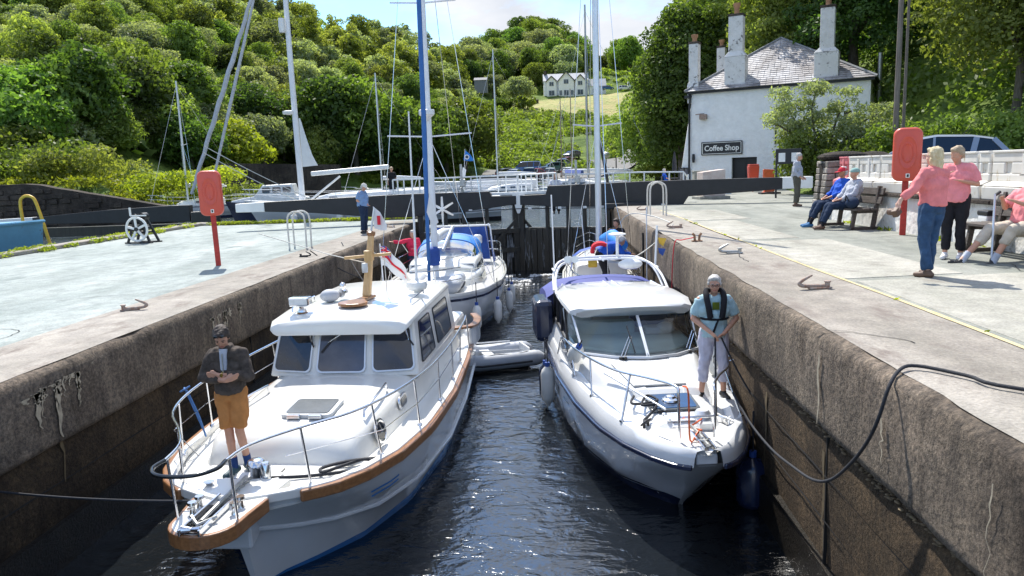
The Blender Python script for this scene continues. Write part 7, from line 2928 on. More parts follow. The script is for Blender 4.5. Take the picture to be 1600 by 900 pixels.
# pillar of rubble stone
mat('pillar_stone', (.16, .14, .12), .9, col2=(.34, .31, .27), scale=6, bump=.015, bscale=20, rnd_obj=.35)
pil = thing('stone_pillar', 'rounded drystone pillar and dark rock at the end of the barriers', 'wall', (7.55, 20.0, 0))
r = random.Random(4)
for row in range(9):
 z = .08 + row * .165
 w = .62 - .015 * row
 x = -w
 while x < w:
  l = r.uniform(.2, .42)
  for side in (0, 1):
   g = G()
   g.box((x + l / 2, -.30 + side * .5 + r.uniform(-.02, .02), z), (l - .02, .26 + r.uniform(0, .05), .15), rot=(0, r.uniform(-.05, .05), r.uniform(-.06, .06)))
   ob('stone', g, 'pillar_stone', pil, bevel=.018, seg=1)
  x += l
g = G()
g.box((0, -.02, .72), (1.0, .45, 1.4))
ob('core', g, 'stone_dark_mat', pil)
g = G()
g.ell((.05, 0, 1.58), (.66, .36, .14), n=14, m=8)
g.ell((.95, .35, 1.25), (.75, .5, .45), n=14, m=8)
ob('cap_rock', g, 'stone_dark_mat', pil, smooth=30)
g = G()
for k in range(5):
 g.ell((-.9 + k * .14, -.5 + (k % 2) * .2, .10), (.16, .14, .12), n=8, m=5)
tag(ob('boulders', g, 'pillar_stone', loc=(7.9, 20.6, 0)), 'few brown boulders at the foot of the stone pillar', 'rock')
# wall mounted bin
t = thing('wall_box', 'white rounded box with black lid fixed low on the white wall', 'wall box', (7.0, 12.35, .28))
g = G()
g.prism(rrect(.24, .26, .06), -.13, .13, lambda p: Vector((p.x * .6, p.z, .15 + p.y)))
ob('body', g, 'plastic_white', t, bevel=.02)
g = G()
g.prism(rrect(.26, .09, .04), -.14, .15, lambda p: Vector((p.x * .6, p.z, .30 + p.y)))
ob('lid', g, 'black', t, bevel=.015)

# ---- plinth, cones, bin, boards by the coffee shop
mat('pink_stone', (.48, .38, .33), .85, col2=(.60, .52, .47), scale=4, bump=.008)
pt = thing('stone_plinth', 'pinkish stone plinth with sloped top behind the right balance beam', 'plinth', (6.95, 33.0, 0), R(8))
g = G()
g.add([(-.5, -.4, .12), (.5, -.4, .12), (.5, .4, .12), (-.5, .4, .12), (-.5, -.4, 1.16), (.5, -.4, 1.26), (.5, .4, 1.26), (-.5, .4, 1.16)], [(0, 3, 2, 1), (4, 5, 6, 7), (0, 1, 5, 4), (1, 2, 6, 5), (2, 3, 7, 6), (3, 0, 4, 7)])
ob('block', g, 'pink_stone', pt, bevel=.02)
g = G()
g.box((0, 0, .06), (1.35, 1.1, .12))
ob('base_slab', g, 'slab_mat', pt, bevel=.02)
t = thing('stone_box', 'low pale block behind the pinkish plinth by the coffee shop corner', 'block', (8.1, 40, 0))
g = G()
g.box((0, 0, .55), (1.2, .7, 1.1))
ob('block', g, 'slab_mat', t, bevel=.02)
g = G()
g.box((0, 0, 1.13), (1.26, .76, .07))
ob('cap', g, 'slab_mat', t, bevel=.015)
cn = thing('traffic_cone', 'orange traffic cone between the coffee shop door and the barrier sign', 'traffic cone', (10.55, 37.2, 0))
g = G()
g.lathe((0, 0, 0), [(.17, .03), (.12, .3), (.08, .6), (.035, .86), (.03, .88)], 16)
cb_ = ob('body', g, 'cone_orange', cn, smooth=50)
g = G()
g.box((0, 0, .02), (.42, .42, .04))
ob('foot', g, 'cone_orange', cn, bevel=.02)
g = G()
g.lathe((0, 0, .36), [(.122, 0), (.09, .22)], 16)
ob('reflective_band', g, 'white_paint', cn)
rb = thing('barrier_sign', 'tilted orange plastic barrier board on a black rubber foot', 'barrier', (10.3, 35.9, 0), R(5))
g = G()
g.prism(rrect(.55, .46, .06), -.03, .03, lambda p: Vector((p.x - .05, p.z, .92 + p.y + p.x * -.08)))
g.prism(rrect(.48, .42, .06), -.03, .03, lambda p: Vector((p.x, p.z, .30 + p.y)))
g.box((0, 0, .6), (.10, .05, .3))
ob('board', g, 'cone_orange', rb, bevel=.012)
g = G()
g.box((0, 0, .04), (.95, .45, .08))
ob('rubber_foot', g, 'rubber', rb, bevel=.02)
bn = thing('red_bin', 'red post-mounted bin by the coffee shop doorway', 'bin', (10.35, 39.0, 0))
g = G()
g.box((0, 0, .95), (.48, .36, .75), taper=1.15)
ob('body', g, 'red_box', bn, bevel=.05)
g = G()
g.box((0, 0, 1.36), (.5, .38, .08))
ob('lid', g, 'red_box', bn, bevel=.03)
g = G()
g.box((0, .05, .3), (.06, .06, .6))
ob('post', g, 'red_post', bn)
ab = thing('menu_board', 'white menu A-board standing under the balance beam by the door', 'sign', (8.55, 37.3, 0), R(-6))
for s in (-1, 1):
 g = G()
 g.box((0, s * .14, .38), (.55, .03, .78), rot=(s * .18, 0, 0))
 p_ = ob('panel', g, 'plastic_white', ab)
g = G()
for k in range(4):
 g.box((-.02 + .04 * (k % 2), -.195 + .03 * k, .2 + .13 * k), (.38 - .06 * (k % 2), .008, .05), rot=(-.18, 0, 0))
struct(ob('print', g, 'canvas_bright', ab), 'stuff')
nb = thing('notice_board', 'black notice board with two white sheets against the ivy', 'notice board', (9.75, 31.4, 0), R(-10))
g = G()
g.box((0, 0, 1.7), (1.0, .08, .62))
ob('board', g, 'black', nb, bevel=.01)
for x in (-.26, .24):
 g = G()
 g.box((x, -.045, 1.66), (.26, .01, .36))
 ob('sheet', g, 'plastic_white', nb)
for x in (-.46, .46):
 g = G()
 g.box((x, .03, .85), (.07, .06, 1.7))
 ob('post', g, 'black', nb)
# telegraph and lamp poles
def pole(loc, h, r_, label, m='bark', top=None, name='telegraph_pole', cat='pole', arms=0):
 t = thing(name, label, cat, loc)
 g = G()
 t_ = top or (0, 0)
 g.tube([(0, 0, -.5), (t_[0], t_[1], h)], [r_, r_ * .7], 10)
 ob('shaft', g, m, t, smooth=60)
 if arms:
  g = G()
  g.beam((t_[0] - arms, t_[1], h - .5), (t_[0] + arms, t_[1], h - .5), .09, .1)
  ob('crossarm', g, m, t)
 return t
mat('pole_wood', (.11, .09, .075), .85, col2=(.22, .19, .16), scale=3, stretch=(6, 6, .5))
pole((14.35, 32.2, 0), 10.5, .125, 'tall brown telegraph pole rising in front of the shaded trees at right', 'pole_wood')
pole((14.75, 32.4, 0), 10.5, .07, 'slim cable pipe pole right beside the tall telegraph pole', 'pole_wood')
pole((18.6, 44, 0), 7.3, .16, 'shorter telegraph pole just right of the coffee shop eaves', 'galv')
pole(((100 - 861) / 1155 * 190, 190, ground((100 - 861) / 1155 * 190, 190) + 2), 11, .35, 'pale telegraph pole standing among the trees high on the left hill', 'galv', arms=1.1)
pole(((832 - 861) / 1155 * 235, 235, ground(-6, 235)), 9, .14, 'thin telegraph pole on the slope left of the white house', 'pole_wood')
pole((21 * .3 + 3.2, 110, .4), 4.5, .10, 'dark bollard-like post by the road bend', 'black', name='road_post')
lp = thing('street_lamp', 'dark globe lamp on a slim post beside the road', 'lamp', (7.25, 99, .2))
g = G()
g.tube([(0, 0, 0), (0, 0, 2.6)], .07, 8)
ob('post', g, 'black', lp)
g = G()
g.ell((0, 0, 2.9), (.55, .5, .40))
ob('lamp_head', g, 'galv', lp, smooth=80)
# capstan winch on the left quay
wn = thing('quay_winch', 'black A-frame hand winch with white spoked wheel on the left quay', 'winch', (-13.5, 23.7, ZL), R(-8))
wn.scale = (.76, .76, .76)
for s in (-1, 1):
 g = G()
 g.beam((-.55, s * .3, 0), (-.05, s * .22, 1.25), .09, .09)
 g.beam((.55, s * .3, 0), (.0, s * .22, 1.25), .09, .09)
 g.beam((-.35, s * .28, .45), (.35, s * .28, .45), .07, .07)
 g.box((0, s * .3, .03), (1.3, .14, .06))
 ob('side_frame', g, 'gate_black', wn, bevel=.01)
g = G()
a_ = np.linspace(0, 2 * PI, 25)[:-1]
g.tube([(math.cos(a) * .5 + .05, -.42, .62 + math.sin(a) * .5) for a in a_], .05, 7, closed=True)
for k in range(5):
 a = k * 2 * PI / 5 + .4
 g.beam((.05, -.42, .62), (.05 + math.cos(a) * .48, -.42, .62 + math.sin(a) * .48), .05, .09)
ob('wheel', g, 'white_paint', wn, smooth=50)
g = G()
g.lathe((.05, -.48, .62), [(.09, 0), (.09, .95)], 12, 'y')
g.lathe((.1, -.1, 1.12), [(.18, 0), (.18, .3)], 14, 'y')
ob('drum', g, 'gate_black', wn, smooth=50)
g = G()
g.beam((-.15, -.45, 1.2), (-.15, -.45, 1.55), .06, .06)
g.beam((-.15, -.45, 1.2), (.6, -.45, 1.2), .05, .05)
ob('crank', g, 'white_paint', wn)

# ============================================================ CARS
def carpaint(n, c):
 return mat(n, c, .25, var=.03, coat=.8, metal=.2)
carpaint('car_silver', (.24, .28, .33)); carpaint('car_navy', (.02, .03, .06)); carpaint('car_blue', (.02, .09, .28))
carpaint('car_red', (.32, .02, .03)); carpaint('car_black', (.02, .022, .026)); carpaint('car_white', (.7, .7, .7)); carpaint('car_teal', (.05, .12, .13))
mat('tail_red', (.45, .01, .015), .15, coat=.6)
mat('wheel_alloy', (.45, .46, .47), .3, metal=.8)
_car = {}
def car(label, loc, rz, paint, kind='hatch', group=None):
 t = thing('parked_car', label, 'van' if kind == 'van' else 'car', loc, rz, group)
 # x forward (nose +x), stations: x, half width, belly z, shoulder z, roof z, roof half width
 if kind == 'hatch':
  body = [(-2.0, .72, .42, .80), (-1.95, .80, .32, .95), (-1.3, .86, .24, .98), (0, .87, .22, .96), (1.2, .86, .24, .90), (1.8, .78, .28, .78), (2.0, .62, .36, .62)]
  roof = [(-1.97, .95), (-1.62, 1.36), (-1.1, 1.46), (-.2, 1.50), (.35, 1.42), (1.15, .93)]
 elif kind == 'van':
  body = [(-2.3, .86, .42, 1.0), (-2.25, .92, .32, 1.1), (0, .93, .25, 1.1), (1.6, .92, .25, 1.05), (2.2, .82, .3, .8), (2.35, .68, .4, .6)]
  roof = [(-2.28, 1.1), (-2.2, 1.85), (-1.8, 1.93), (.6, 1.93), (.95, 1.85), (1.7, 1.05)]
 else:
  body = [(-2.2, .75, .42, .85), (-2.1, .84, .32, 1.0), (-1.3, .9, .26, 1.02), (0, .91, .26, 1.0), (1.3, .9, .26, .95), (2.0, .8, .3, .82), (2.2, .66, .4, .62)]
  roof = [(-2.12, 1.0), (-1.9, 1.52), (-1.3, 1.64), (-.1, 1.65), (.4, 1.55), (1.2, .98)]
 key = kind
 if key not in _car:
  D = {}
  g = G()
  g.loft([[(x, -w, zb), (x, -w * 1.0, (zb + zs) / 2), (x, -w * .96, zs), (x, -w * .5, zs + .03), (x, w * .5, zs + .03), (x, w * .96, zs), (x, w, (zb + zs) / 2), (x, w, zb)] for x, w, zb, zs in body])
  D['body'] = g
  g = G()
  W_ = body[3][1]
  up = roof[1:-1]
  def rw(z):
   return W_ * (.95 - .22 * (z - roof[0][1]) / (roof[2][1] - roof[0][1]))
  # roof panel and pillars
  g.loft([[(x, -rw(z), z - .05), (x, -rw(z) + .06, z), (x, 0, z + .035), (x, rw(z) - .06, z), (x, rw(z), z - .05), (x, rw(z) - .05, z - .06), (x, -rw(z) + .05, z - .06)] for x, z in up])
  for s in (-1, 1):
   for (x0, z0), (x1, z1), w in ((roof[0], roof[1], .12), (roof[-1], roof[-2], .06), ((-.1, roof[0][1]), (-.12, roof[3][1] - .03), .06), ((-1.1, roof[0][1]), (-1.2, roof[2][1] - .05), .14)):
    g.beam((x0, s * rw(z0) * .98, z0 - .02), (x1, s * (rw(z1) - .02), z1 - .03), .045, w * 1.1, up=(1, 0, 0))
  D['roof'] = g
  g = G()
  rows = []
  for x, z in roof:
   rows.append([(x, -rw(z) + .03, z - .035), (x, 0, z - .012), (x, rw(z) - .03, z - .035)])
  g.loft(rows, closed=False)
  for s in (-1, 1):
   g.loft([[(x, s * (rw(z) - .03), z - .035), (x, s * (W_ * .93), roof[0][1] - .03)] for x, z in roof], closed=False)
  D['windows'] = g
  _car[key] = D
 D = _car[key]
 if 'me_body' + paint not in D:
  D['me_body' + paint] = ob('body', D['body'], paint, None, smooth=40).data
  D['me_roof' + paint] = ob('roof', D['roof'], paint, None, smooth=40).data
  D['me_win'] = D.get('me_win') or ob('windows', D['windows'], 'car_glass', None, smooth=40).data
  for o in [o for o in COL.objects if o.parent is None and o.name.split('.')[0] in ('body', 'roof', 'windows')]:
   bpy.data.objects.remove(o)
  g = G()
  g.lathe((0, 0, 0), [(.24, -.10), (.31, -.09), (.32, 0), (.31, .09), (.24, .10)], 18, 'y')
  D['me_tyre'] = D.get('me_tyre') or ob('tyre', g, 'rubber', None, smooth=40).data
  g = G()
  g.lathe((0, 0, 0), [(.22, -.105), (.20, -.07), (.05, -.09), (.05, .09), (.20, .07), (.22, .105)], 12, 'y')
  D['me_rim'] = D.get('me_rim') or ob('rim', g, 'wheel_alloy', None, smooth=40).data
  for o in [o for o in COL.objects if o.parent is None and o.name.split('.')[0] in ('tyre', 'rim')]:
   bpy.data.objects.remove(o)
 bo_ = ob('body', None, None, t, mesh=D['me_body' + paint], bevel=.04)
 ob('roof', None, None, bo_, mesh=D['me_roof' + paint])
 ob('windows', None, None, t, mesh=D['me_win'])
 wx = 1.3 if kind != 'van' else 1.45
 for x in (-wx, wx):
  for s in (-1, 1):
   w = ob('tyre', None, None, t, mesh=D['me_tyre'], loc=(x, s * (body[3][1] - .06), .32))
   w.name = 'wheel'
   ob('rim', None, None, w, mesh=D['me_rim'])
 for s in (-1, 1):
  g = G()
  g.ell((body[-2][0] + .05, s * body[-2][1] * .8, .66), (.16, .14, .08), 10, 6)
  ob('headlight', g, 'plastic_white', t, smooth=60)
  g = G()
  x = body[0][0]
  g.box((x + .05, s * (body[0][1] - .06), .86), (.2, .2, .22))
  ob('tail_light', g, 'tail_red', t, bevel=.05)
  g = G()
  g.ell((.62, s * (body[3][1] + .1), 1.0), (.08, .11, .08), 10, 6)
  ob('wing_mirror', g, paint, t, smooth=60)
 g = G()
 g.box((body[0][0] - .01, 0, .6), (.03, .5, .12))
 ob('number_plate', g, 'plastic_white', t)
 return t
c_ = car('silver hatchback parked on the terrace behind the barriers', (11.6, 23.8, .62), R(158), 'car_silver')
g = G()
g.tube([(-.9, 0, 1.47), (-1.1, 0, 1.75)], .01, 5)
ob('roof_aerial', g, 'black', c_)
car('dark navy car whose bonnet and mirror show at the right edge', (11.9, 16.3, .62), R(176), 'car_navy')
def carat(px, py, d, rz, paint, kind, label):
 x = (px - 861) / 1155 * d
 z = max(ground(x, d), 0) + .22
 return car(label, (x, d, z), R(rz), paint, kind, 'cars in the car park beyond the basin')
carat(823, 262, 122, 185, 'car_blue', 'van', 'blue van parked at the back of the car park')
carat(845, 268, 118, 200, 'car_blue', 'hatch', 'bright blue hatchback in front of the blue van')
carat(862, 268, 126, 205, 'car_teal', 'suv', 'dark teal estate car with open roof box behind the blue hatchback')
carat(872, 262, 131, 210, 'car_silver', 'hatch', 'silver car between the teal car and the red one')
carat(884, 258, 136, 230, 'car_red', 'hatch', 'dark red car at the far end of the row')
carat(893, 254, 141, 235, 'car_navy', 'hatch', 'navy car last in the row by the road')
carat(829, 275, 107, 190, 'car_red', 'hatch', 'dark red car half hidden in the front row')
carat(805, 275, 105.5, 80, 'car_silver', 'hatch', 'silver-green hatchback facing the basin at the left end of the front row')
carat(828, 279, 104.6, 88, 'car_teal', 'suv', 'dark green off-road car facing the basin')
carat(798, 279, 110, 40, 'car_black', 'suv', 'black car behind the front row at left')
carat(860, 275, 106, 88, 'car_silver', 'hatch', 'pale silver car near the centre of the front row')
carat(888, 268, 112, 75, 'car_white', 'hatch', 'white car at the right end of the car park')
car('pale blue car beside the farmhouse', ((950 - 861) / 1155 * 260, 260, 27.3), R(10), 'car_blue', 'hatch')
car('white van-like car beside the storage container', ((975 - 861) / 1155 * 262, 262, 27.2), R(5), 'car_white', 'suv')
# picnic shelter edge and far posts
for k, (px, d) in enumerate(((944, 104), (949, 103), (956, 101))):
 g = G()
 g.tube([(0, 0, 0), (0, 0, 1.1)], .13, 8)
 tag(ob('road_bollard', g, 'black', loc=((px - 861) / 1155 * d, d, .35)), 'one of three black bollards where the road meets the basin', 'bollard', 'black bollards by the road')
mat('wicker', (.02, .022, .03), .8)
for k, (x, y, lab) in enumerate(((7.6, 47.5, 'dark outdoor table by the coffee shop gable'), (8.6, 46.2, 'blue-seated outdoor table nearer the shop door'))):
 t = thing('cafe_table', lab, 'table', (x, y, -.05), .4 * k)
 g = G()
 g.box((0, 0, .73), (.9, .9, .04))
 ob('tabletop', g, 'wicker', t)
 for sx in (-1, 1):
  for sy in (-1, 1):
   g = G()
   g.beam((sx * .38, sy * .38, 0), (sx * .38, sy * .38, .71), .05, .05)
   ob('leg', g, 'wicker', t)
gp = thing('parasol', 'closed dark parasol beside the outdoor tables', 'parasol', (7.9, 48.5, -.05))
g = G()
g.lathe((0, 0, .2), [(.03, 0), (.03, .9), (.16, 1.0), (.13, 1.6), (.03, 2.2)], 10)
ob('canopy', g, 'wicker', gp)

# ropes on the right quay
g = G()
g.tube(smoothpts([(6.2, 2.6, .035), (4.2, 3.9, .035), (2.97, 4.72, .035), (2.80, 5.05, .035), (2.60, 5.32, .035), (2.46, 5.28, .02), (2.34, 5.18, -.08), (2.27, 5.16, -.3), (2.25, 5.28, -.52), (2.24, 5.52, -.78), (2.24, 5.9, -1.08), (2.25, 6.35, -1.28), (2.24, 6.9, -1.38), (2.22, 7.5, -1.44), (2.2, 8.3, -1.42), (2.12, 9.0, -1.18)], 5), .0135, 7)
tag(ob('mooring_rope', g, 'rope_dark', smooth=70), 'thick black mooring rope over the right coping, drooping to the right cruiser bow', 'rope')
g = G()
g.tube(sag((2.93, 18.2, .1), (1.7, 16.9, -.6), .1), .016, 5)
tag(ob('mooring_rope', g, 'rope_white'), 'thin pale line from the rusty right hook down to the sailing boat', 'rope')
g = G()
g.tube(smoothpts([(2.9, 18.3, .12), (2.5, 19.5, .25), (2.0, 20.6, .15), (1.5, 21.4, -.9)], 5), .015, 5)
tag(ob('mooring_rope', g, 'rope_white'), 'pale line from the right hook toward the silver mast', 'rope')
for (a, c, m_, lab) in (((-6.0, 17.9, ZL + .15), (-4.55, 19.6, -1.4), 'rope_dark', 'dark line from the twin-horned hook to the left sailing boat'),
      ((-5.9, 27.0, ZL + .1), (-4.6, 24.5, -1.4), 'rope_grey', 'grey line from the far left hook down to the sailing boat stern'),
      ((-5.95, 20.5, ZL + .1), (-4.2, 17.2, -1.4), 'rope_dark', 'thin dark line down the left wall to the sailing boat bow')):
 g = G()
 g.tube(sag(a, c, .15), .014, 5)
 tag(ob('mooring_rope', g, m_), lab, 'rope')
# white ensign on the left cruiser stern
en = thing('white_ensign', 'white flag with red cross and union canton flying over the left cruiser stern', 'flag', Mw(LB, (-.65, 8.3, 1.15)))
g = G()
g.tube([(0, 0, -.2), (-.05, 0, 1.72)], .014, 6)
ob('staff', g, 'mast_white', en)
def fl(u, v):
 return Vector((-.04 + u * .50, .05 * math.sin(u * 7 + v * 2), 1.66 - v * .40 - u * u * .42 - .08 * u + .03 * math.sin(u * 9)))
def flagpatch(name, us, vs, m, par, o=0.0):
 g = G()
 g.loft([[fl(u, v) + Vector((0, -o, 0)) for u in us] for v in vs], closed=False)
 return ob(name, g, m, par, smooth=60, fixn=False)
c1_ = flagpatch('cloth', np.linspace(0, 1, 14), np.linspace(0, 1, 8), 'flag_white', en)
flagpatch('red_band', np.linspace(.03, .97, 12), np.linspace(.42, .60, 3), 'flag_red', c1_, .008)
flagpatch('canton', np.linspace(0.0, .42, 6), np.linspace(0, .42, 5), 'flag_blue', c1_, .012)
for d_ in (0, 1):
 g = G()
 g.loft([[fl(.0 + t * .42, (.03 + .36 * t) if d_ == 0 else (.39 - .36 * t)) + Vector((0, -.017 - .001 * d_, q)) for q in (-.022, .022)] for t in np.linspace(0, 1, 8)], closed=False)
 ob('white_cross', g, 'flag_white', c1_)
 g = G()
 g.loft([[fl(.0 + t * .42, (.03 + .36 * t) if d_ == 0 else (.39 - .36 * t)) + Vector((0, -.020 - .001 * d_, q)) for q in (-.009, .009)] for t in np.linspace(0, 1, 8)], closed=False)
 ob('red_cross', g, 'flag_red', c1_)
flagpatch('cross_bar', np.linspace(0, .42, 6), (.17, .25), 'flag_red', c1_, .022)
flagpatch('cross_bar', (.18, .24), np.linspace(0, .42, 5), 'flag_red', c1_, .022)
# club burgee on the wooden mast
bu = thing('burgee', 'small white and red pennant on the wooden mast of the left cruiser', 'flag', Mw(LB, (.20, 4.83, 3.42)))
g = G()
g.loft([[(0, 0, .36), (0, 0, .02)], [(.1, .03, .26), (.09, .03, -.02)], [(.2, 0, .06), (.19, 0, -.02)]], closed=False)
ob('cloth', g, 'flag_white', bu)
g = G()
g.box((.08, -.01, .14), (.05, .01, .14))
ob('red_mark', g, 'flag_red', bu)
# ============================================================ PEOPLE
mat('skin', (.52, .27, .18), .5, var=.08, scale=9)
mat('skin_pale', (.60, .36, .27), .5, var=.08, scale=9)
mat('skin_tan', (.42, .19, .10), .5, var=.08, scale=9)
mat('hair_grey', (.34, .32, .30), .8, col2=(.58, .56, .53), scale=30, bump=.008, bscale=70, stretch=(1, 1, .3))
mat('hair_dark', (.025, .018, .014), .7, col2=(.07, .05, .04), scale=30, bump=.008, bscale=70)
mat('hair_blonde', (.50, .38, .20), .75, col2=(.68, .58, .38), scale=30, bump=.008, bscale=70, stretch=(1, 1, .3))
mat('hair_fair', (.30, .22, .14), .75, col2=(.45, .36, .25), scale=30, bump=.006, bscale=70)
def cloth(n, c, **k):
 return mat(n, c, .85, var=k.get('var', .14), scale=k.get('scale', 7), bump=.012, bscale=k.get('bs', 9), spec=.2)
cloth('fleece_brown', (.075, .060, .050), var=.35, scale=16, bs=14)
cloth('tan_shorts', (.46, .20, .065)); cloth('tee_grey', (.45, .48, .55)); cloth('tee_aqua', (.38, .54, .58)); cloth('trousers_lilac', (.50, .49, .58))
cloth('black_cloth', (.016, .016, .02)); cloth('jeans', (.035, .075, .15), var=.3); cloth('pink_fleece', (.72, .22, .22)); cloth('pink_tee', (.80, .27, .29))
cloth('blue_shirt', (.17, .27, .45)); cloth('navy_trousers', (.02, .035, .07)); cloth('royal_blue', (.02, .09, .45)); cloth('grey_hoodie', (.38, .40, .45)); cloth('olive_trousers', (.10, .095, .075))
cloth('beige_trousers', (.50, .44, .36)); cloth('red_jacket', (.65, .035, .09)); cloth('cap_white', (.70, .68, .62)); cloth('cap_red', (.5, .03, .05)); cloth('cap_green', (.22, .36, .34)); cloth('sock', (.02, .05, .16))
mat('shoe_black', (.015, .015, .016), .5); mat('shoe_white', (.72, .71, .72), .5); mat('shoe_brown', (.12, .07, .045), .6, var=.3); mat('shoe_teal', (.02, .06, .08), .6); mat('shoe_blue', (.04, .16, .34), .6)
mat('gold', (.8, .55, .15), .25, metal=1)
mat('lips', (.35, .09, .08), .5)
V = Vector
DG = []
def caps(g, a, b, ra, rb=None, n=12):
 rb = ra if rb is None else rb
 a, b = V(a), V(b)
 d = b - a
 L_ = d.length
 if L_ < 1e-5:
  return g.ell(a, (ra,) * 3, n, 8)
 d.normalize()
 pts, rs = [], []
 for i in range(4):
  t = PI / 2 * (1 - i / 4)
  pts.append(a - d * ra * math.sin(t)); rs.append(max(.0015, ra * math.cos(t)))
 pts.append(a); rs.append(ra)
 pts.append(b); rs.append(rb)
 for i in range(1, 5):
  t = PI / 2 * i / 4
  pts.append(b + d * rb * math.sin(t)); rs.append(max(.0015, rb * math.cos(t)))
 return g.tube(pts, rs, n)
def cut(g, a, b, ra, rb, n=14):
 return g.tube([a, b], [ra, rb], n)
def blob(name, g, voxel, m, parent, sm=3, disp=0, df=9, seed=0):
 o = ob(name, g, None)
 md = o.modifiers.new('r', 'REMESH')
 md.mode = 'VOXEL'
 md.voxel_size = voxel
 s = o.modifiers.new('s', 'SMOOTH')
 s.factor = .5
 s.iterations = sm
 me = bpy.data.meshes.new_from_object(o.evaluated_get(bpy.context.evaluated_depsgraph_get()))
 old = o.data
 bpy.data.objects.remove(o)
 bpy.data.meshes.remove(old)
 if disp:
  co = np.empty(len(me.vertices) * 3, np.float32)
  no = np.empty(len(me.vertices) * 3, np.float32)
  me.vertices.foreach_get('co', co)
  me.vertices.foreach_get('normal', no)
  co = co.reshape(-1, 3)
  no = no.reshape(-1, 3)
  dd = np.array([noise.noise(V((c[0] * df, c[1] * df, c[2] * df * .8 + seed))) + .5 * noise.noise(V((c[0] * df * 2.3, c[1] * df * 2.3, c[2] * df * 1.3))) for c in co.tolist()]) * disp
  co += no * (dd[:, None] + disp * .35)
  me.vertices.foreach_set('co', co.ravel())
 me.materials.clear()
 me.materials.append(MATS[m])
 me.polygons.foreach_set('use_smooth', [True] * len(me.polygons))
 me.update()
 me.name = name
 o = bpy.data.objects.new(name, me)
 COL.objects.link(o)
 o.parent = parent
 return o
def hand(g, w, d, palm, thumb, curl=.5, s=1.0):
 """w wrist, d finger direction, palm = palm normal, thumb = thumb-side direction"""
 w, d, palm, thumb = V(w), V(d).normalized(), V(palm).normalized(), V(thumb).normalized()
 c = w + d * .045 * s
 caps(g, w + d * .01 - thumb * .012, w + d * .07 * s - thumb * .018, .020 * s, .019 * s, 8)
 caps(g, w + d * .01 + thumb * .012, w + d * .07 * s + thumb * .018, .020 * s, .018 * s, 8)
 for i, (off, ln) in enumerate(((.028, .072), (.010, .080), (-.009, .074), (-.027, .058))):
  b0 = w + d * .082 * s + thumb * off * s
  d1 = (d + palm * curl * (.7 + .1 * i)).normalized()
  d2 = (d * (1 - curl) + palm * curl * 1.4).normalized()
  p1 = b0 + d1 * ln * .5 * s
  caps(g, b0, p1, .0092 * s, .0088 * s, 7)
  caps(g, p1, p1 + d2 * ln * .5 * s, .0088 * s, .0075 * s, 7)
 t0 = w + d * .03 * s + thumb * .026 * s
 t1 = t0 + (thumb * .7 + d * .7 + palm * .2).normalized() * .038 * s
 caps(g, t0, t1, .012 * s, .0105 * s, 7)
 caps(g, t1, t1 + (d + palm * .3).normalized() * .03 * s, .0105 * s, .008 * s, 7)

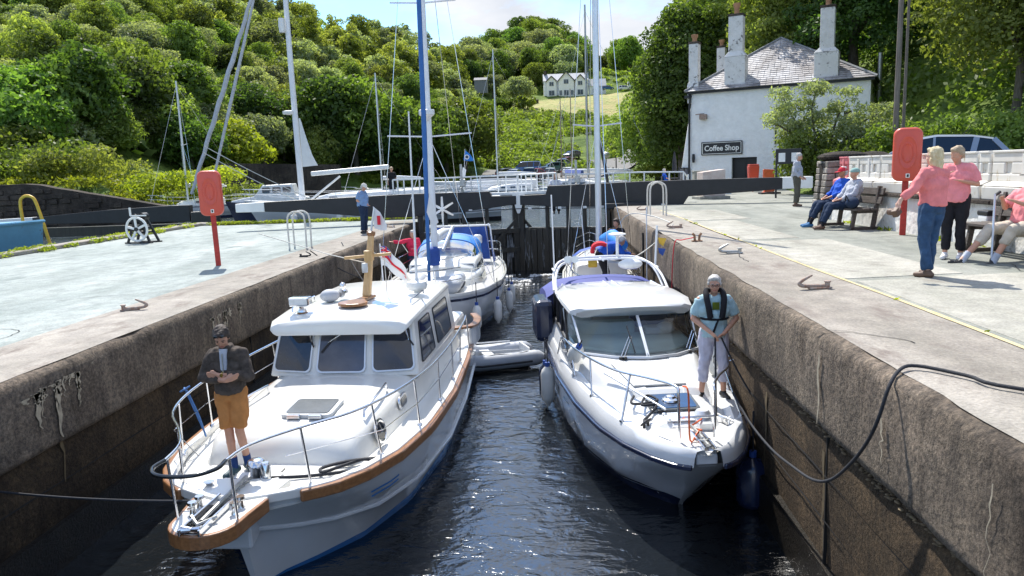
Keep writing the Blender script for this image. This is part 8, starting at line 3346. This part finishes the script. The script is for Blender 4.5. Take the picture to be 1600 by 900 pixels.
J0 = dict(pel=(0, 0, .95), che=(0, 0, 1.24), nek=(0, .01, 1.46), hed=(0, -.015, 1.61), fac=(0, -1, 0),
   shL=(.185, 0, 1.405), shR=(-.185, 0, 1.405), elL=(.25, .03, 1.13), elR=(-.25, .03, 1.13), wrL=(.26, -.05, .90), wrR=(-.26, -.05, .90),
   hiL=(.09, 0, .92), hiR=(-.09, 0, .92), knL=(.10, -.02, .50), knR=(-.10, -.02, .50), anL=(.10, .02, .09), anR=(-.10, .02, .09), toL=(.03, -1, 0), toR=(-.03, -1, 0),
   haL=None, haR=None, curl=.5)
def person(label, loc, rz, pose, top, bot, shoe, hair, skin='skin', sc=1.0, vox=.011, top_m='tee_grey', bot_m='jeans', sleeve=1.0, leg=1.0, face=False, fat=1.0, long_top=.0, hat=None, hairlen=0, socks=None, collar=False):
 J = dict(J0)
 J.update(pose)
 J = {k: (V(v) if isinstance(v, tuple) and not k.startswith('ha') else v) for k, v in J.items()}
 t = thing('person', label, 'person', loc, rz)
 t.scale = (sc,) * 3
 F_ = J['fac'].normalized()
 Rt = F_.cross(V((0, 0, 1))).normalized()          # right as seen by viewer behind
 U = Rt.cross(F_).normalized()
 hd = J['hed']
 rotH = Matrix((-(-Rt), -F_, U)).transposed() if True else None
 eul = Matrix((Rt, -F_ * -1, U)).transposed().to_euler()
 def H(x, y, z):              # head frame: x right, y forward, z up
  return hd + Rt * x + F_ * y + U * z
 g = G()
 pel, che, nek = J['pel'], J['che'], J['nek']
 caps(g, pel + V((-.06, 0, 0)), pel + V((.06, 0, 0)), .11 * fat)
 sx = (J['shL'] - J['shR']).normalized()
 caps(g, che - sx * .07 , che + sx * .07, .115 * fat)
 caps(g, pel, che, .125 * fat, .13 * fat)
 caps(g, che.lerp(nek, .6) - sx * .11, che.lerp(nek, .6) + sx * .11, .075)
 caps(g, nek + V((0, 0, -.06)), hd + U * -.06, .052, .047)
 for s in 'LR':
  sh, el, wr = J['sh' + s], J['el' + s], J['wr' + s]
  caps(g, sh, el, .050, .038)
  caps(g, el, wr, .040, .026)
  hi, kn, an = J['hi' + s], J['kn' + s], J['an' + s]
  caps(g, hi, kn, .085 * fat ** .5, .052)
  caps(g, kn, an, .053, .036)
  mid = kn.lerp(an, .3)
  bk = V((0, .018, 0)) if abs((kn - an).normalized().z) > .6 else V((0, 0, -.01))
  caps(g, mid, mid.lerp(an, .3), .052, .04)
  to = J['to' + s].normalized()
  caps(g, an + V((0, 0, -.03)), an + to * .14 + V((0, 0, -.06)), .034, .026)
  h_ = J['ha' + s]
  if h_ is None:
   h_ = ((wr - el).normalized(), V((.3 * (-1 if s == 'L' else 1), 0, 0)) + V((0, .2, 0)), V((0, -1, 0)))
  hand(g, wr, h_[0], h_[1], h_[2], J['curl'] if len(h_) < 4 else h_[3])
 # head: cranium, face, jaw, nose, ears
 def E(c, r, n=14):
  b = len(g.v)
  g.ell((0, 0, 0), (r[0], r[1], r[2]), n, 10)
  for i in range(b, len(g.v)):
   v = g.v[i]
   g.v[i] = tuple(H(c[0] + v[0], c[1] + v[1], c[2] + v[2]))
 E((0, -.012, .025), (.076, .094, .088))
 E((0, .022, -.025), (.062, .070, .075))
 E((0, .040, -.075), (.042, .045, .036))
 E((0, .092, -.022), (.012, .017, .017), 8)
 E((0, .083, -.002), (.009, .014, .026), 8)
 for s in (-1, 1):
  E((s * .076, -.005, -.01), (.010, .018, .030), 8)
  E((s * .030, .070, .022), (.020, .014, .010), 8)
  E((s * .036, .060, -.035), (.022, .018, .02), 8)
 E((0, .082, -.062), (.020, .010, .008), 8)
 b_ = blob('body', g, vox * .72 if face else vox, skin, t, 2 if face else 2)
 if face:
  for s in (-1, 1):
   g = G()
   g.ell(H(s * .030, .0805, .006), (.010, .008, .006), 8, 6)
   ob('eye', g, 'black', t, smooth=80)
   g = G()
   g.tube([H(s * .015, .088, .026), H(s * .032, .086, .031), H(s * .048, .074, .024)], .0035, 5)
   ob('eyebrow', g, 'hair_dark' if hair == 'hair_dark' else 'hair_grey', t)
  g = G()
  g.tube([H(-.024, .083, -.060), H(0, .093, -.057), H(.024, .083, -.060)], [.003, .005, .003], 6)
  ob('mouth', g, 'lips', t, smooth=80)
 # hair
 if hair:
  g = G()
  E2 = E
  def EH(c, r, n=14):
   b = len(g.v)
   g.ell((0, 0, 0), r, n, 10)
   for i in range(b, len(g.v)):
    v = g.v[i]
    g.v[i] = tuple(H(c[0] + v[0], c[1] + v[1], c[2] + v[2]))
  EH((0, -.026, .050), (.085, .092, .080))
  EH((0, -.055, -.005), (.078, .062, .080))
  if hairlen >= 0:
   EH((0, .035, .088), (.060, .045, .030))
   for s in (-1, 1):
    EH((s * .070, -.012, .02), (.018, .035, .045))
  if hairlen > 0:
   EH((0, -.055, -.06 - hairlen * .3), (.080, .055, .06 + hairlen * .5))
   for s in (-1, 1):
    EH((s * .068, -.02, -.03 - hairlen * .3), (.026, .045, .06 + hairlen * .4))
  blob('hair', g, .010, hair, t, 2, .010, 34)
 if hat:
  g = G()
  def EH(c, r, n=16):
   b = len(g.v)
   g.ell((0, 0, 0), r, n, 10)
   for i in range(b, len(g.v)):
    v = g.v[i]
    g.v[i] = tuple(H(c[0] + v[0], c[1] + v[1], max(c[2] + v[2], .028)))
  EH((0, -.018, .045), (.092, .108, .085))
  if hat[1]:
   g.prism([(x * .075, y) for x, y in ((-1, .05), (-1, .11), (-.6, .16), (0, .18), (.6, .16), (1, .11), (1, .05))], .026, .036, lambda p: H(p.x, p.y, p.z + .0))
  ob('hat', g, hat[0], t, smooth=50)
 # trousers
 if bot_m:
  g = G()
  caps(g, pel + V((-.055, 0, -.01)), pel + V((.055, 0, -.01)), .125 * fat)
  if long_top < .5:
   caps(g, pel, pel.lerp(che, .25), .13 * fat, .13 * fat)
  for s in 'LR':
   hi, kn, an = J['hi' + s], J['kn' + s], J['an' + s]
   lk = min(1, leg * 2)
   la = max(0, leg * 2 - 1)
   e_ = hi.lerp(kn, lk)
   caps(g, hi, hi.lerp(kn, lk * .5), .105 * fat ** .5, .093)
   if la <= 0:
    cut(g, hi.lerp(kn, lk * .4), e_, .094, .090)
   else:
    cut(g, hi.lerp(kn, .3), kn, .092, .074)
    caps(g, kn, kn, .074)
    cut(g, kn, kn.lerp(an, la), .073, .060)
  blob('trousers' if leg > .6 else 'shorts', g, vox, bot_m, t, 2, .018, 10, 3)
 # top garment
 if top_m:
  g = G()
  k = 1.0 if top == 'tee' else 1.12
  r_ = .0 if top == 'tee' else .004
  caps(g, che - sx * .08, che + sx * .08, .128 * fat + r_)
  low = pel.lerp(che, .12 - long_top * .5)
  dn = (pel - che).normalized()
  cut(g, che, low + dn * .02, (.158 + r_) * fat, (.160 + r_) * fat, 18)
  caps(g, pel.lerp(che, .45), che, .140 * fat + r_, .142 * fat + r_)
  caps(g, che.lerp(nek, .62) - sx * .11, che.lerp(nek, .62) + sx * .11, .092 + r_)
  caps(g, che.lerp(nek, .6), nek + V((0, 0, -.035)), .085, .066 if top == 'tee' else .075)
  if collar:
   cut(g, nek + V((0, 0, -.05)), nek + V((0, -.005, .035)), .078, .072)
  for s in 'LR':
   sh, el, wr = J['sh' + s], J['el' + s], J['wr' + s]
   caps(g, sh - sx * (.02 if s == 'L' else -.02), sh.lerp(el, .3), .062 + r_, .057 + r_)
   if sleeve <= .5:
    cut(g, sh, sh.lerp(el, sleeve * 2), .064 + r_, .066 + r_)
   else:
    caps(g, sh, el, .062 + r_, .052 + r_)
    cut(g, el, el.lerp(wr, sleeve * 2 - 1), .050 + r_, .038 + r_)
  blob({'tee': 't_shirt', 'jacket': 'jacket', 'hoodie': 'hoodie'}[top], g, vox, top_m, t, 2, .019, 10, 7)
  if top == 'hoodie':
   g = G()
   caps(g, nek + V((-.05, .06, -.02)), nek + V((.05, .06, -.02)), .06)
   blob('hood', g, .014, top_m, t, 2)
 for s in 'LR':
  an, to = J['an' + s], J['to' + s].normalized()
  if socks:
   g = G()
   kn = J['kn' + s]
   cut(g, an + V((0, 0, -.02)), an.lerp(kn, .26), .043, .045)
   ob('sock', g, socks, t, smooth=50)
  if shoe:
   g = G()
   f0 = an + V((0, 0, -.045))
   caps(g, f0 - to * .045, f0 + to * .06, .043, .042)
   caps(g, f0 + to * .05 + V((0, 0, -.008)), f0 + to * .155 + V((0, 0, -.012)), .044, .036)
   caps(g, an + V((0, 0, -.04)), an + V((0, 0, -.005)), .044, .042)
   b = len(g.v)
   g.v = [(x, y, max(z, an.z - .09)) for x, y, z in g.v]
   blob('shoe', g, .010, shoe, t, 1)
 return t, J, H
# man with folded arms on the left cruiser foredeck
p, J, H = person('man in dark fleece and tan shorts with folded arms on the left cruiser', Mw(LB, (-.36, .90, 1.115)), R(3),
 dict(hed=(-.01, -.085, 1.60), fac=(.12, -.82, -.55), nek=(0, -.01, 1.46), shL=(.165, 0, 1.39), shR=(-.165, 0, 1.39), elL=(.255, -.07, 1.15), elR=(-.255, -.07, 1.15),
   wrL=(-.03, -.20, 1.20), wrR=(.04, -.235, 1.15), haL=(V((-1, .1, .12)), V((0, .6, -.6)), V((0, -.3, 1)), .35), haR=(V((1, .25, .22)), V((0, .8, .2)), V((0, -.2, 1)), .4),
   hiL=(.085, 0, .92), hiR=(-.085, 0, .92), knL=(.07, -.03, .50), knR=(-.055, -.015, .50), anL=(.10, .06, .09), anR=(-.02, -.05, .09), toL=(.75, -.75, 0), toR=(-.35, -1, 0)),
 'jacket', None, 'shoe_teal', 'hair_dark', 'skin', .95, .011, 'fleece_brown', 'tan_shorts', .86, .44, True, socks='sock', collar=True, hairlen=0, fat=.93)
g = G()
cut(g, (0, -.095, 1.47), (0, -.128, 1.24), .045, .034)
ob('t_shirt', g, 'tee_grey', p, smooth=60)
g = G()
for s in (-1, 1):
 g.ell(H(s * .032, .075, .088), (.030, .012, .020), 12, 8)
g.tube([H(-.06, .055, .085), H(0, .082, .093), H(.06, .055, .085)], .004, 5)
ob('sunglasses', g, 'car_glass', p, smooth=60)
g = G()
w = J['wrL'].lerp(J['elL'], .12)
g.tube([w + V((.0, 0.034 * math.cos(a), .034 * math.sin(a))) for a in np.linspace(0, 2 * PI, 13)[:-1]], .007, 6, closed=True)
g.lathe(w + V((0, -.036, .01)), [(.018, -.006), (.018, .006)], 12, 'y')
ob('watch', g, 'gold', p)
g = G()
g.beam((.008, -.165, 1.43), (.008, -.172, 1.2), .012, .01)
ob('zip', g, 'galv', p)
# woman with life jacket on the right cruiser
wz = 1.10
p, J, H = person('grey-haired woman in aqua t-shirt and black lifejacket holding ropes on the right cruiser', Mw(RB, (.62, 1.80, wz + .03)), R(-2),
 dict(fac=(-.10, -1, -.10), hed=(0, -.03, 1.60), shL=(.19, 0, 1.39), shR=(-.19, 0, 1.39), elL=(.30, .0, 1.13), elR=(-.27, .0, 1.13), wrL=(.09, -.24, .97), wrR=(-.08, -.25, .99),
   haL=(V((-.8, -.4, -.35)), V((0, .4, -.8)), V((-.2, -.9, .4)), .7), haR=(V((.6, -.45, -.55)), V((.2, .5, -.7)), V((.2, -.9, .4)), .7),
   knL=(.125, -.02, .50), knR=(-.125, -.02, .50), anL=(.15, .06, .09), anR=(-.16, .0, .09), toL=(.25, -1, 0), toR=(-.55, -1, 0), hiL=(.09, 0, .92), hiR=(-.09, 0, .92)),
 'tee', None, 'shoe_black', 'hair_grey', 'skin', .95, .011, 'tee_aqua', 'trousers_lilac', .40, .80, True, fat=1.08, long_top=.45)
g = G()
for s in (-1, 1):
 P_ = smoothpts([(s * .05, .085, 1.50), (s * .10, .02, 1.515), (s * .115, -.09, 1.45), (s * .10, -.165, 1.33), (s * .075, -.185, 1.17)], 5)
 g.tube(P_, [.030 + .012 * min(1, i / 8) for i in range(len(P_))], 9)
g.tube([(-.06, .09, 1.50), (.06, .09, 1.50)], .03, 8)
lj = blob('lifejacket', g, .010, 'black_cloth', p, 2)
g = G()
g.tube([(math.cos(a) * .185, -.01 + math.sin(a) * .175, 1.15) for a in np.linspace(0, 2 * PI, 25)[:-1]], .016, 6, closed=True)
g.beam((.03, -.18, 1.16), (-.04, -.205, .98), .035, .012)
ob('harness_belt', g, 'black_cloth', p)
g = G()
for s in (-1, 1):
 g.tube([H(s * .031 + math.cos(a) * .024, .098, .008 + math.sin(a) * .017) for a in np.linspace(0, 2 * PI, 13)[:-1]], .0032, 5, closed=True)
 g.tube([H(s * .055, .097, .010), H(s * .077, .0, .012)], .003, 5)
g.tube([H(-.008, .100, .010), H(.008, .100, .010)], .003, 5)
ob('glasses', g, 'black', p)
g = G()
g.box((0, -.155, 1.33), (.09, .01, .10))
ob('shirt_print', g, 'leaf_yellow', p)
Mp = lambda P_, q: P_.matrix_world @ V(q)
bpy.context.view_layer.update()
for (q0, mid, end, lab) in (((-.03, -.28, .93), None, (.42, 1.05, 1.16), 'black rope from the woman\'s hands down to the foredeck cleat'), ((.05, -.28, .93), None, (1.0, 1.35, 1.25), 'black rope from the woman\'s hands over the starboard bow rail')):
 g = G()
 a = Mp(p, q0)
 b = Mw(RB, end)
 g.tube(sag(a, b, .04), .012, 6)
 tag(ob('hand_rope', g, 'rope_dark'), lab, 'rope')
# the two women on the quay
p, J, H = person('blonde woman in pink fleece and jeans seen from behind, holding a camera', (4.78, 9.62, 0), R(205),
 dict(fac=(.25, -1, -.05), elL=(.33, -.02, 1.19), elR=(-.22, -.04, 1.12), wrR=(-.08, -.2, 1.12), wrL=(.47, -.10, 1.06), haL=(V((.3, -.1, -.85)), V((0, .3, -.2)), V((0, -1, 0)), .5),
   hiL=(.085, 0, .92), hiR=(-.085, 0, .92), knL=(.09, -.02, .50), knR=(-.06, -.04, .50), anL=(.10, .06, .09), anR=(-.04, -.05, .09), toL=(.2, -1, 0), toR=(-.4, -1, 0)),
 'jacket', None, 'shoe_brown', 'hair_blonde', 'skin_pale', .94, .012, 'pink_fleece', 'jeans', .9, .97, False, hairlen=.10, collar=True, fat=1.0)
g = G()
w = J['wrL'] + V((.04, -.02, -.16))
g.box(w, (.13, .08, .10), rot=(.2, .5, .3))
g.lathe(w + V((.02, -.06, 0)), [(.045, -.05), (.048, 0), (.042, .05)], 12, 'y')
ob('camera_x', g, 'shoe_brown', None, bevel=.012)
o = bpy.data.objects['camera_x']
o.name = 'hand_camera'
o.location, o.rotation_euler, o.scale = p.location, p.rotation_euler, p.scale
tag(o, 'small brown camera dangling from the hand of the woman in the pink fleece', 'camera')
p, J, H = person('short-haired woman in pink t-shirt and black leggings, arm raised', (5.92, 11.25, 0), R(-38),
 dict(fac=(-.5, -.8, -.25), hed=(-.01, -.04, 1.60), elR=(-.30, -.12, 1.18), wrR=(-.10, -.26, 1.30), elL=(.27, .02, 1.15), wrL=(.12, -.2, 1.2), knL=(.09, -.02, .50), anL=(.10, .02, .09), anR=(-.10, -.04, .09)),
 'tee', None, 'shoe_white', 'hair_fair', 'skin', .955, .012, 'pink_tee', 'black_cloth', .42, .93, False, fat=1.12, long_top=.5)
# grey hoodie man by the beam end
person('white-haired man in grey hoodie and olive trousers standing by the stone pillar', (8.15, 25.3, 0), R(62),
 dict(fac=(0, -1, -.25), hed=(0, -.06, 1.60), wrR=(-.22, -.15, .95), wrL=(.22, -.15, .95)), 'hoodie', None, 'shoe_brown', 'hair_grey', 'skin', 1.02, .016, 'grey_hoodie', 'olive_trousers', .9, .96, hairlen=-1)
# seated couple
def seated(lean=.12, spread=.10, fwd=0.0):
 d = dict(pel=(0, 0, .55), che=(0, lean * .9, .86), nek=(0, lean * 1.0, 1.07), hed=(0, lean * .8, 1.22), shL=(.18, lean, 1.01), shR=(-.18, lean, 1.01),
    hiL=(.09, 0, .53), hiR=(-.09, 0, .53), knL=(spread, -.44, .52), knR=(-spread, -.44, .52), anL=(spread, -.56 - fwd, .10), anR=(-spread, -.50 - fwd, .10),
    elL=(.23, .0, .77), elR=(-.23, .0, .77), wrL=(.08, -.26, .66), wrR=(-.08, -.26, .66))
 return d
pz = seated(.13, .09, .12)
pz['fac'] = (.05, -1, -.15)
person('seated man in royal blue jacket and red cap at the far end of the bench', (6.5, 17.35, .0), R(-82), pz, 'jacket', None, 'shoe_blue', 'hair_grey', 'skin_tan', 1.0, .014, 'royal_blue', 'navy_trousers', .85, .86, hat=('cap_red', True), hairlen=-1, socks='black_cloth')
pz = seated(.15, .07, .10)
pz['fac'] = (.05, -1, .0)
person('seated person in pale grey hoodie and green beanie at the near end of the bench', (6.5, 16.7, .0), R(-80), pz, 'hoodie', None, 'shoe_brown', None, 'skin', .98, .014, 'grey_hoodie', 'navy_trousers', .9, .92, hat=('cap_green', False), socks='black_cloth')
t = thing('rucksack', 'small dark navy bag on the bench beside the person in the green beanie', 'bag', (6.42, 16.28, .47))
g = G()
g.ell((0, 0, .12), (.13, .19, .13))
ob('body', g, 'navy_trousers', t, smooth=70)
g = G()
g.tube([(-.1, -.1, .15), (-.14, 0, .28), (-.1, .12, .15)], .012, 5)
ob('strap', g, 'black_cloth', t)
# seated walker with crutch at the right edge
pz = seated(.10, .16, .30)
pz.update(fac=(-.2, -1, .0), wrR=(-.12, -.30, .92), elR=(-.24, -.08, .80), elL=(.25, -.05, .78), wrL=(.10, -.32, .90), anL=(.05, -.62, .10), anR=(-.22, -.88, .10), toR=(-.3, -1, .3))
p, J, H = person('seated walker in pink top and beige trousers holding a crutch at the right edge', (6.74, 10.95, -.08), R(-68), pz, 'tee', None, 'shoe_black', 'hair_grey', 'skin', 1.03, .013, 'pink_tee', 'beige_trousers', .42, .72, fat=1.15, hat=('black_cloth', True), socks='tee_grey')
t = thing('crutch', 'grey metal crutch held upright by the seated walker', 'crutch', (6.28, 11.0, 0), 0)
g = G()
g.tube([(-.10, -.28, .02), (.05, .0, .95)], .016, 8)
ob('shaft', g, 'alu', t)
g = G()
g.tube([(.05, 0, .93), (.13, .02, .98)], .022, 8)
g.lathe((-.10, -.28, 0), [(.03, 0), (.022, .06)], 8)
struct(ob('grip', g, 'rubber', t), 'stuff')
# man in blue shirt on the left quay with his hand on hip
person('man in blue shirt, pale cap and dark trousers standing near the far left coping', (-6.35, 24.7, ZL), R(75),
 dict(fac=(0, -.8, -.5), hed=(0, -.09, 1.58), nek=(0, -.03, 1.45), elL=(.20, .12, 1.14), wrL=(.06, -.10, 1.06), elR=(-.2, .1, 1.14), wrR=(-.06, -.16, 1.0)), 'tee', None, 'shoe_black', 'hair_grey', 'skin', .98, .015, 'blue_shirt', 'navy_trousers', .42, .97, fat=1.2, hat=('cap_white', True), long_top=.2, hairlen=-1)
# red jacket reaching out on the sailing boat
person('white-haired person in crimson jacket stretching an arm toward the left wall', (-4.60, 24.0, -2.02), R(15),
 dict(fac=(-.6, -.6, .05), elR=(-.42, -.10, 1.36), wrR=(-.66, -.18, 1.40), elL=(.22, -.05, 1.14), wrL=(.05, -.24, 1.15)), 'jacket', None, None, 'hair_grey', 'skin', 1.0, .016, 'red_jacket', 'navy_trousers', .92, .97, long_top=.4, hairlen=.03)
# crewman in black on the basin yacht
person('crewman in black t-shirt and shorts standing on the stern of the big basin yacht', (-8.35, 38.8, .2), R(40),
 dict(fac=(-.3, -.9, -.3)), 'tee', None, 'shoe_black', 'hair_fair', 'skin', 1.0, .022, 'black_cloth', 'black_cloth', .42, .5)
# crew on the right sailing boat
person('crew member bending forward in bright blue jacket by the silver mast', (1.30, 18.6, -1.60), R(95),
 dict(pel=(0, .12, .95), che=(0, -.12, 1.13), nek=(0, -.30, 1.22), hed=(0, -.42, 1.28), fac=(0, -.8, -.6), shL=(.18, -.27, 1.18), shR=(-.18, -.27, 1.18), elL=(.2, -.42, .95), elR=(-.2, -.45, .98), wrL=(.12, -.62, .88), wrR=(-.1, -.65, .95), hiL=(.09, .1, .92), hiR=(-.09, .1, .92)),
 'jacket', None, 'shoe_black', 'hair_grey', 'skin', 1.0, .016, 'royal_blue', 'black_cloth', .9, .97)
g = G()
for s in (-1, 1):
 g.tube(smoothpts([(1.38, 18.6 + s * .09, -.42), (1.18, 18.6 + s * .12, -.36), (1.02, 18.6 + s * .1, -.42), (.98, 18.6 + s * .12, -.6)], 4), .05, 8)
tag(ob('lifejacket', g, 'flag_red', smooth=60), 'red lifejacket worn by the bending crew member', 'lifejacket')
person('dark-haired crew member in black beside the gate wall handling a pale rope', (1.78, 20.8, -1.60), R(-25),
 dict(fac=(-.3, -1, -.2), elR=(-.22, -.12, 1.18), wrR=(-.06, -.26, 1.28), elL=(.24, -.1, 1.2), wrL=(.1, -.26, 1.38)), 'tee', None, 'shoe_black', 'hair_dark', 'skin', .98, .016, 'black_cloth', 'black_cloth', .42, .97)
# people beyond the gate
person('long-haired woman in pale top leaning on the gate railing', (.18, 32.2, .15 - .55), R(0), dict(elL=(.25, -.15, 1.2), wrL=(.1, -.3, 1.2), elR=(-.25, -.15, 1.2), wrR=(-.1, -.3, 1.2)), 'tee', None, 'shoe_black', 'hair_fair', 'skin', 1.0, .022, 'tee_grey', 'black_cloth', .45, .95, hairlen=.1)
for k, (x, y, m_, rz, lab) in enumerate(((8.35, 45.6, 'pink_tee', 60, 'seated cafe guest in pink at the outdoor table'), (8.95, 46.4, 'black_cloth', -60, 'seated cafe guest in black and yellow near the glazed door'), (7.15, 47.2, 'royal_blue', 90, 'cafe guest in blue at the left outdoor table'))):
 t, _, _ = person(lab, (x, y, -.05), R(rz), seated(.1, .1), 'tee', None, 'shoe_black', ['hair_fair', 'hair_dark', 'hair_grey'][k], 'skin', 1.0, .026, m_, 'navy_trousers', .45, .95)
 g = G()
 g.box((0, .02, .40), (.44, .42, .05))
 g.box((0, .24, .65), (.44, .05, .5))
 for sx in (-1, 1):
  for sy in (-1, 1):
   g.beam((sx * .18, .02 + sy * .18, 0), (sx * .18, .02 + sy * .18, .40), .04, .04)
 c = tag(ob('cafe_chair', g, 'wicker', loc=t.location, rot=t.rotation_euler), ['dark chair under the guest in pink', 'dark chair under the guest in black', 'dark chair under the guest in blue'][k], 'chair')
 struct(c, 'thing')
